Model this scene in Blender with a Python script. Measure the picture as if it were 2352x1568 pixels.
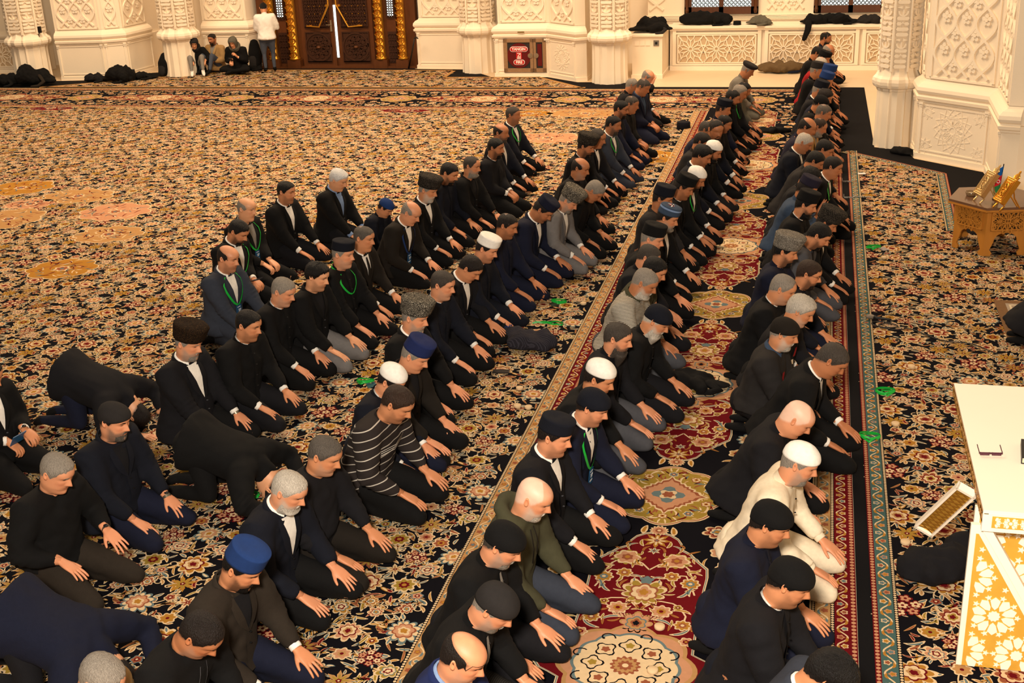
import bpy, bmesh, math, random
import numpy as np
from mathutils import Matrix, Vector

for o in list(bpy.data.objects):
    bpy.data.objects.remove(o, do_unlink=True)
scene = bpy.context.scene
COL = scene.collection
PI = math.pi

# ------------------------------------------------------------------ camera
CAM_H = 4.5
FPX, YAW, PIT, ROL = 2809.3, math.radians(-14.4766), math.radians(21.2867), math.radians(-2.4196)
_fw = np.array([math.sin(YAW)*math.cos(PIT), math.cos(YAW)*math.cos(PIT), -math.sin(PIT)])
_r = np.array([math.cos(YAW), -math.sin(YAW), 0.0])
_u = np.cross(_r, _fw)
_r, _u = math.cos(ROL)*_r+math.sin(ROL)*_u, -math.sin(ROL)*_r+math.cos(ROL)*_u
cam_data = bpy.data.cameras.new('camera')
cam = bpy.data.objects.new('camera', cam_data)
COL.objects.link(cam)
cam_data.sensor_width = 36.0
cam_data.lens = FPX/2352.0*36.0
cam_data.clip_end = 200
M = Matrix(((_r[0], _u[0], -_fw[0], 0), (_r[1], _u[1], -_fw[1], 0), (_r[2], _u[2], -_fw[2], CAM_H), (0, 0, 0, 1)))
cam.matrix_world = M
scene.camera = cam

# ------------------------------------------------------------------ light and exposure
world = bpy.data.worlds.new('world'); scene.world = world
world.use_nodes = True
bg = world.node_tree.nodes['Background']
bg.inputs[0].default_value = (1.0, 0.80, 0.58, 1)
bg.inputs[1].default_value = 0.26
scene.view_settings.view_transform = 'Standard'
scene.view_settings.look = 'None'
scene.view_settings.gamma = 1.0
scene.view_settings.use_curve_mapping = False
scene.view_settings.exposure = 0.0

def area_light(name, loc, target, size, energy, color, sy=None):
    d = bpy.data.lights.new(name, 'AREA'); d.energy = energy; d.color = color
    d.shape = 'RECTANGLE' if sy else 'DISK'
    d.size = size
    if sy: d.size_y = sy
    o = bpy.data.objects.new(name, d); COL.objects.link(o)
    o.location = loc
    v = Vector(target)-Vector(loc)
    o.rotation_euler = v.to_track_quat('-Z', 'Y').to_euler()
    return o
WARM = (1.0, 0.74, 0.49)
NEUT = (1.0, 0.88, 0.74)
area_light('ceiling_chandelier_light', (-6.5, 18, 11), (-6.5, 18, 0), 6.0, 1800, WARM)
area_light('ceiling_chandelier_light', (-1.5, 24, 9.5), (-1.5, 24, 0), 4.0, 760, WARM)
area_light('ceiling_chandelier_light', (-15, 22, 10), (-15, 23, 0), 4.0, 920, WARM)
area_light('camera_flash_light', (-0.35, -0.5, 5.5), (-1.3, 9, 0.4), 0.6, 1250, NEUT)  # unseen on-camera flash as an area light, a little above and left of the camera

# pixel of the photograph -> point of the place
def ray(x, y):
    return (x-1176.0)/FPX*_r-(y-784.0)/FPX*_u+_fw
def G(x, y, z=0.0):
    d = ray(x, y); t = (z-CAM_H)/d[2]
    return np.array([d[0]*t, d[1]*t, z])
def onY(Y, x, y):
    d = ray(x, y); t = Y/d[1]
    return np.array([d[0]*t, Y, CAM_H+d[2]*t])
# ------------------------------------------------------------------ helpers
def srgb(r, g, b):
    f = lambda c: (c/255.0)/12.92 if c/255.0 <= 0.04045 else (((c/255.0)+0.055)/1.055)**2.4
    return (f(r), f(g), f(b), 1.0)
MATS = {}
def mat(name, color, rough=0.6, metal=0.0, bump=0.0, bscale=200.0, vary=0.0, vscale=8.0, spec=0.3, sheen=0.0,
        emit=None, estr=0.0, alpha=None, tint=False, stretch=None, trans=0.0):
    """procedural material: noise-varied colour, noise bump"""
    if name in MATS: return MATS[name]
    m = bpy.data.materials.new(name); m.use_nodes = True
    nt = m.node_tree; N = nt.nodes; L = nt.links
    b = N['Principled BSDF']
    b.inputs['Roughness'].default_value = rough
    b.inputs['Metallic'].default_value = metal
    b.inputs['Specular IOR Level'].default_value = spec
    if sheen: 
        b.inputs['Sheen Weight'].default_value = sheen
        b.inputs['Sheen Roughness'].default_value = 0.5
    if trans:
        b.inputs['Transmission Weight'].default_value = trans
    col = tuple(color[:3])+(1.0,)
    b.inputs['Base Color'].default_value = col
    src = None
    tc = N.new('ShaderNodeTexCoord')
    vec = tc.outputs['Object']
    if stretch:
        mp = N.new('ShaderNodeMapping'); mp.inputs['Scale'].default_value = stretch
        L.new(vec, mp.inputs['Vector']); vec = mp.outputs['Vector']
    if vary:
        nz = N.new('ShaderNodeTexNoise'); nz.inputs['Scale'].default_value = vscale; nz.inputs['Detail'].default_value = 4
        L.new(vec, nz.inputs['Vector'])
        mx = N.new('ShaderNodeMix'); mx.data_type = 'RGBA'
        mx.inputs['A'].default_value = tuple(c*(1-vary) for c in col[:3])+(1,)
        mx.inputs['B'].default_value = tuple(min(1, c*(1+vary)) for c in col[:3])+(1,)
        L.new(nz.outputs['Fac'], mx.inputs['Factor'])
        src = mx.outputs['Result']
    if tint:
        at = N.new('ShaderNodeAttribute'); at.attribute_name = 'Tint'
        mm = N.new('ShaderNodeMix'); mm.data_type = 'RGBA'; mm.blend_type = 'MULTIPLY'; mm.inputs['Factor'].default_value = 1
        if src: L.new(src, mm.inputs['A'])
        else: mm.inputs['A'].default_value = col
        L.new(at.outputs['Color'], mm.inputs['B'])
        src = mm.outputs['Result']
    if src: L.new(src, b.inputs['Base Color'])
    if bump:
        n2 = N.new('ShaderNodeTexNoise'); n2.inputs['Scale'].default_value = bscale; n2.inputs['Detail'].default_value = 3
        L.new(vec, n2.inputs['Vector'])
        bp = N.new('ShaderNodeBump'); bp.inputs['Strength'].default_value = bump; bp.inputs['Distance'].default_value = 0.01
        L.new(n2.outputs['Fac'], bp.inputs['Height']); L.new(bp.outputs['Normal'], b.inputs['Normal'])
    if emit:
        b.inputs['Emission Color'].default_value = tuple(emit[:3])+(1,)
        b.inputs['Emission Strength'].default_value = estr
    if alpha is not None:
        b.inputs['Alpha'].default_value = alpha
    MATS[name] = m
    return m

class MB:
    """collects vertices and faces of several shapes into one mesh"""
    def __init__(s):
        s.v = []; s.c = []; s.n = 0          # c: (faces as an array of equal-length rows, material)
    def add(s, v, f, mi=0):
        v = np.asarray(v, float).reshape(-1, 3)
        s.v.append(v)
        if len(f):
            if isinstance(f, np.ndarray): s.c.append((f+s.n, mi))
            else:
                by = {}
                for q in f: by.setdefault(len(q), []).append(q)
                for q in by.values(): s.c.append((np.array(q, dtype=np.int64)+s.n, mi))
        s.n += len(v)
    def box(s, c, size, mi=0, R=None):
        x, y, z = [a/2.0 for a in size]
        v = np.array([(-x,-y,-z),(x,-y,-z),(x,y,-z),(-x,y,-z),(-x,-y,z),(x,-y,z),(x,y,z),(-x,y,z)])
        if R is not None: v = v@np.array(R).T
        s.add(v+np.array(c), [(0,3,2,1),(4,5,6,7),(0,1,5,4),(1,2,6,5),(2,3,7,6),(3,0,4,7)], mi)
    def prism(s, pts, z0, z1, mi=0):
        n = len(pts); p = np.array(pts, float)
        a = np.sum(p[:,0]*np.roll(p[:,1],-1)-np.roll(p[:,0],-1)*p[:,1])
        if a < 0: p = p[::-1]
        v = np.vstack([np.c_[p, np.full(n, z0)], np.c_[p, np.full(n, z1)]])
        f = [tuple(range(n-1,-1,-1)), tuple(range(n, 2*n))]
        f += [(i, (i+1)%n, n+(i+1)%n, n+i) for i in range(n)]
        s.add(v, f, mi)
    def lathe(s, prof, n=24, c=(0,0,0), mi=0, sx=1.0, sy=1.0, cap=True):
        k = len(prof); v = []
        for r, z in prof:
            for i in range(n):
                a = 2*PI*i/n; v.append((c[0]+r*sx*math.cos(a), c[1]+r*sy*math.sin(a), c[2]+z))
        f = [(j*n+i, j*n+(i+1)%n, (j+1)*n+(i+1)%n, (j+1)*n+i) for j in range(k-1) for i in range(n)]
        if cap: f += [tuple(range(n-1,-1,-1)), tuple(range((k-1)*n, k*n))]
        s.add(v, f, mi)
    def tube(s, pts, rad, n=8, mi=0, cap=True):
        v, f = tube(pts, rad, n, cap=cap); s.add(v, f, mi)
    def verts(s):
        return np.vstack(s.v) if s.v else np.zeros((0,3))
    def raw(s, name):
        me = bpy.data.meshes.new(name)
        v = s.verts(); me.vertices.add(len(v)); me.vertices.foreach_set('co', v.astype(np.float32).ravel())
        if s.c:
            li = np.concatenate([q.ravel() for q, _ in s.c]).astype(np.int32)
            lt = np.concatenate([np.full(len(q), q.shape[1]) for q, _ in s.c]).astype(np.int32)
            me.loops.add(len(li)); me.loops.foreach_set('vertex_index', li)
            me.polygons.add(len(lt)); me.polygons.foreach_set('loop_start', np.r_[0, np.cumsum(lt)[:-1]].astype(np.int32))
        return me
    def mesh(s, name, mats, smooth=False):
        me = s.raw(name)
        for m in (mats if isinstance(mats, (list, tuple)) else [mats]): me.materials.append(m)
        if s.c:
            mi = np.concatenate([np.full(len(q), m) for q, m in s.c]).astype(np.int32)
            if mi.any(): me.polygons.foreach_set('material_index', mi)
            me.polygons.foreach_set('use_smooth', np.full(len(mi), bool(smooth)))
        me.update(calc_edges=True); return me
    def build(s, name, mats, parent=None, smooth=False, loc=None):
        return link(name, s.mesh(name, mats, smooth), parent, loc)

def link(name, me, parent=None, loc=None):
    o = bpy.data.objects.new(name, me); COL.objects.link(o)
    if parent is not None: o.parent = parent
    if loc is not None: o.location = loc
    return o
def empty(name, loc=(0,0,0), rz=0.0):
    o = bpy.data.objects.new(name, None); COL.objects.link(o)
    o.location = loc; o.rotation_euler = (0,0,rz); o.empty_display_size = 0.1
    return o
def tag(o, label=None, cat=None, group=None, kind=None):
    if label: o['label'] = label
    if cat: o['category'] = cat
    if group: o['group'] = group
    if kind: o['kind'] = kind
    return o
def frames(pts):
    pts = np.asarray(pts, float); k = len(pts)
    t = np.gradient(pts, axis=0); t /= np.maximum(np.linalg.norm(t, axis=1, keepdims=True), 1e-9)
    a = np.array([0,0,1.0]) if abs(t[0][2]) < 0.8 else np.array([1.0,0,0])
    us = []; u = a-np.dot(a,t[0])*t[0]; u /= np.linalg.norm(u); us.append(u)
    for i in range(1, k):
        u = us[-1]-np.dot(us[-1], t[i])*t[i]; u /= np.linalg.norm(u); us.append(u)
    us = np.array(us); return t, us, np.cross(t, us)
def tube(pts, rad, n=10, cap=True, rnd=False, flat=1.0):
    """loft of circles along a path; rnd adds rounded ends; flat scales the up axis"""
    pts = np.asarray(pts, float); k = len(pts)
    rad = np.full(k, rad) if np.isscalar(rad) else np.asarray(rad, float)
    if rnd:
        d0 = pts[0]-pts[1]; d0 /= np.linalg.norm(d0); d1 = pts[-1]-pts[-2]; d1 /= np.linalg.norm(d1)
        pts = np.vstack([pts[0]+d0*rad[0]*.95, pts[0]+d0*rad[0]*.7, pts, pts[-1]+d1*rad[-1]*.7, pts[-1]+d1*rad[-1]*.95])
        rad = np.r_[rad[0]*.25, rad[0]*.72, rad, rad[-1]*.72, rad[-1]*.25]; k += 4
    t, u, w = frames(pts)
    a = np.arange(n)*2*PI/n
    v = pts[:,None,:]+rad[:,None,None]*(np.cos(a)[None,:,None]*u[:,None,:]*flat+np.sin(a)[None,:,None]*w[:,None,:])
    f = [(j*n+i, j*n+(i+1)%n, (j+1)*n+(i+1)%n, (j+1)*n+i) for j in range(k-1) for i in range(n)]
    if cap: f += [tuple(range(n-1,-1,-1)), tuple(range((k-1)*n, k*n))]
    return v.reshape(-1,3), f
def loft(rings, cap=True):
    k = len(rings); n = len(rings[0])
    f = [(j*n+i, j*n+(i+1)%n, (j+1)*n+(i+1)%n, (j+1)*n+i) for j in range(k-1) for i in range(n)]
    if cap: f += [tuple(range(n-1,-1,-1)), tuple(range((k-1)*n, k*n))]
    return np.vstack(rings), f
def strip(a, b):
    """quad strip between two point rows"""
    n = len(a); return np.vstack([a, b]), [(i, i+1, n+i+1, n+i) for i in range(n-1)]
def ipol(x, tab):
    tab = np.array(tab, float); return np.interp(x, tab[:,0], tab[:,1])
# ------------------------------------------------------------------ carpets
CP = [mat('carpet_black', srgb(14,13,18), .95, bump=.3, bscale=900, spec=.05),
      mat('carpet_cream', srgb(208,180,140), .95, bump=.3, bscale=900, vary=.12, vscale=30, spec=.05),
      mat('carpet_tan', srgb(170,128,80), .95, bump=.3, bscale=900, vary=.12, vscale=30, spec=.05),
      mat('carpet_rust', srgb(140,78,52), .95, bump=.3, bscale=900, vary=.15, vscale=30, spec=.05),
      mat('carpet_gold', srgb(164,114,44), .95, bump=.3, bscale=900, vary=.12, vscale=30, spec=.05),
      mat('carpet_blue', srgb(96,112,112), .95, bump=.3, bscale=900, vary=.12, vscale=30, spec=.05),
      mat('carpet_red', srgb(98,14,20), .95, bump=.3, bscale=900, vary=.12, vscale=30, spec=.05),
      mat('carpet_olive', srgb(150,122,50), .95, bump=.3, bscale=900, vary=.12, vscale=30, spec=.05),
      mat('carpet_peach', srgb(184,132,98), .95, bump=.3, bscale=900, vary=.12, vscale=30, spec=.05),
      mat('carpet_green', srgb(66,92,88), .95, bump=.3, bscale=900, vary=.12, vscale=30, spec=.05)]
BLK, CRM, TAN, RST, GLD, BLU, RED, OLV, PCH, GRN = range(10)
rng = np.random.RandomState(7)

class Flat:
    """flat woven motifs: every element is a list of (triangle fan or quad strip, height in mm, colour)"""
    def __init__(s): s.el = []
    def new(s, c): s.el.append((np.array(c, float), []))
    def fan(s, pts, z, mi, c=None):
        c = s.el[-1][0] if c is None else np.array(c, float)
        n = len(pts); v = np.vstack([c, pts]); f = [(0, 1+i, 1+(i+1)%n) for i in range(n)]
        s.el[-1][1].append((v, f, z, mi))
    def rib(s, a, b, z, mi):
        v, f = strip(a, b); s.el[-1][1].append((v, f, z, mi))
    def mesh_data(s, mb, off=(0,0), rot=0.0, test=None, z0=0.0, sc=1.0):
        ca, sa = math.cos(rot)*sc, math.sin(rot)*sc
        R = np.array([[ca,-sa],[sa,ca]])
        for c, parts in s.el:
            if test is not None and not test(R@c+np.array(off)): continue
            for v, f, z, mi in parts:
                w = v@R.T+np.array(off)
                mb.add(np.c_[w, np.full(len(w), z0+z*0.001)], f, mi)
def polar(c, r, th, rot=0.0, sx=1.0, sy=1.0):
    ca, sa = math.cos(rot), math.sin(rot)
    x = r*np.cos(th)*sx; y = r*np.sin(th)*sy
    return np.c_[c[0]+x*ca-y*sa, c[1]+x*sa+y*ca]
def petals(fl, c, R, n, rot, mi, z, depth=.35, pw=1.0, pts=None, sx=1, sy=1):
    k = pts or n*5
    th = np.arange(k)*2*PI/k
    r = R*(1-depth+depth*np.abs(np.cos(n*th/2))**pw)
    fl.fan(polar(c, r, th, rot, sx, sy), z, mi, c)
def disc(fl, c, R, mi, z, k=10, sx=1, sy=1, rot=0.):
    th = np.arange(k)*2*PI/k; fl.fan(polar(c, np.full(k, R), th, rot, sx, sy), z, mi, c)
def rosette(fl, c, R, n, rot, cols, new=True):
    if new: fl.new(c)
    petals(fl, c, R, n, rot, cols[0], 1.0, .35, .7)
    petals(fl, c, R*.82, n, rot, cols[1], 1.3, .38, .8)
    petals(fl, c, R*.45, n, rot+PI/n, cols[2], 1.6, .3)
    disc(fl, c, R*.2, cols[3], 1.9, 8)
def starleaf(fl, c, R, rot, cols, n=8):
    fl.new(c)
    k = n*6; th = np.arange(k)*2*PI/k
    base = .42+.58*np.abs(np.cos(n*th/2))**1.5
    ser = 1+.10*np.where(np.arange(k)%2 == 0, 1, -1)
    fl.fan(polar(c, R*base*ser, th, rot), 1.0, cols[0], c)
    fl.fan(polar(c, R*.68*(.3+.7*np.abs(np.cos(n*th/2))**2.2), th, rot), 1.3, cols[1], c)
    petals(fl, c, R*.22, 5, rot, cols[2], 1.6)
    disc(fl, c, R*.08, cols[3], 1.9, 6)
def palmette(fl, c, R, rot, cols, new=True, lobes=9):
    if new: fl.new(c)
    k = lobes*5; th = np.arange(k)*2*PI/k-PI
    def lay(s, mi, z, d, n, stretch=1.0, sh=0.0):
        f = .62+.38*np.cos(th/2)**2*1.0
        r = R*s*f*(1-d+d*np.abs(np.cos(n*th/2))**.8)
        p = polar((0,0), r, th, 0, stretch, 1.0)+np.array([sh*R, 0])
        ca, sa = math.cos(rot), math.sin(rot)
        fl.fan(np.c_[c[0]+p[:,0]*ca-p[:,1]*sa, c[1]+p[:,0]*sa+p[:,1]*ca], z, mi, (c[0]+sh*R*ca, c[1]+sh*R*sa))
    lay(1.0, cols[0], 1.0, .30, lobes, 1.15)
    lay(.86, cols[1], 1.2, .34, lobes, 1.15)
    lay(.66, cols[2], 1.4, .25, 7, 1.1)
    lay(.56, cols[3], 1.6, .25, 7, 1.1)
    lay(.34, cols[4], 1.8, .3, 5, 1.3, .06)
    lay(.20, cols[5], 2.0, .3, 5, 1.3, .08)
def cluster(fl, c, R, rot, cols):
    fl.new(c)
    for i in range(7):
        a = rot+i*PI/3; r = 0 if i == 6 else R*.62
        p = (c[0]+r*math.cos(a), c[1]+r*math.sin(a))
        petals(fl, p, R*.36, 5, a, cols[0], 1.0+.05*i, .35, .8, 20)
        petals(fl, p, R*.27, 5, a, cols[1+i%2], 1.5+.05*i, .4, .8, 20)
        disc(fl, p, R*.09, cols[3], 1.95, 5)
def curve_leaf(fl, p, ang, L, W, bend, cols, new=True, z=.5):
    if new: fl.new(p)
    t = np.linspace(0, 1, 7)
    a = ang+bend*(t-.0); d = np.c_[np.cos(a), np.sin(a)]
    c = np.array(p)+np.cumsum(np.vstack([[0,0], d[:-1]*L/6]), axis=0)
    nrm = np.c_[-d[:,1], d[:,0]]
    w = W*np.sin(PI*np.clip(t*.94+.03, 0, 1))**.7*(1-.35*t)
    fl.rib(c+nrm*w[:,None], c-nrm*w[:,None], z, cols[0])
    if len(cols) > 1:
        fl.rib(c[1:-1]+nrm[1:-1]*w[1:-1,None]*.55, c[1:-1]-nrm[1:-1]*w[1:-1,None]*.45, z+.15, cols[1])
def vine(fl, pts, W, mi, z=.25, new=True):
    pts = np.asarray(pts, float)
    if new: fl.new(pts[len(pts)//2])
    d = np.gradient(pts, axis=0); d /= np.maximum(np.linalg.norm(d, axis=1, keepdims=True), 1e-9)
    nrm = np.c_[-d[:,1], d[:,0]]
    fl.rib(pts+nrm*W, pts-nrm*W, z, mi)
def spiral(fl, p, ang, R, mi, W=.006, turn=1, n=14, new=True):
    t = np.linspace(0, 1, n); a = ang+turn*t*4.2
    r = R*(1-.75*t); d = np.c_[np.cos(a), np.sin(a)]*(r[:,None])*.32
    pts = np.array(p)+np.cumsum(d, axis=0)
    vine(fl, pts, W, mi, .3, new); disc(fl, pts[-1], W*2.0, mi, .35, 6)

def field_tile(T, seed):
    r = np.random.RandomState(seed); fl = Flat(); placed = []
    def tor(a, b):
        d = np.abs(np.array(a)-np.array(b)); d = np.minimum(d, T-d); return np.hypot(*d)
    spec = [(.185,9),(.15,9),(.115,22),(.085,34),(.058,60)]
    for R, n in spec:
        k = 0; tries = 0
        while k < n and tries < 3000:
            tries += 1; p = r.rand(2)*T
            if all(tor(p, q) > (R+Q)*1.0+.012 for q, Q in placed): placed.append((p, R)); k += 1
    warm = [TAN, PCH, GLD, RST, OLV]
    for p, R in placed:
        rot = r.rand()*2*PI; w = r.choice(warm); w2 = r.choice(warm)
        u = r.rand()
        if R > .14:
            if u < .65: palmette(fl, p, R, rot, [CRM, w, RED, CRM, w2, RED], lobes=9)
            elif u < .85: palmette(fl, p, R, rot, [BLU, CRM, w, PCH, CRM, GLD], lobes=11)
            else: cluster(fl, p, R*.95, rot, [RED, CRM, PCH, RED])
        elif R > .10:
            if u < .35: starleaf(fl, p, R*1.08, rot, [w if w != OLV else TAN, OLV, RED, CRM])
            elif u < .65: palmette(fl, p, R, rot, [CRM, w, BLU, CRM, RED, CRM], lobes=7)
            elif u < .82: cluster(fl, p, R, rot, [RED, CRM, PCH, RED])
            else: rosette(fl, p, R, 8, rot, [CRM, w, RED, GLD])
        elif R > .07:
            if u < .5: rosette(fl, p, R, r.choice([5,6,7]), rot, [CRM, w, w2, RED])
            elif u < .75: starleaf(fl, p, R*1.05, rot, [CRM, w, RED, CRM], 6)
            else: palmette(fl, p, R, rot, [CRM, w, RED, CRM, BLU, GLD], lobes=7)
        else:
            if u < .7: rosette(fl, p, R, 5, rot, [CRM if u < .4 else BLU, w, RED, CRM])
            else: curve_leaf(fl, p, rot, R*2.4, R*.55, .8, [CRM, BLU if u < .85 else RST])
    for p, R in list(placed):
        if R > .1:
            a0 = r.rand()*6.28; c0 = [BLU, GLD][r.randint(2)]
            for i in range(5):
                a = a0+i*1.2566; fl.new(p); curve_leaf(fl, (p[0]+R*.72*math.cos(a), p[1]+R*.72*math.sin(a)), a, R*.55, R*.13, .5*(-1)**i, [c0 if i % 2 else CRM, CRM if i % 2 else BLU], new=False, z=.8)
    n = len(placed)
    for i in range(n):
        p, R = placed[i]
        ds = sorted([(tor(p, placed[j][0]), j) for j in range(n) if j != i])[:3]
        for kk, (d, j) in enumerate(ds):
            if j < i and kk > 0: continue
            q = np.array(placed[j][0]); dl = q-np.array(p); dl -= T*np.round(dl/T); q = p+dl
            perp = np.array([-dl[1], dl[0]])*r.choice([-1,1])*(.2+.35*r.rand())
            t = np.linspace(0, 1, 9)[:,None]; m = (p+q)/2+perp
            b = (1-t)**2*p+2*t*(1-t)*m+t**2*q
            vine(fl, b, .0055, CRM)
            for tt in (.35, .6):
                pp = b[int(tt*8)]; dv = b[int(tt*8)+1]-pp
                curve_leaf(fl, pp, math.atan2(dv[1], dv[0])+r.choice([-1,1])*.9, .05+.07*r.rand(), .012+.010*r.rand(), r.uniform(-1.3,1.3),
                           [CRM, r.choice([GLD, BLU, RST, TAN])])
            if r.rand() < .4: spiral(fl, b[4], r.rand()*6.28, .05, CRM, .005, r.choice([-1,1]))
    # feathery leaves filling the left-over ground
    for k in range(1200):
        p = r.rand(2)*T
        if all(tor(p, q) > Q*.97+.012 for q, Q in placed):
            placed.append((p, .022))
            u = r.rand()
            curve_leaf(fl, p, r.rand()*6.28, .07+.12*r.rand(), .014+.013*r.rand(), r.uniform(-1.6,1.6),
                       [[CRM, GLD],[TAN, RST],[CRM, BLU],[PCH, RED],[CRM, OLV],[CRM, TAN]][int(u*6)])
    return fl
FIELD = field_tile(2.4, 11)
FSC = .78                      # woven scale of the field pattern
TILE = 2.4*FSC

def gn_repeat(obj, nx, ny, sx, sy, ox, oy):
    """repeat the object's own woven tile on a grid"""
    ng = bpy.data.node_groups.new('woven_repeat', 'GeometryNodeTree')
    ng.interface.new_socket('Geometry', in_out='INPUT', socket_type='NodeSocketGeometry')
    ng.interface.new_socket('Geometry', in_out='OUTPUT', socket_type='NodeSocketGeometry')
    N = ng.nodes; L = ng.links
    gi = N.new('NodeGroupInput'); go = N.new('NodeGroupOutput')
    if nx > 1 and ny > 1:
        gr = N.new('GeometryNodeMeshGrid')
        gr.inputs['Size X'].default_value = sx*(nx-1); gr.inputs['Size Y'].default_value = sy*(ny-1)
        gr.inputs['Vertices X'].default_value = nx; gr.inputs['Vertices Y'].default_value = ny
        tx, ty = ox+sx*(nx-1)/2, oy+sy*(ny-1)/2
    else:
        gr = N.new('GeometryNodeMeshLine'); gr.inputs['Count'].default_value = max(nx, ny)
        gr.inputs['Offset'].default_value = (sx if nx > 1 else 0, sy if ny > 1 else 0, 0)
        tx, ty = ox, oy
    tr = N.new('GeometryNodeTransform'); tr.inputs['Translation'].default_value = (tx, ty, 0)
    ip = N.new('GeometryNodeInstanceOnPoints')
    L.new(gr.outputs['Mesh'], tr.inputs['Geometry']); L.new(tr.outputs['Geometry'], ip.inputs['Points'])
    L.new(gi.outputs[0], ip.inputs['Instance']); L.new(ip.outputs['Instances'], go.inputs[0])
    md = obj.modifiers.new('repeat', 'NODES'); md.node_group = ng

# layout in metres (camera stands above the origin, rows run along Y)
SX0, SX1 = -2.28, 0.40        # strip with guards
GW = 0.29                     # guard width
FY0, FY1 = 23.30, 25.66       # far border with guards
AX = -0.95                    # axis of the strip
PER = 4.31
ZC = 0.012                    # carpet pile height

floor = MB(); floor.box((-8, 15, -.05), (44, 34, .1)); floor = floor.build('floor', mat('floor_stone', srgb(214,190,156), .45, bump=.05, bscale=60, vary=.05, vscale=3, spec=.3))
tag(floor, kind='structure')

carpet = MB(); carpet.prism([(-24,2.5),(SX1,2.5),(SX1,FY1),(-24,FY1)], 0.002, ZC); carpet = carpet.build('carpet', CP[0])
tag(carpet, 'large black floral carpet with a border of red and olive medallions, under the rows', 'carpet')

def part_flat(fl, name, parent, z0, off=(0,0), rot=0, test=None, stuff=True, sc=1.0):
    mb = MB(); fl.mesh_data(mb, off, rot, test, z0, sc)
    o = mb.build(name, CP, parent)
    if stuff: o['kind'] = 'stuff'
    return o
ft = part_flat(FIELD, 'floral_field', carpet, ZC, sc=FSC)
nx, ny = 12, 11
gn_repeat(ft, nx, ny, TILE, TILE, SX0-nx*TILE, FY0-ny*TILE)

# --- large medallion panels woven in the field
def blob(fl, c, hl, hw, rot, col, line, seed, lob=8):
    r = np.random.RandomState(seed); fl.new(c)
    for s, mi, z in ((1.0, line, 2.1), (.965, col, 2.3)):
        k = lob*6; th = np.arange(k)*2*PI/k
        rr = s*(.86+.14*np.abs(np.cos(lob*th/2)))
        fl.fan(polar(c, rr, th, rot, hl, hw), z, mi, c)
    ca, sa = math.cos(rot), math.sin(rot)
    for k in range(60):
        a = r.rand()*6.28; q = math.sqrt(r.rand())*.74
        x, y = q*math.cos(a)*hl, q*math.sin(a)*hw; p = (c[0]+x*ca-y*sa, c[1]+x*sa+y*ca)
        curve_leaf(fl, p, r.rand()*6.28, .08+.10*r.rand(), .012, r.uniform(-2,2), [r.choice([BLU, CRM, RST, RED])], new=False, z=2.5)
    petals(fl, c, .11, 7, rot, CRM, 2.7); petals(fl, c, .08, 7, rot, RST, 2.9); disc(fl, c, .03, BLU, 3.1)
med = Flat()
for (x, y), hl, hw, rot, col in [((143,619),.46,.42,.3,GLD), ((250,540),.5,.42,.2,TAN), ((48,433),.55,.5,.2,GLD), ((180,452),.6,.45,0,TAN), ((265,488),.55,.5,.1,PCH),
                                 ((20,505),.5,.6,0,TAN), ((1258,318),.62,.45,.1,PCH), ((1215,262),.5,.3,0,GLD), ((1345,262),.8,.4,0,TAN), ((1500,362),.40,.5,.0,GLD), ((1470,310),.5,.6,.4,PCH),
                                 ((118,250),.55,.26,0,RED), ((930,255),.55,.22,0,RED), ((70,470),.4,.3,.3,PCH)]:
    blob(med, G(x, y)[:2], hl, hw, rot, col, CRM if col != CRM else RST, int(x), 8)
part_flat(med, 'field_medallions', carpet, ZC)

# --- guards: beaded lines, an orange band and a red band with a waving vine
def guard_tile(L, order):
    """u runs along the band 0..L, v across 0..GW"""
    fl = Flat(); v0 = 0.0
    for kind, w in order:
        a = np.array([[0, v0],[L, v0]]); b = np.array([[0, v0+w],[L, v0+w]])
        if kind == 'bead':
            fl.new((L/2, v0)); fl.rib(a, b, 2.2, RED if w > .03 else BLK)
            n = int(round(L/(w*.95)))
            for i in range(n):
                fl.new(((i+.5)*L/n, v0+w/2)); disc(fl, fl.el[-1][0], w*.40, PCH if w > .03 else CRM, 2.5, 6)
        elif kind in ('orange', 'red', 'teal', 'grey'):
            g = {'orange': TAN, 'red': RED, 'teal': GRN, 'grey': BLU}[kind]
            fl.new((L/2, v0)); fl.rib(a, b, 2.2, g)
            n = int(round(L/(w*2.1))); t = np.linspace(0, L, n*12+1)
            c = v0+w/2+w*.33*np.sin(t*2*PI*n/L)
            vine(fl, np.c_[t, c], w*.055, CRM, 2.5)
            for i in range(2*n):
                s = 1 if i % 2 == 0 else -1; u = (i+.5)*L/(2*n)
                q = (u, v0+w/2-s*w*.13)
                petals(fl, q, w*.27, 5, s*PI/2, [CRM, PCH][i%2] if kind != 'orange' else [RST, CRM][i%2], 2.6, .4)
                petals(fl, q, w*.18, 5, s*PI/2, [GLD, RST, BLU][i%3], 2.8, .4)
                curve_leaf(fl, (u-w*.5, v0+w/2+s*w*.12), s*.8, w*.62, w*.11, -s*1.6, [GLD if kind != 'orange' else BLU], new=False, z=2.6)
        else:
            fl.new((L/2, v0)); fl.rib(a, b, 2.2, CRM)
        v0 += w
    return fl
ORD = [('bead',.026),('orange',.085),('bead',.026),('red',.100),('bead',.034),('line',.011)]
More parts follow.
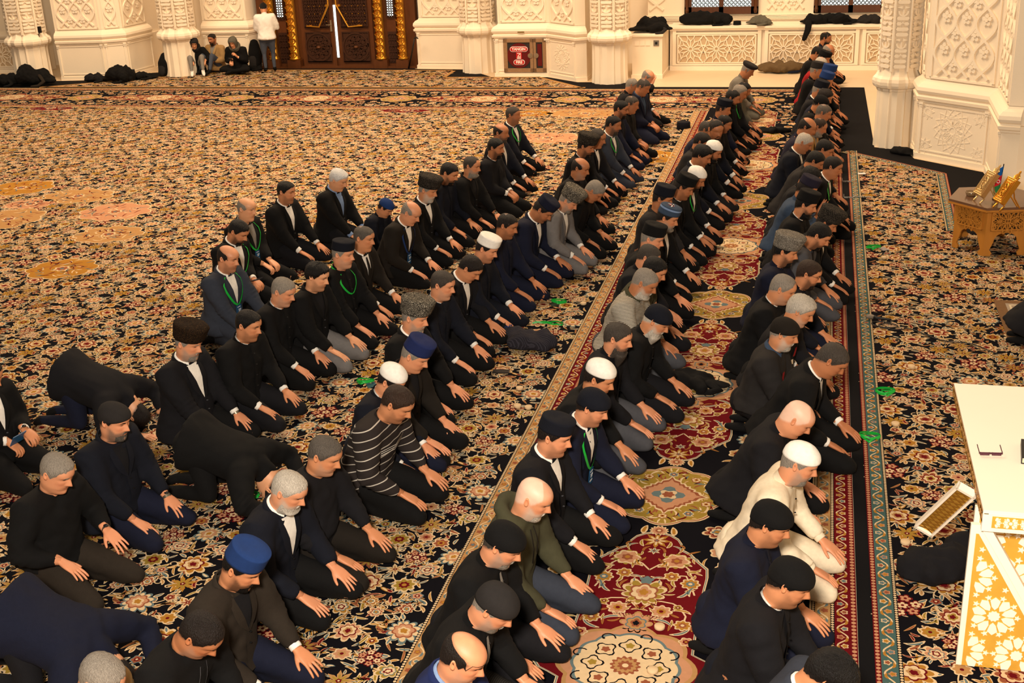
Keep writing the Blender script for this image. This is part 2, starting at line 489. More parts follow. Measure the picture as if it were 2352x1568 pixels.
def guard(parent, p0, p1, inward, order, z0=ZC):
    """guard along p0->p1, growing to the left if inward=1 else right"""
    p0, p1 = np.array(p0, float), np.array(p1, float); L = np.linalg.norm(p1-p0); n = max(1, int(round(L/1.08))); l = L/n
    fl = guard_tile(l, order); d = (p1-p0)/L; ang = math.atan2(d[1], d[0]); mb = MB()
    for i in range(n):
        for c, parts in fl.el:
            for v, f, z, mi in parts:
                q = v.copy(); q[:,0] += i*l; q[:,1] *= inward
                if inward < 0: f2 = [tuple(reversed(k)) for k in f]
                else: f2 = f
                w = np.c_[p0[0]+q[:,0]*d[0]-q[:,1]*d[1], p0[1]+q[:,0]*d[1]+q[:,1]*d[0], np.full(len(q), z0+z*.001)]
                mb.add(w, f2, mi)
    o = mb.build('guard_band', CP, parent); o['kind'] = 'stuff'; return o
guard(carpet, (SX0, 2.6), (SX0, FY0+GW), -1, ORD)
guard(carpet, (SX1, 2.6), (SX1, FY1), 1, [('bead',.04),('red',.095),('bead',.026),('orange',.095),('bead',.024),('line',.011)])
guard(carpet, (-23, FY0), (SX0+GW, FY0), 1, ORD)
guard(carpet, (-23, FY1), (SX1, FY1), -1, ORD)

# --- strip of red cartouches and olive medallions
def cartouche():
    fl = Flat()
    hw = [(0,.565),(.05,.56),(.10,.525),(.14,.45),(.177,.39),(.5,.385),(.8,.388),(1.05,.40),(1.16,.39),(1.22,.34),(1.27,.30),(1.33,.26),(1.395,.175),(1.45,.185),(1.52,.15),(1.57,.09),(1.60,0)]
    y = np.array([h[0] for h in hw]); x = np.array([h[1] for h in hw])
    px = np.r_[x, -x[::-1][1:], -x[1:], x[::-1][1:-1]]; py = np.r_[y, y[::-1][1:], -y[1:], -y[::-1][1:-1]]
    out = np.c_[px, py]
    fl.new((0,0))
    for s, mi, z in ((1.0, CRM, .4), (.982, BLU, .5), (.966, CRM, .6), (.955, RED, .7)):
        fl.fan(out*np.array([s-.012*(1-s)*0, 1-(1-s)*.35]), z, mi)
    # cream centre rosette
    for R, mi, z, n, d in ((.43,TAN,.9,8,.12),(.40,PCH,1.0,8,.12),(.335,BLU,1.1,12,.06),(.315,CRM,1.2,12,.06)):
        petals(fl, (0,0), R, n, 0, mi, z, d, 1.0, n*8)
    for i in range(8):
        a = i*PI/4; p = (.20*math.cos(a), .20*math.sin(a))
        petals(fl, p, .075, 4, a, BLK, 1.4, .45); petals(fl, p, .062, 4, a, CRM, 1.5, .45); petals(fl, p, .03, 5, a, [OLV, RST][i%2], 1.6)
        spiral(fl, (.26*math.cos(a+.39), .26*math.sin(a+.39)), a, .06, BLK, .005, 1, new=False)
        fl.el[-1][1][-2] = (fl.el[-1][1][-2][0], fl.el[-1][1][-2][1], 1.7, BLK); fl.el[-1][1][-1] = (fl.el[-1][1][-1][0], fl.el[-1][1][-1][1], 1.75, BLK)
    petals(fl, (0,0), .095, 14, 0, RST, 1.4, .25); petals(fl, (0,0), .075, 14, .1, TAN, 1.6, .25); petals(fl, (0,0), .05, 9, 0, RST, 1.7); disc(fl, (0,0), .02, CRM, 1.8)
    for sy in (1, -1):
        up = PI/2*sy
        palmette(fl, (0, .43*sy), .13, up, [TAN, PCH, BLU, TAN, RST, BLK])
        palmette(fl, (0, .78*sy), .185, up, [CRM, OLV, RST, CRM, PCH, GLD], lobes=11)
        petals(fl, (0, .95*sy), .05, 5, up, BLU, 1.5)
        starleaf(fl, (0, 1.47*sy), .10, up, [GLD, CRM, RST, BLU])
        starleaf(fl, (0, 1.33*sy), .045, up, [CRM, BLU, RED, GLD], 6)
        for s in (1, -1):
            rosette(fl, (.17*s, 1.22*sy), .095, 6, 0, [CRM, PCH, RST, GLD])
            petals(fl, (.17*s, 1.22*sy), .10, 12, 0, OLV, .95, .2)
            rosette(fl, (.29*s, .95*sy), .07, 8, 0, [CRM, GLD, BLU, CRM])
            rosette(fl, (.16*s, 1.02*sy), .06, 7, 0, [CRM, GLD, RST, CRM])
            rosette(fl, (.14*s, .60*sy), .075, 8, 0, [CRM, PCH, GLD, RED])
            rosette(fl, (.29*s, .47*sy), .062, 8, 0, [CRM, GLD, RST, CRM])
            rosette(fl, (.24*s, .66*sy), .035, 5, 0, [CRM, OLV, RED, CRM])
            rosette(fl, (.33*s, .30*sy), .05, 6, 0, [CRM, PCH, RED, GLD])
            for (x0, y0, a, L, bnd) in ((.05,1.12,.6,.14,1.4),(.24,1.10,-.3,.13,1.8),(.30,.80,1.9,.16,-1.6),(.22,.78,.4,.12,1.5),(.33,.60,2.4,.14,1.5),(.10,.50,.2,.15,-1.5),(.22,.36,.1,.16,1.3),(.28,1.17,2.6,.10,1.2),(.08,1.38,.9,.1,1.2),(.20,.90,2.4,.1,-1.5),(.36,.72,-1.6,.12,1.0)):
                ang = math.atan2(math.sin(a)*sy, math.cos(a)*s)
                curve_leaf(fl, (x0*s, y0*sy), ang, L, .017, bnd*s*sy, [CRM, [OLV, GLD, BLU, RST][int(x0*100)%4]], z=.95)
            for c in ([(0,.60),(.10,.72),(.22,.70),(.30,.58),(.29,.47)],[(.02,1.0),(.10,.98),(.16,1.02),(.25,1.05),(.29,.95),(.33,.82)],[(0,1.08),(.06,1.16),(.17,1.22),(.26,1.14),(.3,1.0)]):
                c = np.array(c)*np.array([s, sy]); t = np.linspace(0, len(c)-1, 14)
                vine(fl, np.c_[np.interp(t, range(len(c)), c[:,0]), np.interp(t, range(len(c)), c[:,1])], .006, CRM, .85)
            for i in range(7):
                curve_leaf(fl, (.022*i*s, (.48+.004*i)*sy), math.atan2(sy, s*(.15*i)), .06, .009, 0, [CRM, PCH], z=1.0)
    rr_ = np.random.RandomState(3); occ = [(np.array(c), .075) for c, _ in fl.el]
    for k in range(420):
        x, y1 = rr_.uniform(.03,.36), rr_.uniform(.40,1.45)
        if y1 > 1.2 and x > .36-(y1-1.2)*.8: continue
        if math.hypot(x, y1) < .47 or any(math.hypot(x-q[0][0], y1-q[0][1]) < q[1] for q in occ): continue
        occ.append((np.array((x, y1)), .034)); a, L, b2 = rr_.rand()*6.28, .06+.05*rr_.rand(), rr_.uniform(-1.6,1.6); cc = [[CRM,GLD],[CRM,BLU],[GLD,RST],[CRM,OLV]][rr_.randint(4)]
        for sx_ in (1,-1):
            for sy in (1,-1):
                an = math.atan2(math.sin(a)*sy, math.cos(a)*sx_); curve_leaf(fl, (x*sx_, y1*sy), an, L, .011, b2*sx_*sy, cc, z=.9)
    # olive medallion half a period away
    yc = PER/2; fl.new((0, yc))
    k = 64; th = np.arange(k)*2*PI/k
    for s, mi, z in ((1.0, CRM, .4), (.975, RST, .5), (.95, CRM, .6), (.93, OLV, .7)):
        rr = s*(.90+.10*np.abs(np.cos(4*th+PI/8*0)))
        fl.fan(polar((0,yc), rr, th, 0, .43, .47), z, mi, (0, yc))
    for R, mi, z in ((.235,CRM,.9),(.215,RST,1.0),(.19,PCH,1.1)):
        r4 = R/(np.abs(np.cos(th))+np.abs(np.sin(th)))*(1+.06*np.cos(24*th)); fl.fan(polar((0,yc), r4, th, 0, 1.25, 1.25), z, mi, (0,yc))
    petals(fl, (0,yc), .13, 4, 0, BLU, 1.3, .5); petals(fl, (0,yc), .08, 4, PI/4, CRM, 1.5, .5); petals(fl, (0,yc), .05, 6, 0, RST, 1.6)
    for i in range(10):
        a = i*PI/5+.3; p = (.31*math.cos(a), yc+.33*math.sin(a))
        rosette(fl, p, .042, 6, a, [RST, CRM, GLD, RED] if i % 2 else [CRM, BLU, RST, CRM])
        curve_leaf(fl, (.36*math.cos(a+.3), yc+.38*math.sin(a+.3)), a+1.8, .11, .011, 1.4, [RED if i % 2 else CRM], z=.95)
        curve_leaf(fl, (.22*math.cos(a+.3), yc+.24*math.sin(a+.3)), a+.9, .09, .010, -1.4, [CRM if i % 2 else RST], z=.95)
    r9 = np.random.RandomState(9); oc = []
    for k in range(260):
        a, q = r9.rand()*6.28, .24+.14*r9.rand(); x, y1 = q*math.cos(a), q*1.08*math.sin(a)
        if x < 0 or y1 < 0 or any(math.hypot(x-u[0], y1-u[1]) < .036 for u in oc): continue
        if abs(x)/.29+abs(y1)/.29 < 1.05: continue
        oc.append((x, y1)); an, L, b2 = r9.rand()*6.28, .05+.04*r9.rand(), r9.uniform(-1.6,1.6); cc = [[CRM],[RST],[RED],[BLU],[GLD,CRM]][r9.randint(5)]
        for sx_ in (1,-1):
            for sy in (1,-1): curve_leaf(fl, (x*sx_, yc+y1*sy), math.atan2(math.sin(an)*sy, math.cos(an)*sx_), L, .009, b2*sx_*sy, cc, z=.8)
    for sy in (1, -1):
        rosette(fl, (0, yc+.545*sy), .07, 14, 0, [CRM, PCH, RST, CRM])
        for s in (1, -1): curve_leaf(fl, (.11*s, yc+.60*sy), -PI/2*sy, .12, .03, .4*s, [CRM, GLD], z=.9)
    # black side grounds, mirrored
    r = np.random.RandomState(5)
    pl = []
    for R, n in ((.15,6),(.11,8),(.08,14),(.05,34)):
        k2 = 0; tries = 0
        while k2 < n and tries < 4000:
            tries += 1; x = r.uniform(.42, .98); y0 = r.uniform(-.56, PER-.56)
            yy = ((y0+1.0) % PER)-1.0
            inner = np.interp(abs(yy), y, np.array([h[1] for h in hw])) if abs(yy) < 1.6 else 0
            dy = y0-PER/2
            if abs(dy) < .47: inner = max(inner, .43)
            if x-R*.95 < inner+.03: continue
            if x+R > 1.03: continue
            if any(math.hypot(x-q[0], min(abs(y0-q[1]), PER-abs(y0-q[1]))) < R+q[2]+.008 for q in pl): continue
            pl.append((x, y0, R)); k2 += 1
    warm = [TAN, PCH, GLD, RST]
    for x, y0, R in pl:
        w = r.choice(warm); rot = r.rand()*6.28; u = r.rand()
        for s in (1, -1):
            ro = rot if s > 0 else PI-rot; p = (x*s, y0)
            if R > .12: palmette(fl, p, R, ro, [BLU, CRM, w, PCH, CRM, GLD], lobes=9)
            elif R > .09: palmette(fl, p, R, ro, [CRM, w, RED, CRM, BLU, GLD], lobes=7) if u < .5 else cluster(fl, p, R, ro, [RED, CRM, PCH, RED])
            elif R > .06: rosette(fl, p, R, 6, ro, [CRM, w, RED, GLD])
            elif u < .5: rosette(fl, p, R, 5, ro, [CRM, w, RED, CRM])
            else: curve_leaf(fl, p, ro, .13, .02, s*1.4, [CRM, [BLU, GLD, RST][int(u*30)%3]])
    for k3 in range(500):
        x = r.uniform(.42, 1.0); y0 = r.uniform(-.56, PER-.56); yy = ((y0+1.0) % PER)-1.0
        inner = np.interp(abs(yy), y, np.array([h[1] for h in hw])) if abs(yy) < 1.6 else 0
        if abs(y0-PER/2) < .47: inner = max(inner, .43)
        if x < inner+.05 or any(math.hypot(x-q[0], y0-q[1]) < q[2]+.02 for q in pl): continue
        pl.append((x, y0, .03)); a = r.rand()*6.28; L = .07+.08*r.rand(); b = r.uniform(-1.5,1.5); c2 = [[CRM,GLD],[CRM,BLU],[TAN,RST],[CRM,OLV]][r.randint(4)]
        for s in (1, -1): curve_leaf(fl, (x*s, y0), a if s > 0 else PI-a, L, .014, b*s, c2)
    return fl
CART = cartouche()
st = part_flat(CART, 'medallion_strip', carpet, ZC, (AX, 6.06-PER))
gn_repeat(st, 1, 5, PER, PER, 0, 0)
fs = part_flat(CART, 'medallion_strip', carpet, ZC, (0, (FY0+FY1)/2), -PI/2, None, True, .86)
gn_repeat(fs, 6, 1, PER*.86, 1, -3.0-5*PER*.86, 0)
part_flat(CART, 'corner_medallion', carpet, ZC+.0002, (AX, 22.5), 0, lambda p: abs(p[1]-22.5) < 1.05, True, .62)

# --- black underlay cloth in the gaps and the carpet before the mihrab
BLACKCLOTH = mat('black_underlay', srgb(16,15,17), .95, bump=.2, bscale=300, spec=.1)
ul = MB(); ul.prism([(SX1+.004,2.5),(6,2.5),(6,16.2),(2.55,16.6),(2.42,18.80),(1.50,19.62),(1.40,20.2),(.93,20.4),(.905,25.95),(SX1+.004,25.97)], 0.001, .0045)
ul = ul.build('underlay_cloth', BLACKCLOTH); tag(ul, 'matte black cloth laid between the two carpets and along the right wall', 'cloth')
ul2 = MB(); ul2.prism([(-23,FY1+.004),(SX1,FY1+.004),(SX1,25.97),(-3.95,25.97),(-3.95,26.55),(-5.12,26.55),(-5.95,27.22),(-7.22,27.2),(-8.1,28.3),(-9.45,28.42),(-9.5,28.5),(-13.5,28.5),(-14.0,28.35),(-15.0,28.3),(-16.2,27.9),(-16.3,27.1),(-16.85,26.85),(-18.05,26.7),(-23,26.7)], 0.001, .0045)
ul2 = ul2.build('underlay_cloth', BLACKCLOTH); tag(ul2, 'black cloth strip along the far wall and the far carpet edge', 'cloth')

poly_r = [(.495,2.5),(.495,20.10),(1.903,18.65),(1.80,15.6),(4.5,15.0),(4.5,2.5)]
rc = MB(); rc.prism(poly_r, .005, ZC); rc = rc.build('carpet', CP[0])
tag(rc, 'black floral carpet with a narrow teal border in front of the wooden table', 'carpet')
def inside(poly, inset):
    P0 = np.array(poly); n = len(P0); c = P0.mean(0)
    def t(p):
        x, y = p; ins = False; j = n-1
        for i in range(n):
            if (P0[i,1] > y) != (P0[j,1] > y) and x < (P0[j,0]-P0[i,0])*(y-P0[i,1])/(P0[j,1]-P0[i,1])+P0[i,0]: ins = not ins
            j = i
        if not ins: return False
        for i in range(n):
            a, b = P0[i], P0[(i+1)%n]; d = b-a; s = np.clip(np.dot(p-a, d)/np.dot(d, d), 0, 1)
            if np.linalg.norm(a+s*d-p) < inset: return False
        return True
    return t
NR = 7; YR = 15.45
fr = part_flat(FIELD, 'floral_field', rc, ZC, sc=FSC)
gn_repeat(fr, 2, NR, TILE, TILE, .66, YR-NR*TILE)
ti = inside(poly_r, .09); mb = MB()
for iy in range(3): FIELD.mesh_data(mb, (.66, YR+iy*TILE), 0, lambda p: p[1] < 20.2 and ti(p), ZC, FSC)
o = mb.build('floral_field', CP, rc); o['kind'] = 'stuff'
OR2 = [('bead',.036),('teal',.098),('bead',.026)]
guard(rc, (.495,2.6), (.495,20.08), -1, OR2)
guard(rc, (.50,20.08), (1.89,18.66), -1, OR2)
guard(rc, (1.90,18.64), (1.80,15.6), -1, OR2)

poly_l = [tuple(G(95,200)[:2]), (-16.2,26.9), tuple(G(470,168)[:2]), tuple(G(560,161)[:2]), tuple(G(1050,162)[:2]), tuple(G(1025,178)[:2]), tuple(G(1240,177.5)[:2]), tuple(G(1345,202)[:2])]
poly_l[0] = (poly_l[0][0], 25.78); poly_l[-1] = (poly_l[-1][0], 25.78)
lc = MB(); lc.prism(poly_l, .005, ZC); lc = lc.build('carpet', CP[0])
tag(lc, 'black floral carpet runner in front of the carved double door', 'carpet')
ti2 = inside(poly_l, .12); mb = MB()
for ix in range(6):
    for iy in range(2):
        FIELD.mesh_data(mb, (-19.4+ix*2.4, 25.4+iy*2.4), 0, ti2, ZC)
o = mb.build('floral_field', CP, lc); o['kind'] = 'stuff'
ed = MB()
for i in range(len(poly_l)):
    a, b = np.array(poly_l[i]), np.array(poly_l[(i+1)%len(poly_l)]); d = (b-a)/np.linalg.norm(b-a); nn = np.array([-d[1], d[0]])*.10
    cen = np.mean(poly_l, 0)
    if np.dot(nn, cen-(a+b)/2) < 0: nn = -nn
    v = np.array([(*a, ZC+.0015),(*b, ZC+.0015),(*(b+nn), ZC+.0015),(*(a+nn), ZC+.0015)]); ed.add(v, [(0,1,2,3)], TAN)
ed.build('edge_band', CP, lc)
# ------------------------------------------------------------------ walls, columns, door, windows
PLASTER = mat('white_plaster', srgb(244,228,202), .7, bump=.12, bscale=45, vary=.03, vscale=2.5, spec=.25)
PLASTER2 = mat('white_plaster_relief', srgb(246,231,206), .65, bump=.1, bscale=80, vary=.03, vscale=4, spec=.3)
GRILLBACK = mat('grille_backing', srgb(196,172,138), .8, vary=.05, vscale=10)
WOODDK = mat('dark_carved_wood', srgb(58,30,14), .45, bump=.35, bscale=60, vary=.3, vscale=14, spec=.4, stretch=(1,1,.25))
WOODMID = mat('brown_wood', srgb(88,48,20), .4, bump=.15, bscale=40, vary=.25, vscale=18, spec=.4, stretch=(1,1,.2))
GOLD = mat('gold_leaf', srgb(214,152,52), .32, .85, bump=.15, bscale=60, vary=.15, vscale=12)
PANE = mat('daylit_pane', srgb(235,245,240), .2, emit=(.85,1.0,.95), estr=2.2)
def struct(o): return tag(o, kind='structure')

class Face:
    """vertical plane from plan point a to plan point b, normal to the right-hand room side"""
    def __init__(s, a, b):
        s.a = np.array(a, float); s.b = np.array(b, float); s.L = np.linalg.norm(s.b-s.a); s.d = (s.b-s.a)/s.L
        s.n = np.array([s.d[1], -s.d[0]])
    def P(s, u, z, out=0.0):
        p = s.a+s.d*u+s.n*out; return (p[0], p[1], z)
    def R(s):
        return np.array([[s.d[0], s.n[0], 0],[s.d[1], s.n[1], 0],[0,0,1.0]])
    def box(s, mb, u0, u1, z0, z1, o0, o1, mi=0):
        c = s.P((u0+u1)/2, (z0+z1)/2, (o0+o1)/2); mb.box(c, (u1-u0, o1-o0, z1-z0), mi, s.R())
    def poly(s, mb, pts, o0, o1, mi=0):
        n = len(pts); p = np.array(pts)
        ar = np.sum(p[:,0]*np.roll(p[:,1],-1)-np.roll(p[:,0],-1)*p[:,1])
        if ar < 0: p = p[::-1]
        v = [s.P(u, z, o0) for u, z in p]+[s.P(u, z, o1) for u, z in p]
        f = [tuple(range(n-1,-1,-1)), tuple(range(n, 2*n))]+[(i,(i+1)%n,n+(i+1)%n,n+i) for i in range(n)]
        mb.add(v, f, mi)
    def bar(s, mb, pts, w, o0, o1, mi=0, closed=False):
        """flat raised band along a path in the plane"""
        Face.cnt = (getattr(Face, 'cnt', 0)+1) % 9; o1 = o1+Face.cnt*.0005        # crossing bands never share a plane
        p = np.array(pts, float)
        if closed: p = np.vstack([p, p[0], p[1]])
        d = np.gradient(p, axis=0); d /= np.maximum(np.linalg.norm(d, axis=1, keepdims=True), 1e-9); n = np.c_[-d[:,1], d[:,0]]
        l = p+n*w/2; r = p-n*w/2; k = len(p)
        v = [s.P(*q, o0) for q in l]+[s.P(*q, o1) for q in l]+[s.P(*q, o1) for q in r]+[s.P(*q, o0) for q in r]
        f = []
        for i in range(k-1):
            for j in range(3): f.append((j*k+i, j*k+i+1, (j+1)*k+i+1, (j+1)*k+i))
        mb.add(v, f, mi)

def ogee(face, mb, u0, u1, z0, z1, du=.42, dz=.55, w=.045, h=.03):
    """raised ogee lattice with bosses"""
    n = max(1, int(round((u1-u0)/du))); du = (u1-u0)/n
    t = np.linspace(z0, z1, int((z1-z0)/.045)+2)
    for k in range(-1, n+1):
        for s in (1, -1):
            u = u0+(k+.5)*du+s*du*.5*np.cos((t-z0)*PI/dz+.9)
            ok = (u >= u0-1e-3) & (u <= u1+1e-3)
            seg = []
            for i in range(len(t)):
                if ok[i]: seg.append((u[i], t[i]))
                if (not ok[i] or i == len(t)-1):
                    if len(seg) > 2: face.bar(mb, seg, w, -.01, h)
                    seg = []
    z = z0+.16
    row = 0
    while z < z1-.05:
        for k in range(n+1):
            u = u0+(k+.5*(row%2))*du
            if u0+.05 < u < u1-.05:
                for a in range(5):
                    an = a*2*PI/5+PI/2; r = .05
                    th = np.arange(6)*PI/3
                    face.poly(mb, [(u+r*math.cos(an)+.034*math.cos(x), z+r*1.2*math.sin(an)+.034*math.sin(x)) for x in th], -.01, h*.9)
                face.poly(mb, [(u+.03*math.cos(x), z+.03*math.sin(x)) for x in np.arange(6)*PI/3], 0, h*1.3)
        z += dz/2; row += 1
def starlines(face, mb, uc, zc, R, w=.012, h=.004, n=16):
    for i in range(n):
        a = 2*PI*i/n; b = 2*PI*(i+5)/n
        p = [(uc+R*math.cos(a), zc+R*math.sin(a)), (uc+R*math.cos(b), zc+R*math.sin(b))]
        m = ((p[0][0]+p[1][0])/2, (p[0][1]+p[1][1])/2)
        face.bar(mb, [p[0], m, p[1]], w, -.005, h)
    for i in range(n):
        a = 2*PI*i/n
        face.bar(mb, [(uc+R*.25*math.cos(a), zc+R*.25*math.sin(a)), (uc+R*.5*math.cos(a), zc+R*.5*math.sin(a)), (uc+R*.7*math.cos(a), zc+R*.7*math.sin(a))], w, -.005, h)

def pilaster(name, faces_plan, back, dado=.93, panel=True, relief=True, top=7.0, setb=.07):
    """faces_plan: room side plan points from left to right; builds dado, cushion moulding, upper shaft and relief"""
    pl = [np.array(p, float) for p in faces_plan]
    mb = MB()
    mb.prism(list(faces_plan)+back, 0.0, dado)
    # mouldings follow the room side
    def offset(o):
        out = []
        for i, p in enumerate(pl):
            ns = []
            if i > 0: d = pl[i]-pl[i-1]; d = d/np.linalg.norm(d); ns.append(np.array([d[1], -d[0]]))
            if i < len(pl)-1: d = pl[i+1]-pl[i]; d = d/np.linalg.norm(d); ns.append(np.array([d[1], -d[0]]))
            n = sum(ns); n = n/np.linalg.norm(n); k = 1/max(.5, np.dot(n, ns[0])); out.append(p+n*o*k)
        return out
    prof = [(.0,dado-.10),(.018,dado-.09),(.018,dado-.06),(.05,dado-.045),(.055,dado),(.03,dado+.01),(.02,dado+.03),(.045,dado+.05),(.06,dado+.09),(.05,dado+.14),(.005,dado+.19),(-setb+.015,dado+.22),(-setb,dado+.25),(-setb,dado+.26)]
    rows = [[(*q, z) for q in offset(o)] for o, z in prof]
    for i in range(len(rows)-1):
        v, f = strip(np.array(rows[i]), np.array(rows[i+1])); mb.add(v, f)
    up = offset(-setb)
    mb.prism([tuple(p) for p in up]+back, dado, top)
    # skirting
    sk = offset(.025)
    mb.prism([tuple(p) for p in sk]+back, 0.0, .085)
    o = mb.build(name, PLASTER); struct(o)
    if panel:
        rm = MB()
        for i in range(len(pl)-1):
            f = Face(pl[i], pl[i+1])
            if f.L < .35: continue
            m = .07
            for u0, u1, z0, z1 in ((m, f.L-m, .13, .15), (m, f.L-m, dado-.14, dado-.12)): f.box(rm, u0, u1, z0, z1, -.005, .012)
            for u in (m-.03, f.L-m+.005): f.box(rm, u, u+.03, .10, dado-.12, -.005, .02)
            for u in (m-.05, f.L-m-.01):
                f.box(rm, u, u+.07, dado-.12, dado-.085, -.005, .04); f.box(rm, u, u+.06, dado-.155, dado-.125, -.005, .03)
        rm.build('panel_frame', PLASTER2, o)
    if relief:
        rl = MB()
        for i in range(len(up)-1):
            f = Face(up[i], up[i+1])
            if f.L < .35: continue
            ogee(f, rl, .12, f.L-.12, dado+.34, 2.9, .34, .46, .036, .028)
            for u in (.07, f.L-.10): f.box(rl, u, u+.03, dado+.28, 3.5, -.005, .02)
            f.box(rl, .07, f.L-.07, dado+.27, dado+.30, -.005, .02)
        rl.build('carved_relief', PLASTER2, o)
    return o, pl, up

def column(name, c, r, rot=0.0, base=.90, top=7.0):
    """clustered octagonal column: plain base, cushion ring, carved shaft"""
    mb = MB(); n = 8
    def ring(rr, z, fl=0.0):
        pts = []
        for i in range(n):
            a0 = rot+2*PI*(i-.5)/n; a1 = rot+2*PI*(i+.5)/n
            for t in (.0,.12,.5,.88): 
                a = a0+(a1-a0)*t; k = rr*(1.0 if t == .5 else (.93 if t in (.12,.88) else 1.0))
                pts.append((c[0]+k*math.cos(a), c[1]+k*math.sin(a), z))
        return np.array(pts)
    prof = [(r,0),(r*.97,.3),(r*.96,base-.08),(r*1.0,base-.06),(r*1.02,base-.03),(r*1.16,base-.01),(r*1.22,base+.03),(r*1.24,base+.08),(r*1.2,base+.13),(r*1.08,base+.17),(r*1.03,base+.20),(r*.98,base+.24),(r*.95,base+.27),(r*.94,top)]
    v, f = loft([ring(a, z) for a, z in prof]); mb.add(v, f)
    o = mb.build(name, PLASTER); struct(o)
    rb = MB()
    for i in range(n):
        a = rot+2*PI*i/n
        nx_, ny_ = math.cos(a), math.sin(a)
        if ny_ > .5: continue
        hw = r*.94*math.tan(PI/n)*.78; cc = np.array(c)+np.array([nx_, ny_])*r*.925
        d = np.array([-ny_, nx_]); f = Face(cc-d*hw, cc+d*hw)
        z = base+.33; k = 0
        while z < 2.9:
            m = k % 6
            if m in (0, 1, 3):
                pts = [(0,z),(.02,z+.028),(f.L-.02,z+.028),(f.L,z),(f.L-.02,z-.028),(.02,z-.028)]; f.poly(rb, pts, -.01, .03)
            elif m == 2:
                for u0, u1 in ((0, f.L*.42),(f.L*.58, f.L)):
                    f.poly(rb, [(u0,z),(u0+.02,z+.026),(u1-.02,z+.026),(u1,z),(u1-.02,z-.026),(u0+.02,z-.026)], -.01, .03)
                f.bar(rb, [(f.L*.42,z),(f.L*.5,z+.03),(f.L*.58,z)], .02, -.01, .03)
            elif m == 4:
                th = np.linspace(PI, 2*PI, 9); f.bar(rb, [(f.L*.5+f.L*.36*math.cos(t), z+.03+.075*math.sin(t)) for t in th], .026, -.01, .032)
                f.bar(rb, [(f.L*.5,z+.05),(f.L*.5,z),(f.L*.5,z-.04)], .022, -.01, .03)
            else:
                f.poly(rb, [(0,z),(f.L*.4,z+.022),(f.L*.4,z-.022)], -.01, .028); f.poly(rb, [(f.L,z),(f.L*.6,z+.022),(f.L*.6,z-.022)], -.01, .028)
            z += .082; k += 1
        f.box(rb, -.035, -.012, base+.25, 2.95, -.02, .02); f.box(rb, f.L+.012, f.L+.035, base+.25, 2.95, -.02, .02)
    rb.build('carved_relief', PLASTER2, o)
    return o

wl = MB(); wl.box((-10.5, 29.35, 3.5), (29, .3, 7)); struct(wl.build('wall_far', PLASTER))
wr = MB(); wr.box((6.15, 12, 3.5), (.3, 24, 7)); struct(wr.build('wall_right', PLASTER))

column('trim_1', (-18.75, 26.75), .45, -PI/2)
pilaster('wall_pier_1', [(-18.02,26.78),(-16.83,26.93),(-16.38,27.22),(-16.30,28.3)], [(-16.30,29.25),(-18.10,29.25)])
column('trim_2', (-15.18, 27.62), .42, -PI/2)
pilaster('wall_pier_2', [(-14.95,28.42),(-13.72,28.45),(-13.62,28.75)], [(-13.62,29.25),(-14.95,29.25)])
pilaster('wall_pier_3', [(-9.42,28.75),(-9.40,28.50),(-8.15,28.46)], [(-8.15,29.25),(-9.42,29.25)])
column('trim_3', (-7.75, 28.06), .40, -PI/2)
_, firep, _ = pilaster('wall_pier_4', [(-7.16,28.4),(-7.15,27.28),(-5.93,27.30),(-5.17,26.64),(-4.95,26.75)], [(-4.9,29.25),(-7.16,29.25)])
column('trim_4', (-4.42, 26.62), .40, -PI/2)

# bench under the windows
def star_grille(face, mb, u0, u1, z0, z1, nstar, w=.024):
    face.bar(mb, [(u0,z0),((u0+u1)/2,z0),(u1,z0)], w, .0, .02); face.bar(mb, [(u0,z1),((u0+u1)/2,z1),(u1,z1)], w, .0, .02)
    face.bar(mb, [(u0,z0),(u0,(z0+z1)/2),(u0,z1)], w, .0, .02); face.bar(mb, [(u1,z0),(u1,(z0+z1)/2),(u1,z1)], w, .0, .02)
    W = (u1-u0)/nstar; zc = (z0+z1)/2; hh = (z1-z0)/2
    for k in range(nstar):
        uc = u0+(k+.5)*W
        c = lambda x: min(max(x, u0), u1); cz = lambda x: min(max(x, z0), z1)
        n = 12; r0, r1, r2 = W*.085, W*.30, W*.44
        for i in range(n):
            a = 2*PI*i/n; a1 = 2*PI*(i+.5)/n; a2 = 2*PI*(i+1)/n
            p0 = (uc+r0*math.cos(a), zc+r0*math.sin(a)); p1 = (uc+r1*math.cos(a), zc+r1*math.sin(a))
            q = (uc+r2*math.cos(a1), zc+r2*math.sin(a1)); p2 = (uc+r1*math.cos(a2), zc+r1*math.sin(a2))
            face.bar(mb, [p0, ((p0[0]+p1[0])/2,(p0[1]+p1[1])/2), p1], w*.8, 0, .02)
            face.bar(mb, [p1, q, p2], w*.8, 0, .02)
            e = (c(uc+W*.62*math.cos(a1)), cz(zc+W*.62*math.sin(a1)))
            face.bar(mb, [q, ((q[0]+e[0])/2,(q[1]+e[1])/2), e], w*.8, 0, .02)
            s0 = (uc+r0*math.cos(a1)*.8, zc+r0*math.sin(a1)*.8); s1 = (uc+r0*math.cos(a2), zc+r0*math.sin(a2))
            face.bar(mb, [p0, s0, s1], w*.6, 0, .02)
        for sx in (-1, 1):
            for sz in (-1, 1):
                cr = (uc+sx*W/2, zc+sz*hh); m = (uc+sx*W*.36, zc+sz*hh*.72)
                face.bar(mb, [cr, ((cr[0]+m[0])/2,(cr[1]+m[1])/2), m], w*.8, 0, .02)
                face.bar(mb, [(uc+sx*W/2, zc), (uc+sx*W*.42, zc+sz*hh*.3), (uc+sx*W*.36, zc+sz*hh*.72)], w*.8, 0, .02)
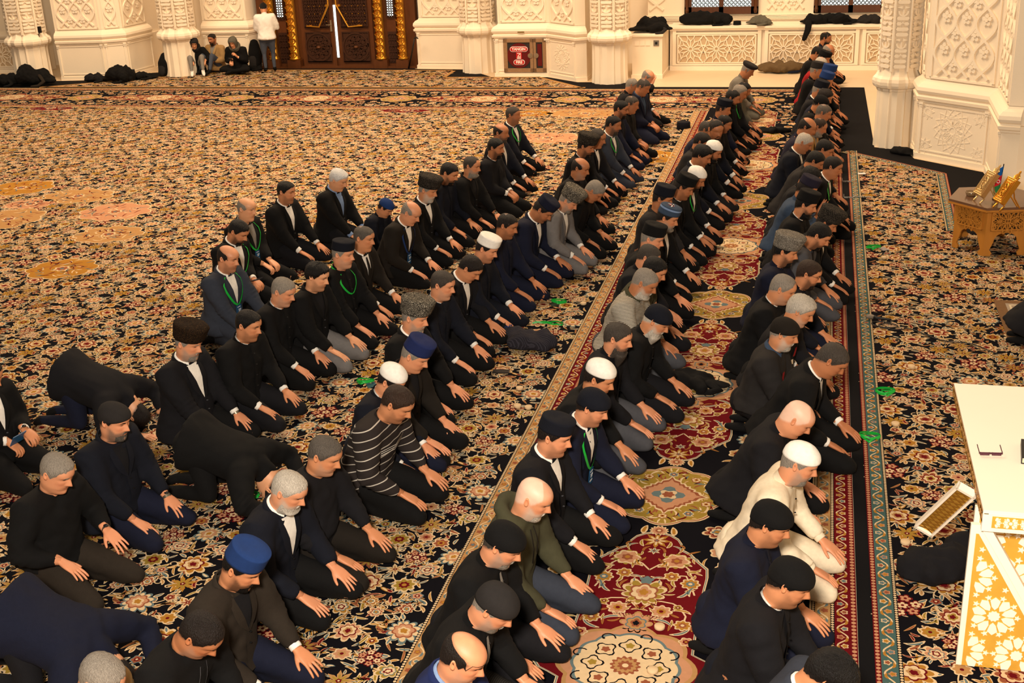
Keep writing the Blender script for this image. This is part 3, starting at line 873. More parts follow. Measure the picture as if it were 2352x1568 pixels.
def bench(x0, x1, y0, y1, h, grilles, name='window_bench', label=None):
    b = empty(name, ((x0+x1)/2, y0, 0)); f = Face((x0, y0), (x1, y0)); ox, oy = (x0+x1)/2, y0
    f.a = np.array([x0-ox, 0.0])
    m = MB(); m.box(((x0+x1)/2-ox, (y1-y0)/2+.02, h/2-.02), (x1-x0, y1-y0-.04, h-.05)); m.build('body', PLASTER, b)
    m = MB(); m.box((0, (y1-y0)/2-.03, h-.02), (x1-x0, y1-y0+.05, .045)); f.box(m, 0, x1-x0, h-.085, h-.045, -.01, .03); m.build('top', PLASTER2, b)
    m = MB(); f.box(m, 0, x1-x0, 0.0, .10, -.01, .025); m.build('plinth', PLASTER2, b)
    for g0, g1, ns in grilles:
        u0, u1 = g0-x0, g1-x0
        m = MB(); f.box(m, u0-.03, u1+.03, .16, .79, -.01, .004); p = m.build('grille_backing', GRILLBACK, b)
        m = MB(); star_grille(f, m, u0, u1, .17, .78, ns); m.build('star_grille', PLASTER2, b)
        m = MB(); f.box(m, u0-.12, u0-.04, .11, h-.09, -.01, .014); f.box(m, u1+.04, u1+.12, .11, h-.09, -.01, .014); f.box(m, u0-.04, u1+.04, .80, .84, -.01, .014); f.box(m, u0-.04, u1+.04, .11, .15, -.01, .014)
        m.build('frame', PLASTER2, b)
    tag(b, label, 'bench'); return b
bench(-3.30, 2.9, 28.15, 28.85, .97, [(-3.12,-1.40,3),(-1.09,.69,3),(.99,2.75,3)], label='long white wall bench with three star-pattern grilles under the windows')
bench(-21.5, -19.35, 27.9, 28.6, .97, [(-21.3,-19.5,3)], label='white bench with a star grille at the far left behind the column')
bl = MB(); bl.box((0,.85,.47), (.66,1.7,.94)); bl.box((0,.83,.925), (.70,1.76,.04)); bl.box((0,.83,.04), (.69,1.74,.08))
bk = empty('wall_cabinet', (-3.67, 27.07, 0)); bl.build('body', PLASTER, bk)
for i, x in enumerate((-.22,-.10,.02)):
    m = MB(); m.box((x,-.005,.76), (.10,.012,.10)); m.build('socket', PLASTER2, bk)
m = MB(); m.box((.20,-.006,.76), (.12,.014,.12)); s_ = m.build('socket_frame', mat('grey_plastic', srgb(120,112,100), .4), bk)
m = MB(); m.box((.20,-.015,.76), (.05,.01,.05)); m.build('socket_hole', mat('black_plastic', srgb(20,20,22), .4), s_)
tag(bk, 'white boxed-in wall cabinet with sockets beside the round column', 'cabinet')

# wall behind the bench with windows
def window(name, x0, x1, z0, z1, y):
    f = Face((x0, y), (x1, y)); m = MB(); w = x1-x0; h = z1-z0
    for a in ((0,w,0,.16),(0,w,h-.14,h),(0,.16,0,h),(w-.16,w,0,h),(w/2-.05,w/2+.05,0,h)): f.box(m, a[0], a[1], z0+a[2], z0+a[3], 0, .09)
    o = m.build(name, WOODMID); struct(o)
    for k in (0, 1):
        u0 = .16 if k == 0 else w/2+.05; u1 = w/2-.05 if k == 0 else w-.16
        m = MB(); f.box(m, u0, u1, z0+.16, z1-.14, .0, .02); m.build('pane', PANE, o)
        m = MB(); n = 7; d = (u1-u0)/n
        zz = z0+.16
        while zz < z1-.2:
            for i in range(n):
                uc = u0+(i+.5)*d; zc = zz+d/2; r = d*.5
                f.bar(m, [(uc-r,zc),(uc,zc+r),(uc+r,zc),(uc,zc-r)], .013, .02, .035, closed=True)
                f.bar(m, [(uc+.028*math.cos(t), zc+.028*math.sin(t)) for t in np.arange(8)*PI/4], .010, .02, .034, closed=True)
            for i in range(n+1): f.bar(m, [(u0+i*d+.022*math.cos(t), zz+.022*math.sin(t)) for t in np.arange(6)*PI/3], .010, .02, .034, closed=True)
            zz += d
        m.build('lattice', WOODDK, o)
    for u in (.03, w-.09):
        m = MB(); c = f.P(u+.03, z0, .10); m.lathe([(.035,.02),(.045,.10),(.03,.14),(.04,.22),(.04,.6),(.03,.65),(.04,h)], 10, c); m.build('colonette', WOODMID, o, True)
    return o
fw2 = MB(); fw2.box((-.4, 29.1, 3.5), (7.0, .4, 7)); struct(fw2.build('wall_window', PLASTER))
window('window_1', -3.05, -1.40, 1.155, 3.3, 28.88); window('window_2', -.19, 1.40, 1.155, 3.3, 28.88)
rl = MB(); f = Face((-4.0, 28.9), (3.0, 28.9))
ogee(f, rl, .05, .55, 1.25, 3.3, .40); ogee(f, rl, 2.75, 3.65, 1.25, 3.3, .30)
for k in range(4): f.bar(rl, [(0,1.03+.03*k),(3.5,1.03+.03*k),(7,1.03+.03*k)], .02, -.01, .03+.01*(2-abs(1.5-k)))
struct(rl.build('trim_5', PLASTER2))

# right foreground pier and column
column('trim_6', (1.22, 20.58), .315, -PI/2, base=.98)
B_ = G(2301,290,.95)[:2]; C_ = G(2345,293,.95)[:2]
_, rp, rup = pilaster('wall_pier_5', [(1.50,20.3),(1.52,19.72),(2.46,18.90),tuple(B_),tuple(C_)], [(6.0,C_[1]+.1),(6.0,22),(1.6,21.6)], dado=.96)
rs = MB(); f = Face(rp[1], rp[2]); starlines(f, rs, f.L/2, .50, .34); starlines(f, rs, f.L/2, .50, .2, n=12)
for k in (0, 1): starlines(f, rs, .16+k*(f.L-.32), .22, .12, n=8); starlines(f, rs, .16+k*(f.L-.32), .74, .12, n=8)
struct(rs.build('trim_7', PLASTER2))
column('trim_8', (float(C_[0])+.55, float(C_[1])-.1), .33, -PI/2, base=.98)
rs = MB(); f = Face(firep[2], firep[3]); starlines(f, rs, f.L/2, .48, .28); struct(rs.build('trim_9', PLASTER2))
m = MB(); f = Face(firep[1], firep[2]); f.box(m, .55, .70, .985, 1.012, .058, .07); tag(m.build('name_plate', mat('brass_plate', srgb(150,120,70), .4, .6)), 'small brass plate on the ledge above the fire cabinet', 'plate')

# ---- text helper (built-in font)
def text_mesh(name, s, size, m, parent, origin, xdir, ydir, depth=.002, bold=0.0):
    cu = bpy.data.curves.new(name, 'FONT'); cu.body = s; cu.size = size; cu.align_x = 'CENTER'; cu.align_y = 'CENTER'; cu.extrude = depth; cu.offset = bold
    t = bpy.data.objects.new(name, cu); COL.objects.link(t)
    dg = bpy.context.evaluated_depsgraph_get(); me = bpy.data.meshes.new_from_object(t.evaluated_get(dg))
    COL.objects.unlink(t); bpy.data.objects.remove(t); bpy.data.curves.remove(cu)
    x = np.array(xdir, float); y = np.array(ydir, float); zz = np.cross(x, y)
    co = np.zeros(len(me.vertices)*3); me.vertices.foreach_get('co', co); co = co.reshape(-1,3)
    co = np.array(origin)+co[:,0:1]*x+co[:,1:2]*y+co[:,2:3]*zz
    me.vertices.foreach_set('co', co.ravel()); me.materials.clear(); me.materials.append(m); me.update(); me.name = name
    return link(name, me, parent)

# ---- fire cabinet
f = Face(firep[1], firep[2]); u0, u1, z0, z1 = .20, 1.18, .105, .85
fc = empty('fire_cabinet', (0,0,0))
MARB = mat('brown_marble', srgb(150,116,82), .35, vary=.3, vscale=30, spec=.5); REDP = mat('red_reel', srgb(96,14,12), .45)
SIGNR = mat('sign_red', srgb(190,24,24), .5); SIGNW = mat('sign_white', srgb(245,235,225), .5); GLS = mat('dark_glass', srgb(40,42,44), .12, spec=.6)
m = MB(); f.box(m, u0, u1, z0, z1, .0, .012); m.build('backing', GLS, fc)
m = MB()
us = u0+.68
for a in ((u0,us,z0,z0+.09),(u0,us,z1-.08,z1),(u0,u0+.09,z0,z1),(us-.07,us,z0,z1),(us+.01,u1,z0,z0+.09),(us+.01,u1,z1-.08,z1),(us+.01,us+.07,z0,z1),(u1-.08,u1,z0,z1)): f.box(m, *a, .01, .035)
m.build('marble_frame', MARB, fc)
m = MB(); cu, cz, R = u0+.355, (z0+z1)/2, .275
f.poly(m, [(cu+R*math.cos(t), cz+R*math.sin(t)) for t in np.arange(28)*2*PI/28], .012, .022); m.build('hose_reel', REDP, fc)
m = MB(); f.box(m, us+.10, u1-.10, z0+.14, z1-.12, .012, .02); m.build('side_door', REDP, fc)
for du in (.055, .05+.11-.03):
    m = MB(); c = (us-.065 if du < .06 else us+.075, cz)
    f.poly(m, [(c[0]+.055*math.cos(t), c[1]+.055*math.sin(t)) for t in np.arange(16)*2*PI/16], .03, .05); kn = m.build('knob', mat('steel', srgb(180,165,140), .3, .8), fc)
    m = MB(); f.bar(m, [(c[0]-.02,c[1]-.015),(c[0],c[1]),(c[0]+.025,c[1]+.02)], .016, .05, .065); m.build('knob_grip', mat('steel', (1,1,1)), kn)
def pill(face, cu, cz, w, h, o0, o1, name, m_, par):
    th = np.linspace(-PI/2, PI/2, 9); r = h/2
    pts = [(cu+w/2-r+r*math.cos(t), cz+r*math.sin(t)) for t in th]+[(cu-w/2+r-r*math.cos(t), cz-r*math.sin(t)) for t in th]
    m = MB(); face.poly(m, pts, o0, o1); return m.build(name, m_, par)
xd = (f.d[0], f.d[1], 0)
for s, zc, w in (('YANGIN', .62, .41), ('FIRE', .33, .26)):
    pl_ = pill(f, cu, zc, w, .115, .022, .036, 'sign_plate', SIGNW, fc); pill(f, cu, zc, w-.022, .095, .030, .039, 'sign_face', SIGNR, pl_)
    text_mesh('sign_text', s, .083, SIGNW, pl_, f.P(cu, zc, .040), xd, (0,0,1), .002, .003)
m = MB(); f.box(m, cu-.065, cu+.065, cz-.075, cz+.075, .022, .036); pc = m.build('pictogram', SIGNR, fc)
m = MB(); f.bar(m, [(cu-.04,cz+.05),(cu+.04,cz+.05),(cu+.04,cz-.02),(cu-.03,cz-.02)], .014, .036, .039); f.bar(m, [(cu-.03,cz-.02),(cu,cz+.015),(cu+.03,cz+.045)], .014, .036, .039); f.box(m, cu-.045, cu+.045, cz-.065, cz-.04, .036, .039); m.build('pictogram_mark', SIGNW, pc)
tag(fc, 'fire hose cabinet with marble frame, red reel and YANGIN FIRE signs', 'fire cabinet')

# ---- carved double door with gold columns
DY = 28.62
dr = empty('door_1', (0,0,0)); struct(dr)
f = Face((-13.45, DY), (-9.48, DY)); W = f.L; X = lambda x: x+13.45
m = MB(); f.box(m, -.1, W+.02, 0, 4.0, -.25, -.06); m.build('door_frame', WOODMID, dr)
m = MB(); f.box(m, -.1, W+.02, 0, .05, -.2, .12); m.build('threshold', WOODMID, dr)
for (x0, x1) in ((-12.40,-11.53),(-11.45,-10.53)):
    u0, u1 = X(x0), X(x1); m = MB(); f.box(m, u0, u1, .05, 3.2, -.06, -.005); lf = m.build('door_leaf', WOODMID, dr)
    uc = (u0+u1)/2; hw = (u1-u0)/2-.12
    m = MB()
    for z0, z1 in ((.16,.86),(.98,2.2)):
        f.box(m, uc-hw, uc+hw, z0, z1, -.01, .006)
    m.build('carved_panel', WOODDK, lf)
    m = MB()
    for z0, z1 in ((.16,.86),(.98,2.2)):
        f.bar(m, [(uc-hw,z0),(uc+hw,z0),(uc+hw,z1),(uc-hw,z1)], .03, 0, .03, closed=True)
    zc = .51; R = .33
    f.bar(m, [(uc+R*math.cos(t), zc+R*math.sin(t)) for t in np.arange(24)*2*PI/24], .035, 0, .028, closed=True)
    for i in range(10):
        a = i*2*PI/10
        for rr, q in ((.22,.055),(.12,.04)):
            f.bar(m, [(uc+rr*math.cos(a)+q*math.cos(t), zc+rr*math.sin(a)+q*math.sin(t)) for t in np.arange(9)*2*PI/9], .02, 0, .022, closed=True)
    for sx in (-1,1):
        for sz in (-1,1): f.bar(m, [(uc+sx*(hw-.03), zc+sz*.2), (uc+sx*(hw-.09), zc+sz*.26), (uc+sx*(hw-.16), zc+sz*.32)], .03, 0, .02)
    zz = 1.05
    k = 0
    while zz < 2.15:
        for i in range(9):
            u = uc-hw+.05+(i+.5*(k%2))*(2*hw-.1)/8.5
            if u < uc+hw-.03: f.bar(m, [(u+.045*math.cos(t), zz+.045*math.sin(t)) for t in np.arange(6)*PI/3], .014, 0, .02, closed=True)
        zz += .075; k += 1
    m.build('carving', WOODDK, lf)
    m = MB(); m.lathe([(.005,-.03),(.055,-.02),(.06,0),(.04,.02),(.005,.03)], 12, f.P(uc, zc, .03)); m.build('boss', WOODMID, lf, True)
    for zz in (1.12,1.30,1.48,1.66,1.84):
        for i in range(4):
            u = uc-hw+.10+i*(2*hw-.2)/3+(.05 if int(zz*100)%36 else -.02); th = np.arange(6)*PI/3
            mm = MB(); f.poly(mm, [(u+.012*math.cos(t), zz+.012*math.sin(t)) for t in th], .0, .03); mm.build('gold_stud', GOLD, lf)
m = MB(); f.box(m, X(-11.515), X(-11.465), .25, 1.5, -.05, -.02); m.build('daylight_gap', PANE, dr)
for s in (-1, 1):
    xc = -11.49; m = MB()
    m.tube([f.P(X(xc+s*.10),2.2,.10), f.P(X(xc+s*.10),1.52,.10), f.P(X(xc+s*.38),1.00,.12), f.P(X(xc+s*.72),1.02,.06)], .022, 8); hd = m.build('handle', GOLD, dr)
    m = MB(); c = f.P(X(xc+s*.16),1.50,.04); m.box(c, (.06,.06,.05)); m.box(f.P(X(xc+s*.62),1.02,.03), (.06,.06,.04)); m.build('handle_bracket', GOLD, hd)
m = MB(); f.box(m, X(-11.62), X(-11.575), .88, 1.15, -.005, .02); f.box(m, X(-11.72), X(-11.58), 1.03, 1.05, .02, .035); m.build('lock_plate', mat('steel', (1,1,1)), dr)
def gold_column(x0, x1):
    u0, u1 = X(x0), X(x1); uc = (u0+u1)/2; r = (u1-u0)/2*.8
    p = empty('gold_column'); p.parent = dr
    m = MB(); f.box(m, u0-.02, u1+.02, .0, .21, -.08, .14); m.build('plinth', WOODMID, p)
    m = MB(); c = f.P(uc, .21, .03); m.lathe([(r*1.15,0),(r*1.15,.04),(r*.9,.07),(r*.9,3.2)], 16, c); m.build('shaft', GOLD, p, True)
    m = MB(); z = .31; k = 0
    ff = Face(f.P(uc-r, 0, .03+r*.86)[:2], f.P(uc+r, 0, .03+r*.86)[:2]); c0 = r
    while z < 2.6:
        f2 = [(c0-.09,z+.02),(c0-.06,z+.085),(c0,z+.10),(c0+.06,z+.085),(c0+.09,z+.02),(c0,z-.075)]
        ff.bar(m, f2, .022, -.03, .022, closed=True)
        ff.poly(m, [(c0+.045*math.cos(t), z+.025+.04*math.sin(t)) for t in np.arange(7)*2*PI/7], -.02, .028)
        ff.poly(m, [(c0-.028,z+.0),(c0+.028,z+.0),(c0,z-.045)], -.02, .02)
        z += .165
    m.build('shell_carving', GOLD, p)
for a in ((-13.30,-13.02),(-12.76,-12.46),(-10.50,-10.20),(-9.93,-9.66)): gold_column(*a)
for x0, x1 in ((-13.02,-12.78),(-10.17,-9.94)):
    u0, u1 = X(x0), X(x1); m = MB(); f.box(m, u0, u1, .05, 3.2, -.06, -.01); sp = m.build('side_panel', WOODMID, dr)
    m = MB(); f.box(m, u0+.01, u1-.01, .12, .86, -.02, .004); m.build('carved_panel', WOODDK, sp)
    m = MB(); f.box(m, u0+.03, u1-.03, 1.22, 2.6, -.02, .0); m.build('pane', PANE, sp)
    m = MB(); zz = 1.20
    while zz < 2.6:
        for i in range(3):
            uc = u0+.03+(i+.5)*(u1-u0-.06)/3; r = (u1-u0-.06)/6
            f.bar(m, [(uc+r*math.cos(t), zz+r*math.sin(t)) for t in np.arange(6)*PI/3], .016, 0, .02, closed=True)
        zz += 2*r
    f.bar(m, [(u0+.02,1.20),(u0+.02,1.9),(u0+.02,2.6)], .03, 0, .03); f.bar(m, [(u1-.02,1.20),(u1-.02,1.9),(u1-.02,2.6)], .03, 0, .03)
    m.build('lattice', WOODDK, sp)
    m = MB()
    for i in range(5):
        for k in range(3):
            uc = u0+.05+k*(u1-u0-.10)/2; zc = .2+i*.14; f.bar(m, [(uc+.035*math.cos(t), zc+.05*math.sin(t)) for t in np.arange(7)*2*PI/7], .014, 0, .02, closed=True)
    m.build('carving', WOODDK, sp)
# ------------------------------------------------------------------ people
SKIN = [mat('skin_fair', srgb(212,152,112), .5, vary=.10, vscale=22, bump=.08, bscale=220, tint=True, spec=.4),
        mat('skin_warm', srgb(194,130,90), .5, vary=.10, vscale=22, bump=.08, bscale=220, tint=True, spec=.4),
        mat('skin_tan', srgb(174,112,74), .5, vary=.10, vscale=22, bump=.08, bscale=220, tint=True, spec=.4),
        mat('skin_rosy', srgb(206,140,102), .5, vary=.10, vscale=22, bump=.08, bscale=220, tint=True, spec=.4)]
HAIRC = {'black': (14,11,10), 'dark': (26,19,16), 'brown': (48,33,24), 'greydark': (62,55,49), 'grey': (134,125,114), 'silver': (184,174,160), 'white': (246,238,224), 'saltpepper': (84,77,70)}
def hair_mat(c): return mat('hair_'+c, srgb(*HAIRC[c]), .55, bump=1.0, bscale=230, vary=.55, vscale=150, spec=.25, stretch=(1,1,.22))
CLOTH = {'black': (12,11,11), 'ink': (19,18,21), 'charcoal': (36,33,32), 'navy': (18,21,38), 'deepnavy': (15,17,26), 'blue': (26,36,78), 'grey': (110,106,104), 'midgrey': (70,70,74), 'slate': (48,52,62),
         'olive': (62,60,42), 'cream': (226,210,182), 'white': (236,230,220), 'tan': (160,126,80), 'brown': (40,33,26), 'darkbrown': (26,21,16), 'red': (140,20,24), 'purple': (32,28,42), 'lightblue': (120,142,178),
         'jean': (70,76,88), 'greygreen': (92,88,76), 'ash': (128,122,114), 'green': (30,160,60), 'royal': (26,50,98), 'khaki': (96,76,50), 'steel': (52,66,86)}
def cloth_mat(c):
    return mat('cloth_'+c, srgb(*CLOTH[c]), .88, bump=.4, bscale=420, vary=.15, vscale=40, spec=.18)
def fur_mat(c, col, col2):
    k = 'fur_'+c
    if k in MATS: return MATS[k]
    m = mat(k, srgb(*col), .9, bump=1.0, bscale=75, spec=.1)
    nt = m.node_tree; N = nt.nodes; L = nt.links; b = N['Principled BSDF']
    w = N.new('ShaderNodeTexVoronoi'); w.inputs['Scale'].default_value = 62; w.feature = 'DISTANCE_TO_EDGE'
    nz = N.new('ShaderNodeTexNoise'); nz.inputs['Scale'].default_value = 45; tc = N.new('ShaderNodeTexCoord')
    ad = N.new('ShaderNodeMix'); ad.data_type = 'RGBA'; ad.inputs['Factor'].default_value = .12
    L.new(tc.outputs['Object'], nz.inputs['Vector']); L.new(tc.outputs['Object'], ad.inputs['A']); L.new(nz.outputs['Color'], ad.inputs['B']); L.new(ad.outputs['Result'], w.inputs['Vector'])
    cr = N.new('ShaderNodeValToRGB'); cr.color_ramp.elements[0].color = srgb(*col2); cr.color_ramp.elements[1].color = srgb(*col); cr.color_ramp.elements[0].position = .10; cr.color_ramp.elements[1].position = .34
    L.new(w.outputs['Distance'], cr.inputs['Fac']); L.new(cr.outputs['Color'], b.inputs['Base Color'])
    return m
def stripe_mat(name, ca, cb, scale, axis='Z', rot=(0,0,0), pos=.5):
    if name in MATS: return MATS[name]
    m = mat(name, srgb(*ca), .9, bump=.3, bscale=400, spec=.15); nt = m.node_tree; N = nt.nodes; L = nt.links
    w = N.new('ShaderNodeTexWave'); w.bands_direction = axis; w.inputs['Scale'].default_value = scale; w.inputs['Distortion'].default_value = .4
    tc = N.new('ShaderNodeTexCoord'); mp = N.new('ShaderNodeMapping'); mp.inputs['Rotation'].default_value = rot
    L.new(tc.outputs['Object'], mp.inputs['Vector']); L.new(mp.outputs['Vector'], w.inputs['Vector'])
    cr = N.new('ShaderNodeValToRGB'); cr.color_ramp.interpolation = 'CONSTANT'; cr.color_ramp.elements[0].color = srgb(*ca); cr.color_ramp.elements[1].color = srgb(*cb); cr.color_ramp.elements[1].position = pos
    L.new(w.outputs['Fac'], cr.inputs['Fac']); L.new(cr.outputs['Color'], N['Principled BSDF'].inputs['Base Color'])
    return m

# ---- meshing tools
_wsc = bpy.data.scenes.new('workbench')          # a separate scene to melt shapes in; removed when the people are done
_tmp_me = bpy.data.meshes.new('work'); _tmp = bpy.data.objects.new('work', _tmp_me); _wsc.collection.objects.link(_tmp)
_rm = _tmp.modifiers.new('remesh', 'REMESH'); _rm.mode = 'VOXEL'; _rm.use_smooth_shade = True
_dc = _tmp.modifiers.new('dec', 'DECIMATE'); _dc.show_viewport = False; _dc.show_render = False
def fuse(mb, voxel, ratio=None, smooth=4):
    """melt overlapping shapes into one continuous skin"""
    me = mb.raw('w'); me.update(calc_edges=True)
    _tmp.data = me; _rm.voxel_size = voxel
    _dc.show_viewport = ratio is not None
    if ratio: _dc.ratio = ratio
    with bpy.context.temp_override(scene=_wsc, view_layer=_wsc.view_layers[0]):
        dg = bpy.context.evaluated_depsgraph_get(); dg.update()
    ev = _tmp.evaluated_get(dg); em = ev.to_mesh()
    n = len(em.vertices); v = np.zeros(n*3, np.float32); em.vertices.foreach_get('co', v); v = v.reshape(-1,3).astype(float)
    e = np.zeros(len(em.edges)*2, np.int32); em.edges.foreach_get('vertices', e); e = e.reshape(-1,2)
    ls = np.zeros(len(em.loops), np.int32); em.loops.foreach_get('vertex_index', ls)
    lt = np.zeros(len(em.polygons), np.int32); em.polygons.foreach_get('loop_total', lt)
    st = np.r_[0, np.cumsum(lt)[:-1]]
    f = []
    for k in np.unique(lt):
        i = st[lt == k]; f.append(ls[i[:,None]+np.arange(k)[None,:]].astype(np.int64))
    ev.to_mesh_clear(); _tmp.data = _tmp_me; bpy.data.meshes.remove(me)
    deg = np.bincount(e.ravel(), minlength=n).astype(float)[:,None]; deg[deg == 0] = 1
    for k in range(smooth):
        s = np.zeros_like(v)
        for c in range(3): s[:,c] = np.bincount(e[:,0], v[e[:,1],c], n)+np.bincount(e[:,1], v[e[:,0],c], n)
        v = v+.5*(s/deg-v)
    return v, f
def add_all(mb, v, fs):
    n = mb.n; mb.v.append(np.asarray(v, float)); mb.n += len(v)
    for q in fs: mb.c.append((q+n, 0))
def wr(p, s):
    """cheap smooth noise for cloth folds"""
    x, y, z = p[:,0], p[:,1], p[:,2]
    return (np.sin(x*31+s+4*np.sin(z*13+s*2))*np.sin(z*27+s*1.7+3*np.sin(y*17+s))+.6*np.sin(y*43+x*19+s*3.1+2*np.sin(z*23)))/1.6

# ---- head
HZ = np.array([-.015,-.004,.004,.012,.022,.034,.045,.054,.061,.067,.073,.080,.087,.093,.099,.106,.114,.122,.129,.134,.139,.145,.151,.157,.164,.172,.182,.193,.204,.214,.222,.229,.2335,.2355])
T_F = [(-.10,.050),(-.05,.045),(-.03,.044),(-.015,.050),(-.004,.072),(.004,.086),(.015,.095),(.03,.095),(.045,.092),(.06,.096),(.08,.097),(.1,.096),(.12,.095),(.137,.093),(.155,.099),(.175,.098),(.19,.090),(.205,.076),(.22,.050),(.231,.022),(.2355,.004)]
T_B = [(-.10,-.075),(-.05,-.070),(-.015,-.070),(.02,-.074),(.05,-.082),(.09,-.094),(.13,-.102),(.165,-.102),(.19,-.094),(.21,-.076),(.222,-.055),(.231,-.026),(.2355,-.006)]
T_W = [(-.10,.068),(-.05,.060),(-.015,.059),(0,.056),(.02,.060),(.05,.066),(.08,.070),(.11,.074),(.14,.077),(.17,.077),(.19,.071),(.205,.061),(.22,.043),(.231,.020),(.2355,.004)]
def head_pt(z, th, off=0.0, feat=False, full=0.0):
    """point of the head surface at height z and angle th (0 = face)"""
    z = np.asarray(z, float); th = np.asarray(th, float)
    F, B, W = ipol(z, T_F), ipol(z, T_B), ipol(z, T_W)
    W = W+full*np.exp(-((z-.05)/.05)**2)
    c, s = np.cos(th), np.sin(th)
    jaw = np.clip((.06-z)/.08, 0, 1)
    p = 2.25-.55*jaw
    ex = 2.0/p
    cx = np.sign(c)*np.abs(c)**np.where(c > 0, ex, 1.0); sy = np.sign(s)*np.abs(s)**np.where(c > 0, ex, 1.0)
    x = np.where(c > 0, F, -B)*cx; y = W*sy
    if feat:
        fr = (c > 0)
        A = np.interp(z, [.084,.092,.099,.106,.125,.143,.152], [0,.019,.032,.031,.018,.008,0])
        wn = np.interp(z, [.085,.095,.105,.15], [.0135,.0135,.0105,.0085])
        d = A*np.exp(-(y/wn)**2)+.006*np.exp(-((np.abs(y)-.015)/.007)**2-((z-.096)/.008)**2)
        d -= .013*np.exp(-((np.abs(y)-.031)/.018)**2-((z-.138)/.0105)**2)
        d += .0065*np.exp(-((np.abs(y)-.031)/.013)**2-((z-.1375)/.0055)**2)
        d += .004*np.exp(-((np.abs(y)-.028)/.02)**2-((z-.155)/.007)**2)
        d += .0055*np.exp(-(y/.020)**2-((z-.0735)/.005)**2)+.0055*np.exp(-(y/.018)**2-((z-.060)/.005)**2)
        d -= .005*np.exp(-(y/.024)**2-((z-.067)/.003)**2)
        d += .005*np.exp(-(y/.016)**2-((z-.022)/.014)**2)-.004*np.exp(-(y/.03)**2-((z-.046)/.006)**2)
        d += .004*np.exp(-((np.abs(y)-.052)/.016)**2-((z-.112)/.014)**2)
        x = x+np.where(fr, d, 0)
    if np.any(off):
        nx, ny = x-0.0, y*1.35; nz = (z-.12)*.9
        l = np.sqrt(nx**2+ny**2+nz**2)+1e-9
        x, y, z = x+nx/l*off, y+ny/l*off, z+nz/l*off
    return np.stack([x, y, z+0*x], -1)
def theta(n):
    u = np.arange(n)*2*PI/n-PI           # from the back of the head round to the back again, dense at the face
    return u-.42*np.sin(u)

def ear(side):
    pts = []; n, k = 10, 4
    for j in range(k):
        rr = [1.0, .92, .62, .15][j]; o = [0.0, .014, .013, .006][j]
        for i in range(n):
            a = 2*PI*i/n
            x = -.010+rr*.0145*math.cos(a)-.006*math.sin(a); z = .124+rr*(.028*math.sin(a))
            y = .070+o+.006*max(0, -math.cos(a))*rr
            pts.append((x, side*y, z))
    f = []
    for j in range(k-1):
        for i in range(n):
            q = (j*n+i, j*n+(i+1)%n, (j+1)*n+(i+1)%n, (j+1)*n+i); f.append(q if side < 0 else q[::-1])
    f.append(tuple(range((k-1)*n, k*n))[::-1 if side > 0 else 1])
    return np.array(pts), f

# ---- hands
def make_hand(pose, ratio):
    """right hand, wrist at the origin, fingers along +x, back of the hand +z, thumb towards +y"""
    mb = MB()
    rings = []
    for x, w, t, zc in ((-.05,.027,.021,0),(-.015,.027,.019,0),(.01,.031,.018,0),(.04,.040,.017,.002),(.07,.043,.015,.003),(.095,.041,.012,.001),(.103,.036,.008,0)):
        a = np.arange(14)*2*PI/14; rings.append(np.c_[np.full(14, x), w*np.sign(np.cos(a))*np.abs(np.cos(a))**.8, zc+t*np.sign(np.sin(a))*np.abs(np.sin(a))**.8])
    v, f = loft(rings); mb.add(v, f)
    spread, curl = {'flat': (1.0, .16), 'spread': (1.7, .14), 'close': (.35, .2), 'curl': (.3, .75), 'pray': (.25, .05)}[pose]
    for i, (y, L, ang) in enumerate(((.030,.074,.13),(.0105,.082,.03),(-.010,.076,-.09),(-.029,.060,-.22))):
        p = np.array([.085, y, .002]); a = ang*spread; pts = [p]; b = -.02
        for s, kk in ((.30,1),(.40,.9),(.28,.8),(.22,.6)):
            pts.append(pts[-1]+L*1.0*s*np.array([math.cos(a)*math.cos(b), math.sin(a)*math.cos(b), math.sin(b)])); b -= curl*kk
        v, f = tube(pts, np.array([.0098,.0092,.0088,.0082,.0070])*(1.0 if i < 3 else .9), 8, rnd=True); mb.add(v, f)
    tb = {'flat': (.75,0), 'spread': (1.0,0), 'close': (.45,0), 'curl': (.35,-.4), 'pray': (.3,0)}[pose]
    p = np.array([.018,.020,-.004]); a = tb[0]; pts = [p]
    for L in (.032,.034,.026):
        pts.append(pts[-1]+L*np.array([math.cos(a), math.sin(a), -.12+tb[1]])); a -= .18
    v, f = tube(pts, [.0135,.0125,.0105,.0085], 8, rnd=True); mb.add(v, f)
    return fuse(mb, .0034, ratio, 3)
HANDS = {}
def hand(pose, lod):
    k = (pose, lod)
    if k not in HANDS: HANDS[k] = make_hand(pose, {0:.19, 1:.08, 2:.04}[lod])
    return HANDS[k]
def rot_y(a): c, s = math.cos(a), math.sin(a); return np.array([[c,0,s],[0,1,0],[-s,0,c]])
def rot_z(a): c, s = math.cos(a), math.sin(a); return np.array([[c,-s,0],[s,c,0],[0,0,1]])
def rot_x(a): c, s = math.cos(a), math.sin(a); return np.array([[1,0,0],[0,c,-s],[0,s,c]])

TW = [(-.42,.255),(-.30,.250),(-.20,.243),(-.08,.230),(0,.218),(.15,.202),(.35,.200),(.55,.212),(.72,.222),(.84,.205),(.92,.150),(1.0,.084)]
TF = [(-.42,.16),(-.30,.20),(-.20,.225),(-.08,.215),(0,.195),(.15,.190),(.35,.178),(.55,.166),(.72,.148),(.84,.116),(.92,.088),(1.0,.068)]
TB = [(-.42,.25),(-.30,.24),(-.20,.225),(-.08,.205),(0,.185),(.15,.150),(.35,.138),(.55,.142),(.72,.140),(.84,.124),(.92,.100),(1.0,.076)]

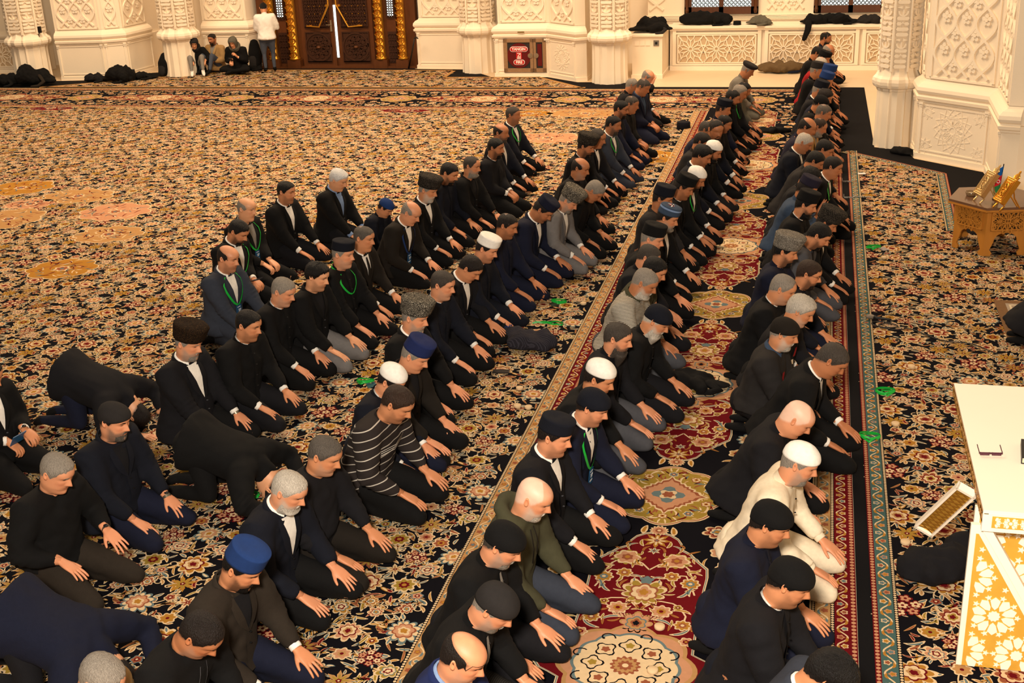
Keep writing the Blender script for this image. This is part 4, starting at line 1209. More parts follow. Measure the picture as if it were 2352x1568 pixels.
def ik(S, W, l1, l2, pole):
    d = W-S; L = np.linalg.norm(d); L2 = min(L, (l1+l2)*.995); dn = d/L
    a = (l1**2-l2**2+L2**2)/(2*L2); h = math.sqrt(max(l1**2-a**2, 0.0))
    p = np.array(pole, float); p = p-np.dot(p, dn)*dn; p /= np.linalg.norm(p)
    if L > (l1+l2): a = a*L/L2
    return S+dn*a+p*h

POSES = {
    'kneel': dict(pelvis=(0,0,.275), knee=(.53,.180,.082), ankle=(-.05,.115,.050), toe=(-.22,.09,.035)),
    'sujud': dict(pelvis=(-.04,0,.45), knee=(.05,.16,.09), ankle=(-.38,.10,.06), toe=(-.44,.10,.025)),
    'stand': dict(pelvis=(0,0,.93), knee=(.03,.11,.50), ankle=(-.01,.11,.09), toe=(.16,.13,.035)),
    'sit': dict(pelvis=(0,0,.14), knee=(.36,.14,.44), ankle=(.50,.13,.09), toe=(.66,.14,.04)),
    'cross': dict(pelvis=(0,0,.15), knee=(.33,.33,.13), ankle=(.30,-.10,.08), toe=(.40,-.20,.05)),
}
PEOPLE = []; INFO = []
def person(pos, yaw=-.15, label='', lod=0, pose='kneel', lean=14, slouch=10, pitch=25, hyaw=0, roll=0, sc=1.0, belly=.0, build=1.14, skin=0,
           hair='dark', hairtype='short', beard=None, bcol=None, cap=None, capcol='black', top='black', toptype='closed', shirt=None, collar=None, leg='black',
           hands='flat', wrist=None, wr_spread=0.0, lanyard=None, badge=None, tie=None, watch=False, cuffs=None, long=False, topmat=None, legmat=None, sock='black', glasses=False,
           scarf=None, group=None, headpx=None, headz=None, extra=None, hand_r=None, hand_l=None, seed=None):
    rs = np.random.RandomState(seed if seed is not None else len(PEOPLE)*7+3)
    J = POSES[pose]; lod = int(lod); build = 1+(build-1)*.55
    root = empty('person', (pos[0], pos[1], ZC+.002 if len(pos) < 3 else pos[2]), yaw); root.scale = (sc, sc, sc)
    tag(root, label, 'person', group)
    PEOPLE.append(root)
    NB = (22, 16, 12)[lod]
    # ---- spine
    Ls = .505
    a0, a1 = math.radians(lean-slouch*.6), math.radians(lean+slouch)
    pel = np.array(J['pelvis'], float)
    tt = np.linspace(0, 1, 41); an = a0+(a1-a0)*tt**1.2
    cx = np.r_[0, np.cumsum(np.sin(an[:-1])*Ls/40)]; cz = np.r_[0, np.cumsum(np.cos(an[:-1])*Ls/40)]
    def spine(t):
        if t < 0: return pel+np.array([math.sin(a0), 0, math.cos(a0)])*t*Ls*.9, a0
        return pel+np.array([np.interp(t, tt, cx), 0, np.interp(t, tt, cz)]), np.interp(t, tt, an)
    def torso_pt(t, ph, off=0.0):
        c, a = spine(t); fwd = np.array([math.cos(a), 0, -math.sin(a)])
        W = ipol(t, TW)*build+off; bl = belly*math.exp(-((t-.22)/.24)**2)
        F = ipol(t, TF)*(.6+.4*build)+bl+off; B = ipol(t, TB)*(.6+.4*build)+off
        cp, sp = math.cos(ph), math.sin(ph); ex = .86
        return c+fwd*(F if cp > 0 else B)*math.copysign(abs(cp)**ex, cp)+np.array([0,1,0])*W*math.copysign(abs(sp)**ex, sp)
    def torso_ring(t, off=0.0, n=NB): return np.array([torso_pt(t, 2*PI*i/n, off) for i in range(n)])
    nk, na = spine(1.0)
    # ---- limbs
    sh = {}; el = {}; wrs = {}
    for s in (1, -1):
        c, a = spine(.845); sh[s] = c+np.array([0, s*.190*build, 0])
        if pose == 'sujud': w = np.array([.62, s*.25, .045])
        elif wrist is not None: w = np.array(wrist[0] if s < 0 and isinstance(wrist[0], (tuple, list)) else (wrist[1] if isinstance(wrist[0], (tuple, list)) else wrist), float); w = w*np.array([1, s if not isinstance(wrist[0], (tuple, list)) else 1, 1])
        else:
            w = np.array([.385+rs.uniform(-.02,.03), s*(.188+wr_spread+rs.uniform(-.015,.015)), .240])
        wrs[s] = w
        el[s] = ik(sh[s], w, .295, .265, (-.65, s*.62, -.25) if pose != 'sujud' else (-.2, s*1.0, .1))
    # ---- garments
    vox = (.0192, .027, .040)[lod]
    g = MB()
    lo = (-.40 if long else -.30) if pose == 'kneel' else -.24
    if toptype in ('sweater','tshirt') and pose == 'kneel': lo = -.10
    rings = [torso_ring(t) for t in np.linspace(lo, .985, 13)]
    v, f = loft(rings); g.add(v, f)
    sl_end = .0 if toptype != 'tshirt' else .62
    for s in (1, -1):
        c, a = spine(.80)
        S, E, Wp = sh[s], el[s], wrs[s]
        inn = c+np.array([0, s*.07, 0])
        d = (Wp-E)/np.linalg.norm(Wp-E)
        if toptype == 'tshirt': pts = [inn, S, S+(E-S)*.5, S+(E-S)*.8]; rad = [.085,.083,.068,.062]
        else: pts = [inn, S, S+(E-S)*.5, E, E+(Wp-E)*.45, Wp-d*.028]; rad = [.106*build,.103*build,.088*build,.081,.070,.056 if toptype not in ('sweater','hood') else .043]
        v, f = tube(pts, rad, 12, rnd=False); g.add(v, f)
        v, f = tube([S+np.array([0,-s*.03,.01]), S+np.array([0,s*.005,-.004])], .086*build, 12, rnd=True); g.add(v, f)
    if pose == 'sujud':
        v, f = tube([spine(.80)[0], spine(.97)[0], spine(1.0)[0]+np.array([.035,0,-.055])], [.12,.105,.092], 12, rnd=True); g.add(v, f)
    if toptype == 'hood':
        c, a = spine(.93); bk = np.array([math.cos(a),0,-math.sin(a)])
        th = np.linspace(.35, 2*PI-.35, 12); pts = [c+bk*(.085*math.cos(t)-.025)+np.array([0,.115*math.sin(t),0])+np.array([0,0,.045-.02*math.cos(t)]) for t in th]
        v, f = tube(pts, .048, 10, rnd=True); g.add(v, f)
    v, f = fuse(g, vox, None, (6,4,3)[lod])
    amp = (.0075, .007, .006)[lod]
    cen = np.mean(v, 0); nv = v-np.array([np.clip(v[:,0], -.1, .25), v[:,1]*.3, v[:,2]]).T
    for s in (1, -1):
        de = np.linalg.norm(v-el[s], axis=1); k = np.exp(-(de/.10)**2)
        dd = v-(sh[s]+wrs[s])/2; ax = (wrs[s]-sh[s])/np.linalg.norm(wrs[s]-sh[s])
        v = v+(dd-np.outer(dd@ax, ax))/np.maximum(np.linalg.norm(dd, axis=1, keepdims=True), .05)*(np.sin((v@ax)*150+rs.rand()*6)*k*.010)[:,None]
    ang = np.arctan2(v[:,1], v[:,0]-cen[0]); dirv = np.c_[np.cos(ang), np.sin(ang), 0*ang]
    v = v+dirv*(wr(v, rs.rand()*20)*amp+wr(v*.45, rs.rand()*20)*amp*1.1)[:,None]
    v[:,2] = np.maximum(v[:,2], .012 if pose in ('kneel','sujud','cross') else .012)
    tm = topmat or cloth_mat(top)
    mb = MB(); add_all(mb, v, f); mb.build({'hood': 'hoodie', 'sweater': 'sweater', 'tshirt': 't_shirt', 'suit': 'jacket', 'closed': 'jacket', 'coat': 'coat'}.get(toptype, 'jacket'), tm, root, True)
    # trousers
    g = MB()
    kn, akl, toe = [np.array(J[k], float) for k in ('knee', 'ankle', 'toe')]
    sg = lambda p, s: np.array([p[0], p[1]*s, p[2]])
    v, f = tube([(pel[0]-.10,0,pel[2]-.02),(pel[0]+.06,0,pel[2]-.03)], .135, 12, rnd=True, flat=1.0) if pose in ('kneel','sujud') else tube([(pel[0]-.025,0,pel[2]-.05),(pel[0]+.035,0,pel[2]-.05)], .115, 12, rnd=True)
    v[:,1] *= 1.25; g.add(v, f)
    for s in (1, -1):
        hip = pel+np.array([.0, s*.095, -.025])
        if pose == 'cross' and s < 0: k2, a2, t2 = np.array([.33,-.33,.13]), np.array([.24,.10,.08]), np.array([.34,.2,.05])
        elif pose == 'cross': k2, a2, t2 = kn, akl, toe
        else: k2, a2, t2 = sg(kn, s), sg(akl, s), sg(toe, s)
        k2 = k2+np.array([rs.uniform(-.015,.015), s*rs.uniform(-.01,.03), 0]) if pose == 'kneel' else k2
        up = np.array([0,0,.012])
        v, f = tube([hip, hip+(k2-hip)*.5+up, k2], [.118*build**.5,.098,.074], 12, rnd=True); g.add(v, f)
        sv = k2+(np.array([-.02,0,-.016]) if pose == 'kneel' else np.zeros(3))
        v, f = tube([sv, sv+(a2-sv)*.45, a2], [.062,.062,.046], 12, rnd=True); g.add(v, f)
        fm = MB(); v, f = tube([a2+(a2-sv)/np.linalg.norm(a2-sv)*-.03, a2, (a2+t2)/2, t2], [.043,.042,.044,.03], 8, rnd=True, flat=.9); v[:,2] = np.maximum(v[:,2], .006); fm.add(v, f)
        fm.build('sock', cloth_mat(sock), root, True)
    v, f = fuse(g, vox*1.25, None, (5,4,3)[lod])
    dirv = np.c_[0*v[:,0], np.sign(v[:,1])*.6, np.full(len(v), .8)]
    kz = np.exp(-((v[:,0]-kn[0]+.06)/.12)**2)
    v = v+dirv*(wr(v*np.array([1.3,1,1]), rs.rand()*20)*(.004+.003*kz))[:,None]
    v[:,2] = np.maximum(v[:,2], .006)
    lm = legmat or cloth_mat(leg)
    mb = MB(); add_all(mb, v, f); mb.build('trousers', lm, root, True)
    # ---- body: torso core, limbs, neck, head and hands in one mesh
    B = MB(); tint = []
    def badd(v, f, t=None):
        B.add(v, f); tint.append(np.ones((len(v), 3)) if t is None else t)
    nt_ = (48, 34, 22)[lod]; th = theta(nt_)
    hs = 1.0
    hp = math.radians(pitch); hr = rot_z(math.radians(hyaw))@rot_y(hp)@rot_x(math.radians(roll))
    nd = (na+hp)*.5
    piv = nk+.098*np.array([math.sin(nd), 0, math.cos(nd)])
    def H(p):  # head local -> person local
        p = (np.asarray(p, float)-np.array([-.014, 0, .062]))*1.11; return piv+p@hr.T
    full = max(0, (build-1)*.06)+belly*.08
    zs = HZ if lod == 0 else (HZ[::1] if lod == 1 else HZ[::2])
    if lod == 2: zs = np.r_[zs, HZ[-1]]
    rings = []; tl = []
    a = th
    core = [np.array([torso_pt(t, x, -.022) for x in a]) for t in (-.05,.3,.6,.8,.93)]
    rings += core; tl += [np.ones((nt_,3))]*len(core)
    base = H(head_pt(np.full(nt_, -.015), th, 0, False, full))
    rad = np.c_[.063*np.cos(th)*1.02, .060*np.sin(th), 0*th]@rot_y(na).T
    for q in (0.0, .45, .8):
        r0 = nk+np.array([math.sin(na),0,math.cos(na)])*(-.01)+rad
        rings.append(r0*(1-q)+base*q); tl.append(np.ones((nt_,3)))
    stub = .0 if beard is None else {'stubble': .40, 'short': .75, 'full': .8, 'long': .8, 'goatee': .3}[beard]
    hc = np.array(srgb(*HAIRC[bcol or hair])[:3]); sk = np.array(srgb(*[(212,152,112),(194,130,90),(174,112,74),(206,140,102)][skin])[:3])
    for z in zs:
        p = head_pt(np.full(nt_, z), th, 0, True, full); rings.append(H(p))
        t = np.ones((nt_,3)); y = np.abs(p[:,1]); fr = np.cos(th) > .1
        lip = np.exp(-(y/.021)**2-((z-.067)/.008)**2)*fr; t *= 1-lip[:,None]*np.array([.12,.34,.32])
        mouth = np.exp(-(y/.023)**2-((z-.067)/.0022)**2)*fr; t *= 1-.55*mouth[:,None]
        eye = np.exp(-((y-.031)/.012)**2-((z-.1345)/.0026)**2)*fr; t *= 1-.75*eye[:,None]
        red = np.exp(-((y-.045)/.02)**2-((z-.105)/.02)**2)*fr+np.exp(-(y/.012)**2-((z-.099)/.01)**2)*fr; t *= 1-.15*np.clip(red,0,1)[:,None]*np.array([0,.7,.7])
        if stub:
            bz = np.interp(np.abs(th), [0,.35,.9,1.5,1.75], [.05,.082,.075,.115,.13]); inb = np.clip((bz-z)/.020+.5, 0, 1)*np.clip((1.62-np.abs(th))/.35, 0, 1)
            mus = np.exp(-(y/.026)**2-((z-.0815)/.0065)**2)*fr
            kk = np.clip(inb+mus-lip, 0, 1)*stub*(.85 if hc.mean() > .2 else 1.0); t = t*(1-kk[:,None])+(hc/sk)[None,:]*kk[:,None]
        at_ = np.abs(th)
        if hairtype in ('short','full','crop','receding','bald','sides','shaved'):
            hl = np.interp(at_, [0,.35,.75,1.0,1.2,1.38,1.55,1.8,2.2,2.7,PI], [.197,.196,.190,.176,.152,.118,.132,.100,.075,.055,.050])
            if hairtype == 'receding': hl = hl+np.where(at_ < 1.1, .02, 0)
            kh = np.clip((z-hl+.010)/.016, 0, 1)*(.8 if np.mean(srgb(*HAIRC[hair])[:3]) < .2 else .45)
            if hairtype in ('bald','sides'): kh = kh*np.clip((np.interp(at_, [0,.9,1.15,1.4,1.9,2.5,PI], [0,0,.165,.180,.190,.196,.196])+.008-z)/.016, 0, 1)*(at_ > .95)
            if hairtype == 'shaved': kh = kh*.75*np.where(at_ > 1.0, 1, .35)
            hc0 = np.array(srgb(*HAIRC[hair])[:3])
            t = t*(1-kh[:,None])+(hc0/sk)[None,:]*kh[:,None]
        tl.append(t)
    v, f = loft(rings); badd(v, f, np.vstack(tl))
    for s in (1, -1):
        v, f = ear(s); badd(H(v), f, np.tile([.98,.93,.90], (len(v),1)))
    for s in (1, -1):
        S, E, Wp = sh[s], el[s], wrs[s]
        c, aa = spine(.82)
        v, f = tube([c+np.array([0,s*.05,0]), S, S+(E-S)*.5, E, E+(Wp-E)*.4, Wp], [.06,.055,.046,.043,.040,.027], 10); badd(v, f)
        hip = pel+np.array([0, s*.09, -.02]); k2 = sg(kn, s); a2 = sg(akl, s)
        if pose != 'cross':
            v, f = tube([pel+np.array([0,0,.02]), hip, (hip+k2)/2, k2, k2+np.array([-.02,0,-.025]) if pose == 'kneel' else k2*.9+a2*.1, a2], [.07,.065,.05,.035,.03,.025], 8); badd(v, f)
        # hand orientation
        hpz = (hand_r if s < 0 else hand_l)
        hn = hands if isinstance(hands, str) else (hands[0] if s < 0 else hands[1])
        hv, hf = hand(hn, lod); hv = hv*np.array([1.14, 1.10, 1.06])
        if s > 0: hv = hv*np.array([1,-1,1]); hf = [q[:,::-1] for q in hf]
        if pose == 'sujud': Rm = rot_z(-s*.1)@rot_y(.02); 
        elif hpz is not None: Rm = rot_z(math.radians(hpz[0]))@rot_y(math.radians(hpz[1]))@rot_x(math.radians(hpz[2]))
        else: Rm = rot_z(-s*(.10+rs.uniform(-.08,.18)))@rot_y(.50+rs.uniform(-.05,.08))@rot_x(s*rs.uniform(0,.12))
        add_all(B, Wp+hv@Rm.T, hf); tint.append(np.tile([1.0,.96,.94], (len(hv),1)))
    me = B.mesh('body', SKIN[skin], True)
    at = me.attributes.new('Tint', 'FLOAT_COLOR', 'POINT'); tv = np.vstack(tint); at.data.foreach_set('color', np.c_[tv, np.ones(len(tv))].ravel())
    link('body', me, root)
    # ---- eyebrows
    hm = hair_mat(hair)
    hcol = hair if hair != 'white' else 'silver'
    if lod < 2:
        for s in (1, -1):
            mb = MB()
            th_ = np.linspace(.16, .62, 6)*s; zz = .1535+np.array([0,.003,.0045,.004,.002,-.002]); hh = np.array([.0032,.004,.004,.0036,.003,.0012])
            pa = head_pt(zz-hh, th_, 0, True)+np.array([.0022,0,0]); pb = head_pt(zz+hh, th_, 0, True)+np.array([.0022,0,0])
            v, f = strip(H(pa), H(pb)); mb.add(v, f if s > 0 else [q[::-1] for q in f])
            mb.build('eyebrow', hair_mat('dark' if hair in ('black','dark','brown') else hcol if hair not in ('silver','white') else 'grey'), root, True)
    if lod < 2:
        for s in (1, -1):
            mb = MB(); th_ = np.linspace(.20, .50, 7)*s; zz = .1335-np.array([-.0015,0,.001,.0013,.001,0,-.0015]); hh = np.array([.0004,.0013,.0017,.0018,.0017,.0013,.0004])
            pa = head_pt(zz-hh, th_, 0, True)+np.array([.0016,0,0]); pb = head_pt(zz+hh, th_, 0, True)+np.array([.0016,0,0])
            v, f = strip(H(pa), H(pb)); mb.add(v, f if s > 0 else [q[::-1] for q in f]); mb.build('eyelashes', hair_mat('black'), root, True)
    # ---- hair
    nh = (40, 28, 18)[lod]; tu = np.linspace(-PI, PI, nh, endpoint=False); au = np.abs(tu)
    jag = rs.rand()*6; line = .0035*np.sin(tu*19+jag)+.0025*np.sin(tu*31+jag*2)+np.interp(au, [0,.35,.75,1.0,1.2,1.38,1.55,1.8,2.2,2.7,PI], [.197,.196,.190,.176,.152,.118,.132,.100,.075,.055,.050])
    def shell(lo_, hi_, thick, k, name, m_, off0=.0012, noise=.0, closed=True, mask=None, featr=False):
        rows = []
        for j in range(k+1):
            q = j/k; z = lo_+(hi_-lo_)*q
            o = off0+thick*np.clip(min(q*3.2, 1.0), 0, 1)**.7*(np.clip((1-q)*5, 0, 1) if mask == 'band' else 1)
            o = o+noise*np.sin(tu*17+j*2.1)*np.sin(j*1.7+tu*5)*(q > .1)
            rows.append(H(head_pt(z, tu if closed else tu_b, o if closed else o, featr)))
        if closed:
            v, f = loft(rows, cap=False)
            if mask != 'band': f = f+[tuple(range(k*nh, (k+1)*nh))]
        else:
            v = np.vstack(rows); n2 = len(rows[0]); f = [(j*n2+i, j*n2+i+1, (j+1)*n2+i+1, (j+1)*n2+i) for j in range(k) for i in range(n2-1)]
        mb = MB(); mb.add(v, f); return mb.build(name, m_, root, True)
    covered = cap is not None
    if hairtype == 'short':
        shell(line, np.full(nh, .2354), .0055 if not covered else .003, (9,7,5)[lod], 'hair', hm, noise=.0012)
    elif hairtype == 'full':
        shell(line-.002, np.full(nh, .2354), .014 if not covered else .004, (10,8,5)[lod], 'hair', hm, noise=.0035)
    elif hairtype == 'crop':
        shell(line, np.full(nh, .2354), .0022, (9,7,5)[lod], 'hair', hm)
    elif hairtype in ('bald', 'sides'):
        top_ = np.interp(au, [0,.9,1.15,1.4,1.9,2.5,PI], [.0,.0,.165,.180,.190,.196,.196]); l2 = np.minimum(line, top_-.002)
        l2 = np.where(au < 1.05, .17, l2); top_ = np.where(au < 1.05, .1705, top_)
        shell(l2, top_, .0035 if hairtype == 'bald' else .006, (6,5,4)[lod], 'hair', hm, mask='band')
    elif hairtype == 'receding':
        l3 = line+np.where(au < 1.1, .018*np.cos(au/1.1*PI/2), 0); shell(l3, np.full(nh, .2354), .004, (9,7,5)[lod], 'hair', hm)
    # ---- beard
    if beard and beard != 'stubble':
        bm = hair_mat(bcol or hair); tk = {'short': .0045, 'full': .010, 'long': .016, 'goatee': .005}[beard]
        nb = (26, 18, 14)[lod]; bw = {'goatee': .55, 'short': .95}.get(beard, 1.45); tu_b = np.linspace(-bw, bw, nb)
        ab = np.abs(tu_b); hi = np.interp(ab, [0,.22,.36,.7,1.1,1.35,1.5], [.046,.048,.058,.052,.055,.075,.090]); hi = hi+.005*np.sin(tu_b*31+1)*(ab < 1.3); lo_ = np.full(nb, -.012)
        rows = []; kb = 6
        for j in range(kb+1):
            q = j/kb; z = lo_+(hi-lo_)*q; e = np.clip((bw-ab)/(.45 if beard == 'short' else .25), .0, 1)
            rows.append(H(head_pt(z, tu_b, -.0012+(.0025+tk)*math.sin(PI*min(1, .22+q*.76))*e, False, full)))
        v = np.vstack(rows); f = [(j*nb+i, j*nb+i+1, (j+1)*nb+i+1, (j+1)*nb+i) for j in range(kb) for i in range(nb-1)]
        mb = MB(); mb.add(v, f)
        # moustache
        tm_ = np.linspace(-.34, .34, 9); zz = .0815-.016*(np.abs(tm_)/.34)**2
        r1 = H(head_pt(zz-.0055, tm_, .0, True)+np.array([.003,0,0])); r2 = H(head_pt(zz, tm_, .0, True)+np.array([.0065,0,0])); r3 = H(head_pt(zz+.0065, tm_, 0, True)+np.array([.0015,0,0]))
        v, f = strip(r1, r2); mb.add(v, f); v, f = strip(r2, r3); mb.add(v, f)
        if beard in ('long', 'full'):
            Lb = .13 if beard == 'long' else .035; rr = []
            for q in np.linspace(0, 1, 7):
                a_ = np.arange(14)*2*PI/14; w_ = (.060*(1-q**1.6)+.010)*(1+.05*math.sin(q*9)); d_ = (.042*(1-q**1.5)+.008)
                cz_ = .028-q*Lb; p = np.c_[.062+.012*q+d_*np.cos(a_), w_*np.sin(a_)*(1+.05*np.sin(a_*5+q*8)), np.full(14, cz_)]
                rr.append(H(p))
            v, f = loft(rr[::-1]); mb.add(v, f)
        mb.build('beard', bm, root, True)
    elif beard == 'stubble' and False: pass
    # ---- caps
    def capring(z_front, z_back, off): 
        z = z_back+(z_front-z_back)*(.5+.5*np.cos(tu)); return head_pt(z, tu, off), z
    if cap:
        mb = MB()
        if cap in ('beanie', 'dome', 'taqiyah'):
            zf, zb, o, hgt = {'beanie': (.174,.100,.009,.005), 'dome': (.182,.130,.010,.012), 'taqiyah': (.188,.142,.010,.026)}[cap]
            rows = []
            p0, z0 = capring(zf, zb, .003); rows.append(p0); p0, _ = capring(zf, zb, o); rows.append(p0)
            for q in np.linspace(.12, 1, 9):
                z = z0+(.2352-z0)*q; p = head_pt(z, tu, o+.004*math.sin(PI*q)); 
                p[:,2] += hgt*q*q*(1.0); 
                if cap == 'taqiyah': p[:,:2] = p[:,:2]*(1+.18*math.sin(PI*q)*q) 
                rows.append(p)
            v, f = loft([H(r) for r in rows], cap=False); f = f+[tuple(range((len(rows)-1)*nh, len(rows)*nh))]
            mb.add(v, f)
        else:
            zf, zb, hgt, flare, rd = {'kufi': (.182,.150,.062,.98,.014), 'fez': (.182,.148,.080,.98,.010), 'papakha': (.176,.140,.092,1.16,.034), 'kepi': (.188,.165,.075,1.0,.010), 'beret': (.188,.155,.045,1.2,.022)}[cap]
            o = .020 if cap == 'papakha' else .011
            p0, z0 = capring(zf, zb, .002); p1, _ = capring(zf, zb, o); cen_ = p1[:,:2].mean(0)
            rows = [p0, p1]
            tilt = 0.10
            for q in (.15,.4,.7,.92,.985):
                p = p1.copy(); k_ = 1+(flare-1)*q; 
                if cap == 'beret': k_ = 1+.22*math.sin(min(q*1.9,1.0)*PI/2)
                p[:,:2] = cen_+(p[:,:2]-cen_)*k_; p[:,2] = p1[:,2]+(hgt+.235-.185-.05*0)*q*(1.0)+(0)*q
                topz = .185+hgt; p[:,2] = p1[:,2]*(1-q)+(topz+tilt*(p[:,0]))*q
                rows.append(p)
            last = rows[-1]
            for k_, dz in ((1-rd/.1*.35, rd*.42),(.62, rd*.52),(.25, rd*.56)):
                p = last.copy(); c3 = last[:,:2].mean(0); p[:,:2] = c3+(last[:,:2]-c3)*k_; p[:,2] += dz; rows.append(p)
            if cap == 'papakha':
                for j in range(1, len(rows)): rows[j] = rows[j]+np.c_[np.cos(tu), np.sin(tu), 0*tu]*(.004*np.sin(tu*13+j*2.3)*np.sin(j*3.1+tu*4))[:,None]
            v, f = loft([H(r) for r in rows], cap=False); f = f+[tuple(range((len(rows)-1)*nh, len(rows)*nh))]
            mb.add(v, f)
        FUR = {'fur_grey': ((176,166,148),(28,25,22)), 'fur_dark': ((88,80,70),(20,17,15)), 'fur_brown': ((66,46,26),(20,13,8)), 'fur_light': ((168,160,148),(84,78,70))}
        cm = fur_mat(capcol, *FUR[capcol]) if capcol in FUR else cloth_mat(capcol)
        cname = {'papakha': 'fur_hat', 'beanie': 'knit_cap', 'dome': 'skullcap', 'taqiyah': 'prayer_cap', 'kufi': 'round_cap', 'fez': 'tall_round_cap', 'kepi': 'flat_top_cap', 'beret': 'flat_cap'}[cap]
        co = mb.build(cname, cm, root, True)
        if extra == 'embroidered':
            mb = MB()
            for i in range(nh):
                pass
            for j, (q0, q1, c_) in enumerate(((2,3,0),(4,5,1))): 
                v, f = loft([H(rows[q0]+np.c_[np.cos(tu),np.sin(tu),0*tu]*.0015), H(rows[q1]+np.c_[np.cos(tu),np.sin(tu),0*tu]*.0015)], cap=False); mb.add(v, f, c_)
            for i in range(8):
                a_ = i*PI/4; c_ = rows[-3].mean(0); r_ = .055
                q = np.array([c_+np.array([r_*math.cos(a_), r_*math.sin(a_), .004]), c_+np.array([r_*.4*math.cos(a_+.35), r_*.4*math.sin(a_+.35), .008]), c_+np.array([r_*.2*math.cos(a_), r_*.2*math.sin(a_), .012]), c_+np.array([r_*.4*math.cos(a_-.35), r_*.4*math.sin(a_-.35), .008])])
                mb.add(H(q), [(0,1,2,3)], 2 if i % 2 else 3)
            mb.build('embroidery', [cloth_mat('steel'), cloth_mat('lightblue'), cloth_mat('red'), cloth_mat('white')], co, True)
    # ---- collars, shirt fronts, lapels
    nn = 20
    def neck_ring(rad_, up, fw_=0.0, gap=0.0):
        a_ = np.linspace(gap, 2*PI-gap, nn); ax = np.array([math.sin(na),0,math.cos(na)]); fx = np.array([math.cos(na),0,-math.sin(na)])
        dip = -.020*np.cos(a_)
        return np.array([nk+ax*(up+dip[i])+fx*(rad_*1.06*math.cos(a_[i])+fw_)+np.array([0,rad_*math.sin(a_[i]),0]) for i in range(nn)])
    def collar_mesh(name, m_, r_, up, gap, fold):
        rows = [neck_ring(r_+.006, up-.050, 0, gap), neck_ring(r_, up-.004, 0, gap), neck_ring(r_+.002, up, 0, gap)]
        if fold: rows += [neck_ring(r_+.010, up-.004, 0, gap), neck_ring(r_+.020, up-.036, .004, gap+.05)]
        v = np.vstack(rows); f = [(j*nn+i, j*nn+i+1, (j+1)*nn+i+1, (j+1)*nn+i) for j in range(len(rows)-1) for i in range(nn-1)]
        mb = MB(); mb.add(v, f); return mb.build(name, m_, root, True)
    def patch(name, m_, t0, t1, wid, off, k=9, side=None, thick=0):
        """strip on the chest: wid(t) -> (phi0, phi1)"""
        rows = []
        for t in np.linspace(t0, t1, k):
            p0, p1 = wid(t); rows.append(np.array([torso_pt(t, ph, off) for ph in np.linspace(p0, p1, 7)]))
        v = np.vstack(rows); f = [(j*7+i, j*7+i+1, (j+1)*7+i+1, (j+1)*7+i) for j in range(k-1) for i in range(6)]
        mb = MB(); mb.add(v, f); return mb.build(name, m_, root, True)
    sm = cloth_mat(shirt) if shirt else None
    if toptype in ('suit', 'coat'):
        vb = .36 if toptype == 'suit' else .50
        def phi_of(y, t): return math.asin(min(.97, (y/(ipol(t, TW)*build))**(1/.86)))
        hv_ = lambda t: .062*np.clip((t-vb)/(.95-vb), 0, 1)**.8
        V = lambda t: phi_of(hv_(t), t)
        patch('shirt', sm or cloth_mat('ink'), vb, .975, lambda t: (-V(t), V(t)), .009, 11)
        def lap(s):
            return lambda t: (s*V(t)*.98, s*phi_of(hv_(t)+.008+.048*math.sin(PI*np.clip((t-vb)/(1.02-vb),0,1))**.8, t))
        for s in (1, -1): patch('lapel', tm, vb-.02, .985, lap(s), .016, 11)
        collar_mesh('collar', sm or cloth_mat('ink'), .0645, .024, .42, True) if (shirt) else None
        collar_mesh('jacket_collar', tm, .080, .014, .75, True)
        if tie: patch('tie', cloth_mat(tie), vb, .95, lambda t: (-.06-.05*(1-t), .06+.05*(1-t)), .016, 8)
        patch('front_edge', tm, -.12, vb, lambda t: (-.05, .42), .008, 7)
        if lod < 2:
            for t in (vb-.05, vb-.22):
                c_ = torso_pt(t, .03, .014); mb = MB(); mb.lathe([(.002,.004),(.008,.003),(.009,0)], 8, c_, cap=True); mb.build('button', cloth_mat('midgrey') if top in ('black','ink') else cloth_mat('black'), root)
    elif toptype == 'closed':
        collar_mesh('collar', tm if not shirt else sm, .066, .026 if not shirt else .020, .12 if not shirt else .3, False)
        if shirt: collar_mesh('jacket_collar', tm, .078, .016, .45, False)
        patch('placket', tm, -.05, .97, lambda t: (-.03, .10), .007, 9)
        if lod < 2:
            for t in (.2,.42,.64,.84):
                c_ = torso_pt(t, .03, .012); mb = MB(); mb.lathe([(.002,.004),(.007,.003),(.008,0)], 8, c_, cap=True); mb.build('button', cloth_mat('black') if top != 'black' else cloth_mat('charcoal'), root)
    elif toptype in ('sweater', 'tshirt'):
        if collar: collar_mesh('collar', cloth_mat(collar), .070, .024, .35, True)
        else: collar_mesh('collar', tm, .068, .004, .0, False)
    elif toptype == 'hood':
        for s in (1, -1):
            pts = [torso_pt(t, s*.10+.02*math.sin(t*20), .012) for t in (.92,.8,.68,.55 if s > 0 else .45)]
            mb = MB(); v, f = tube(pts, .0035, 6); mb.add(v, f); mb.build('drawstring', cloth_mat('darkbrown'), root, True)
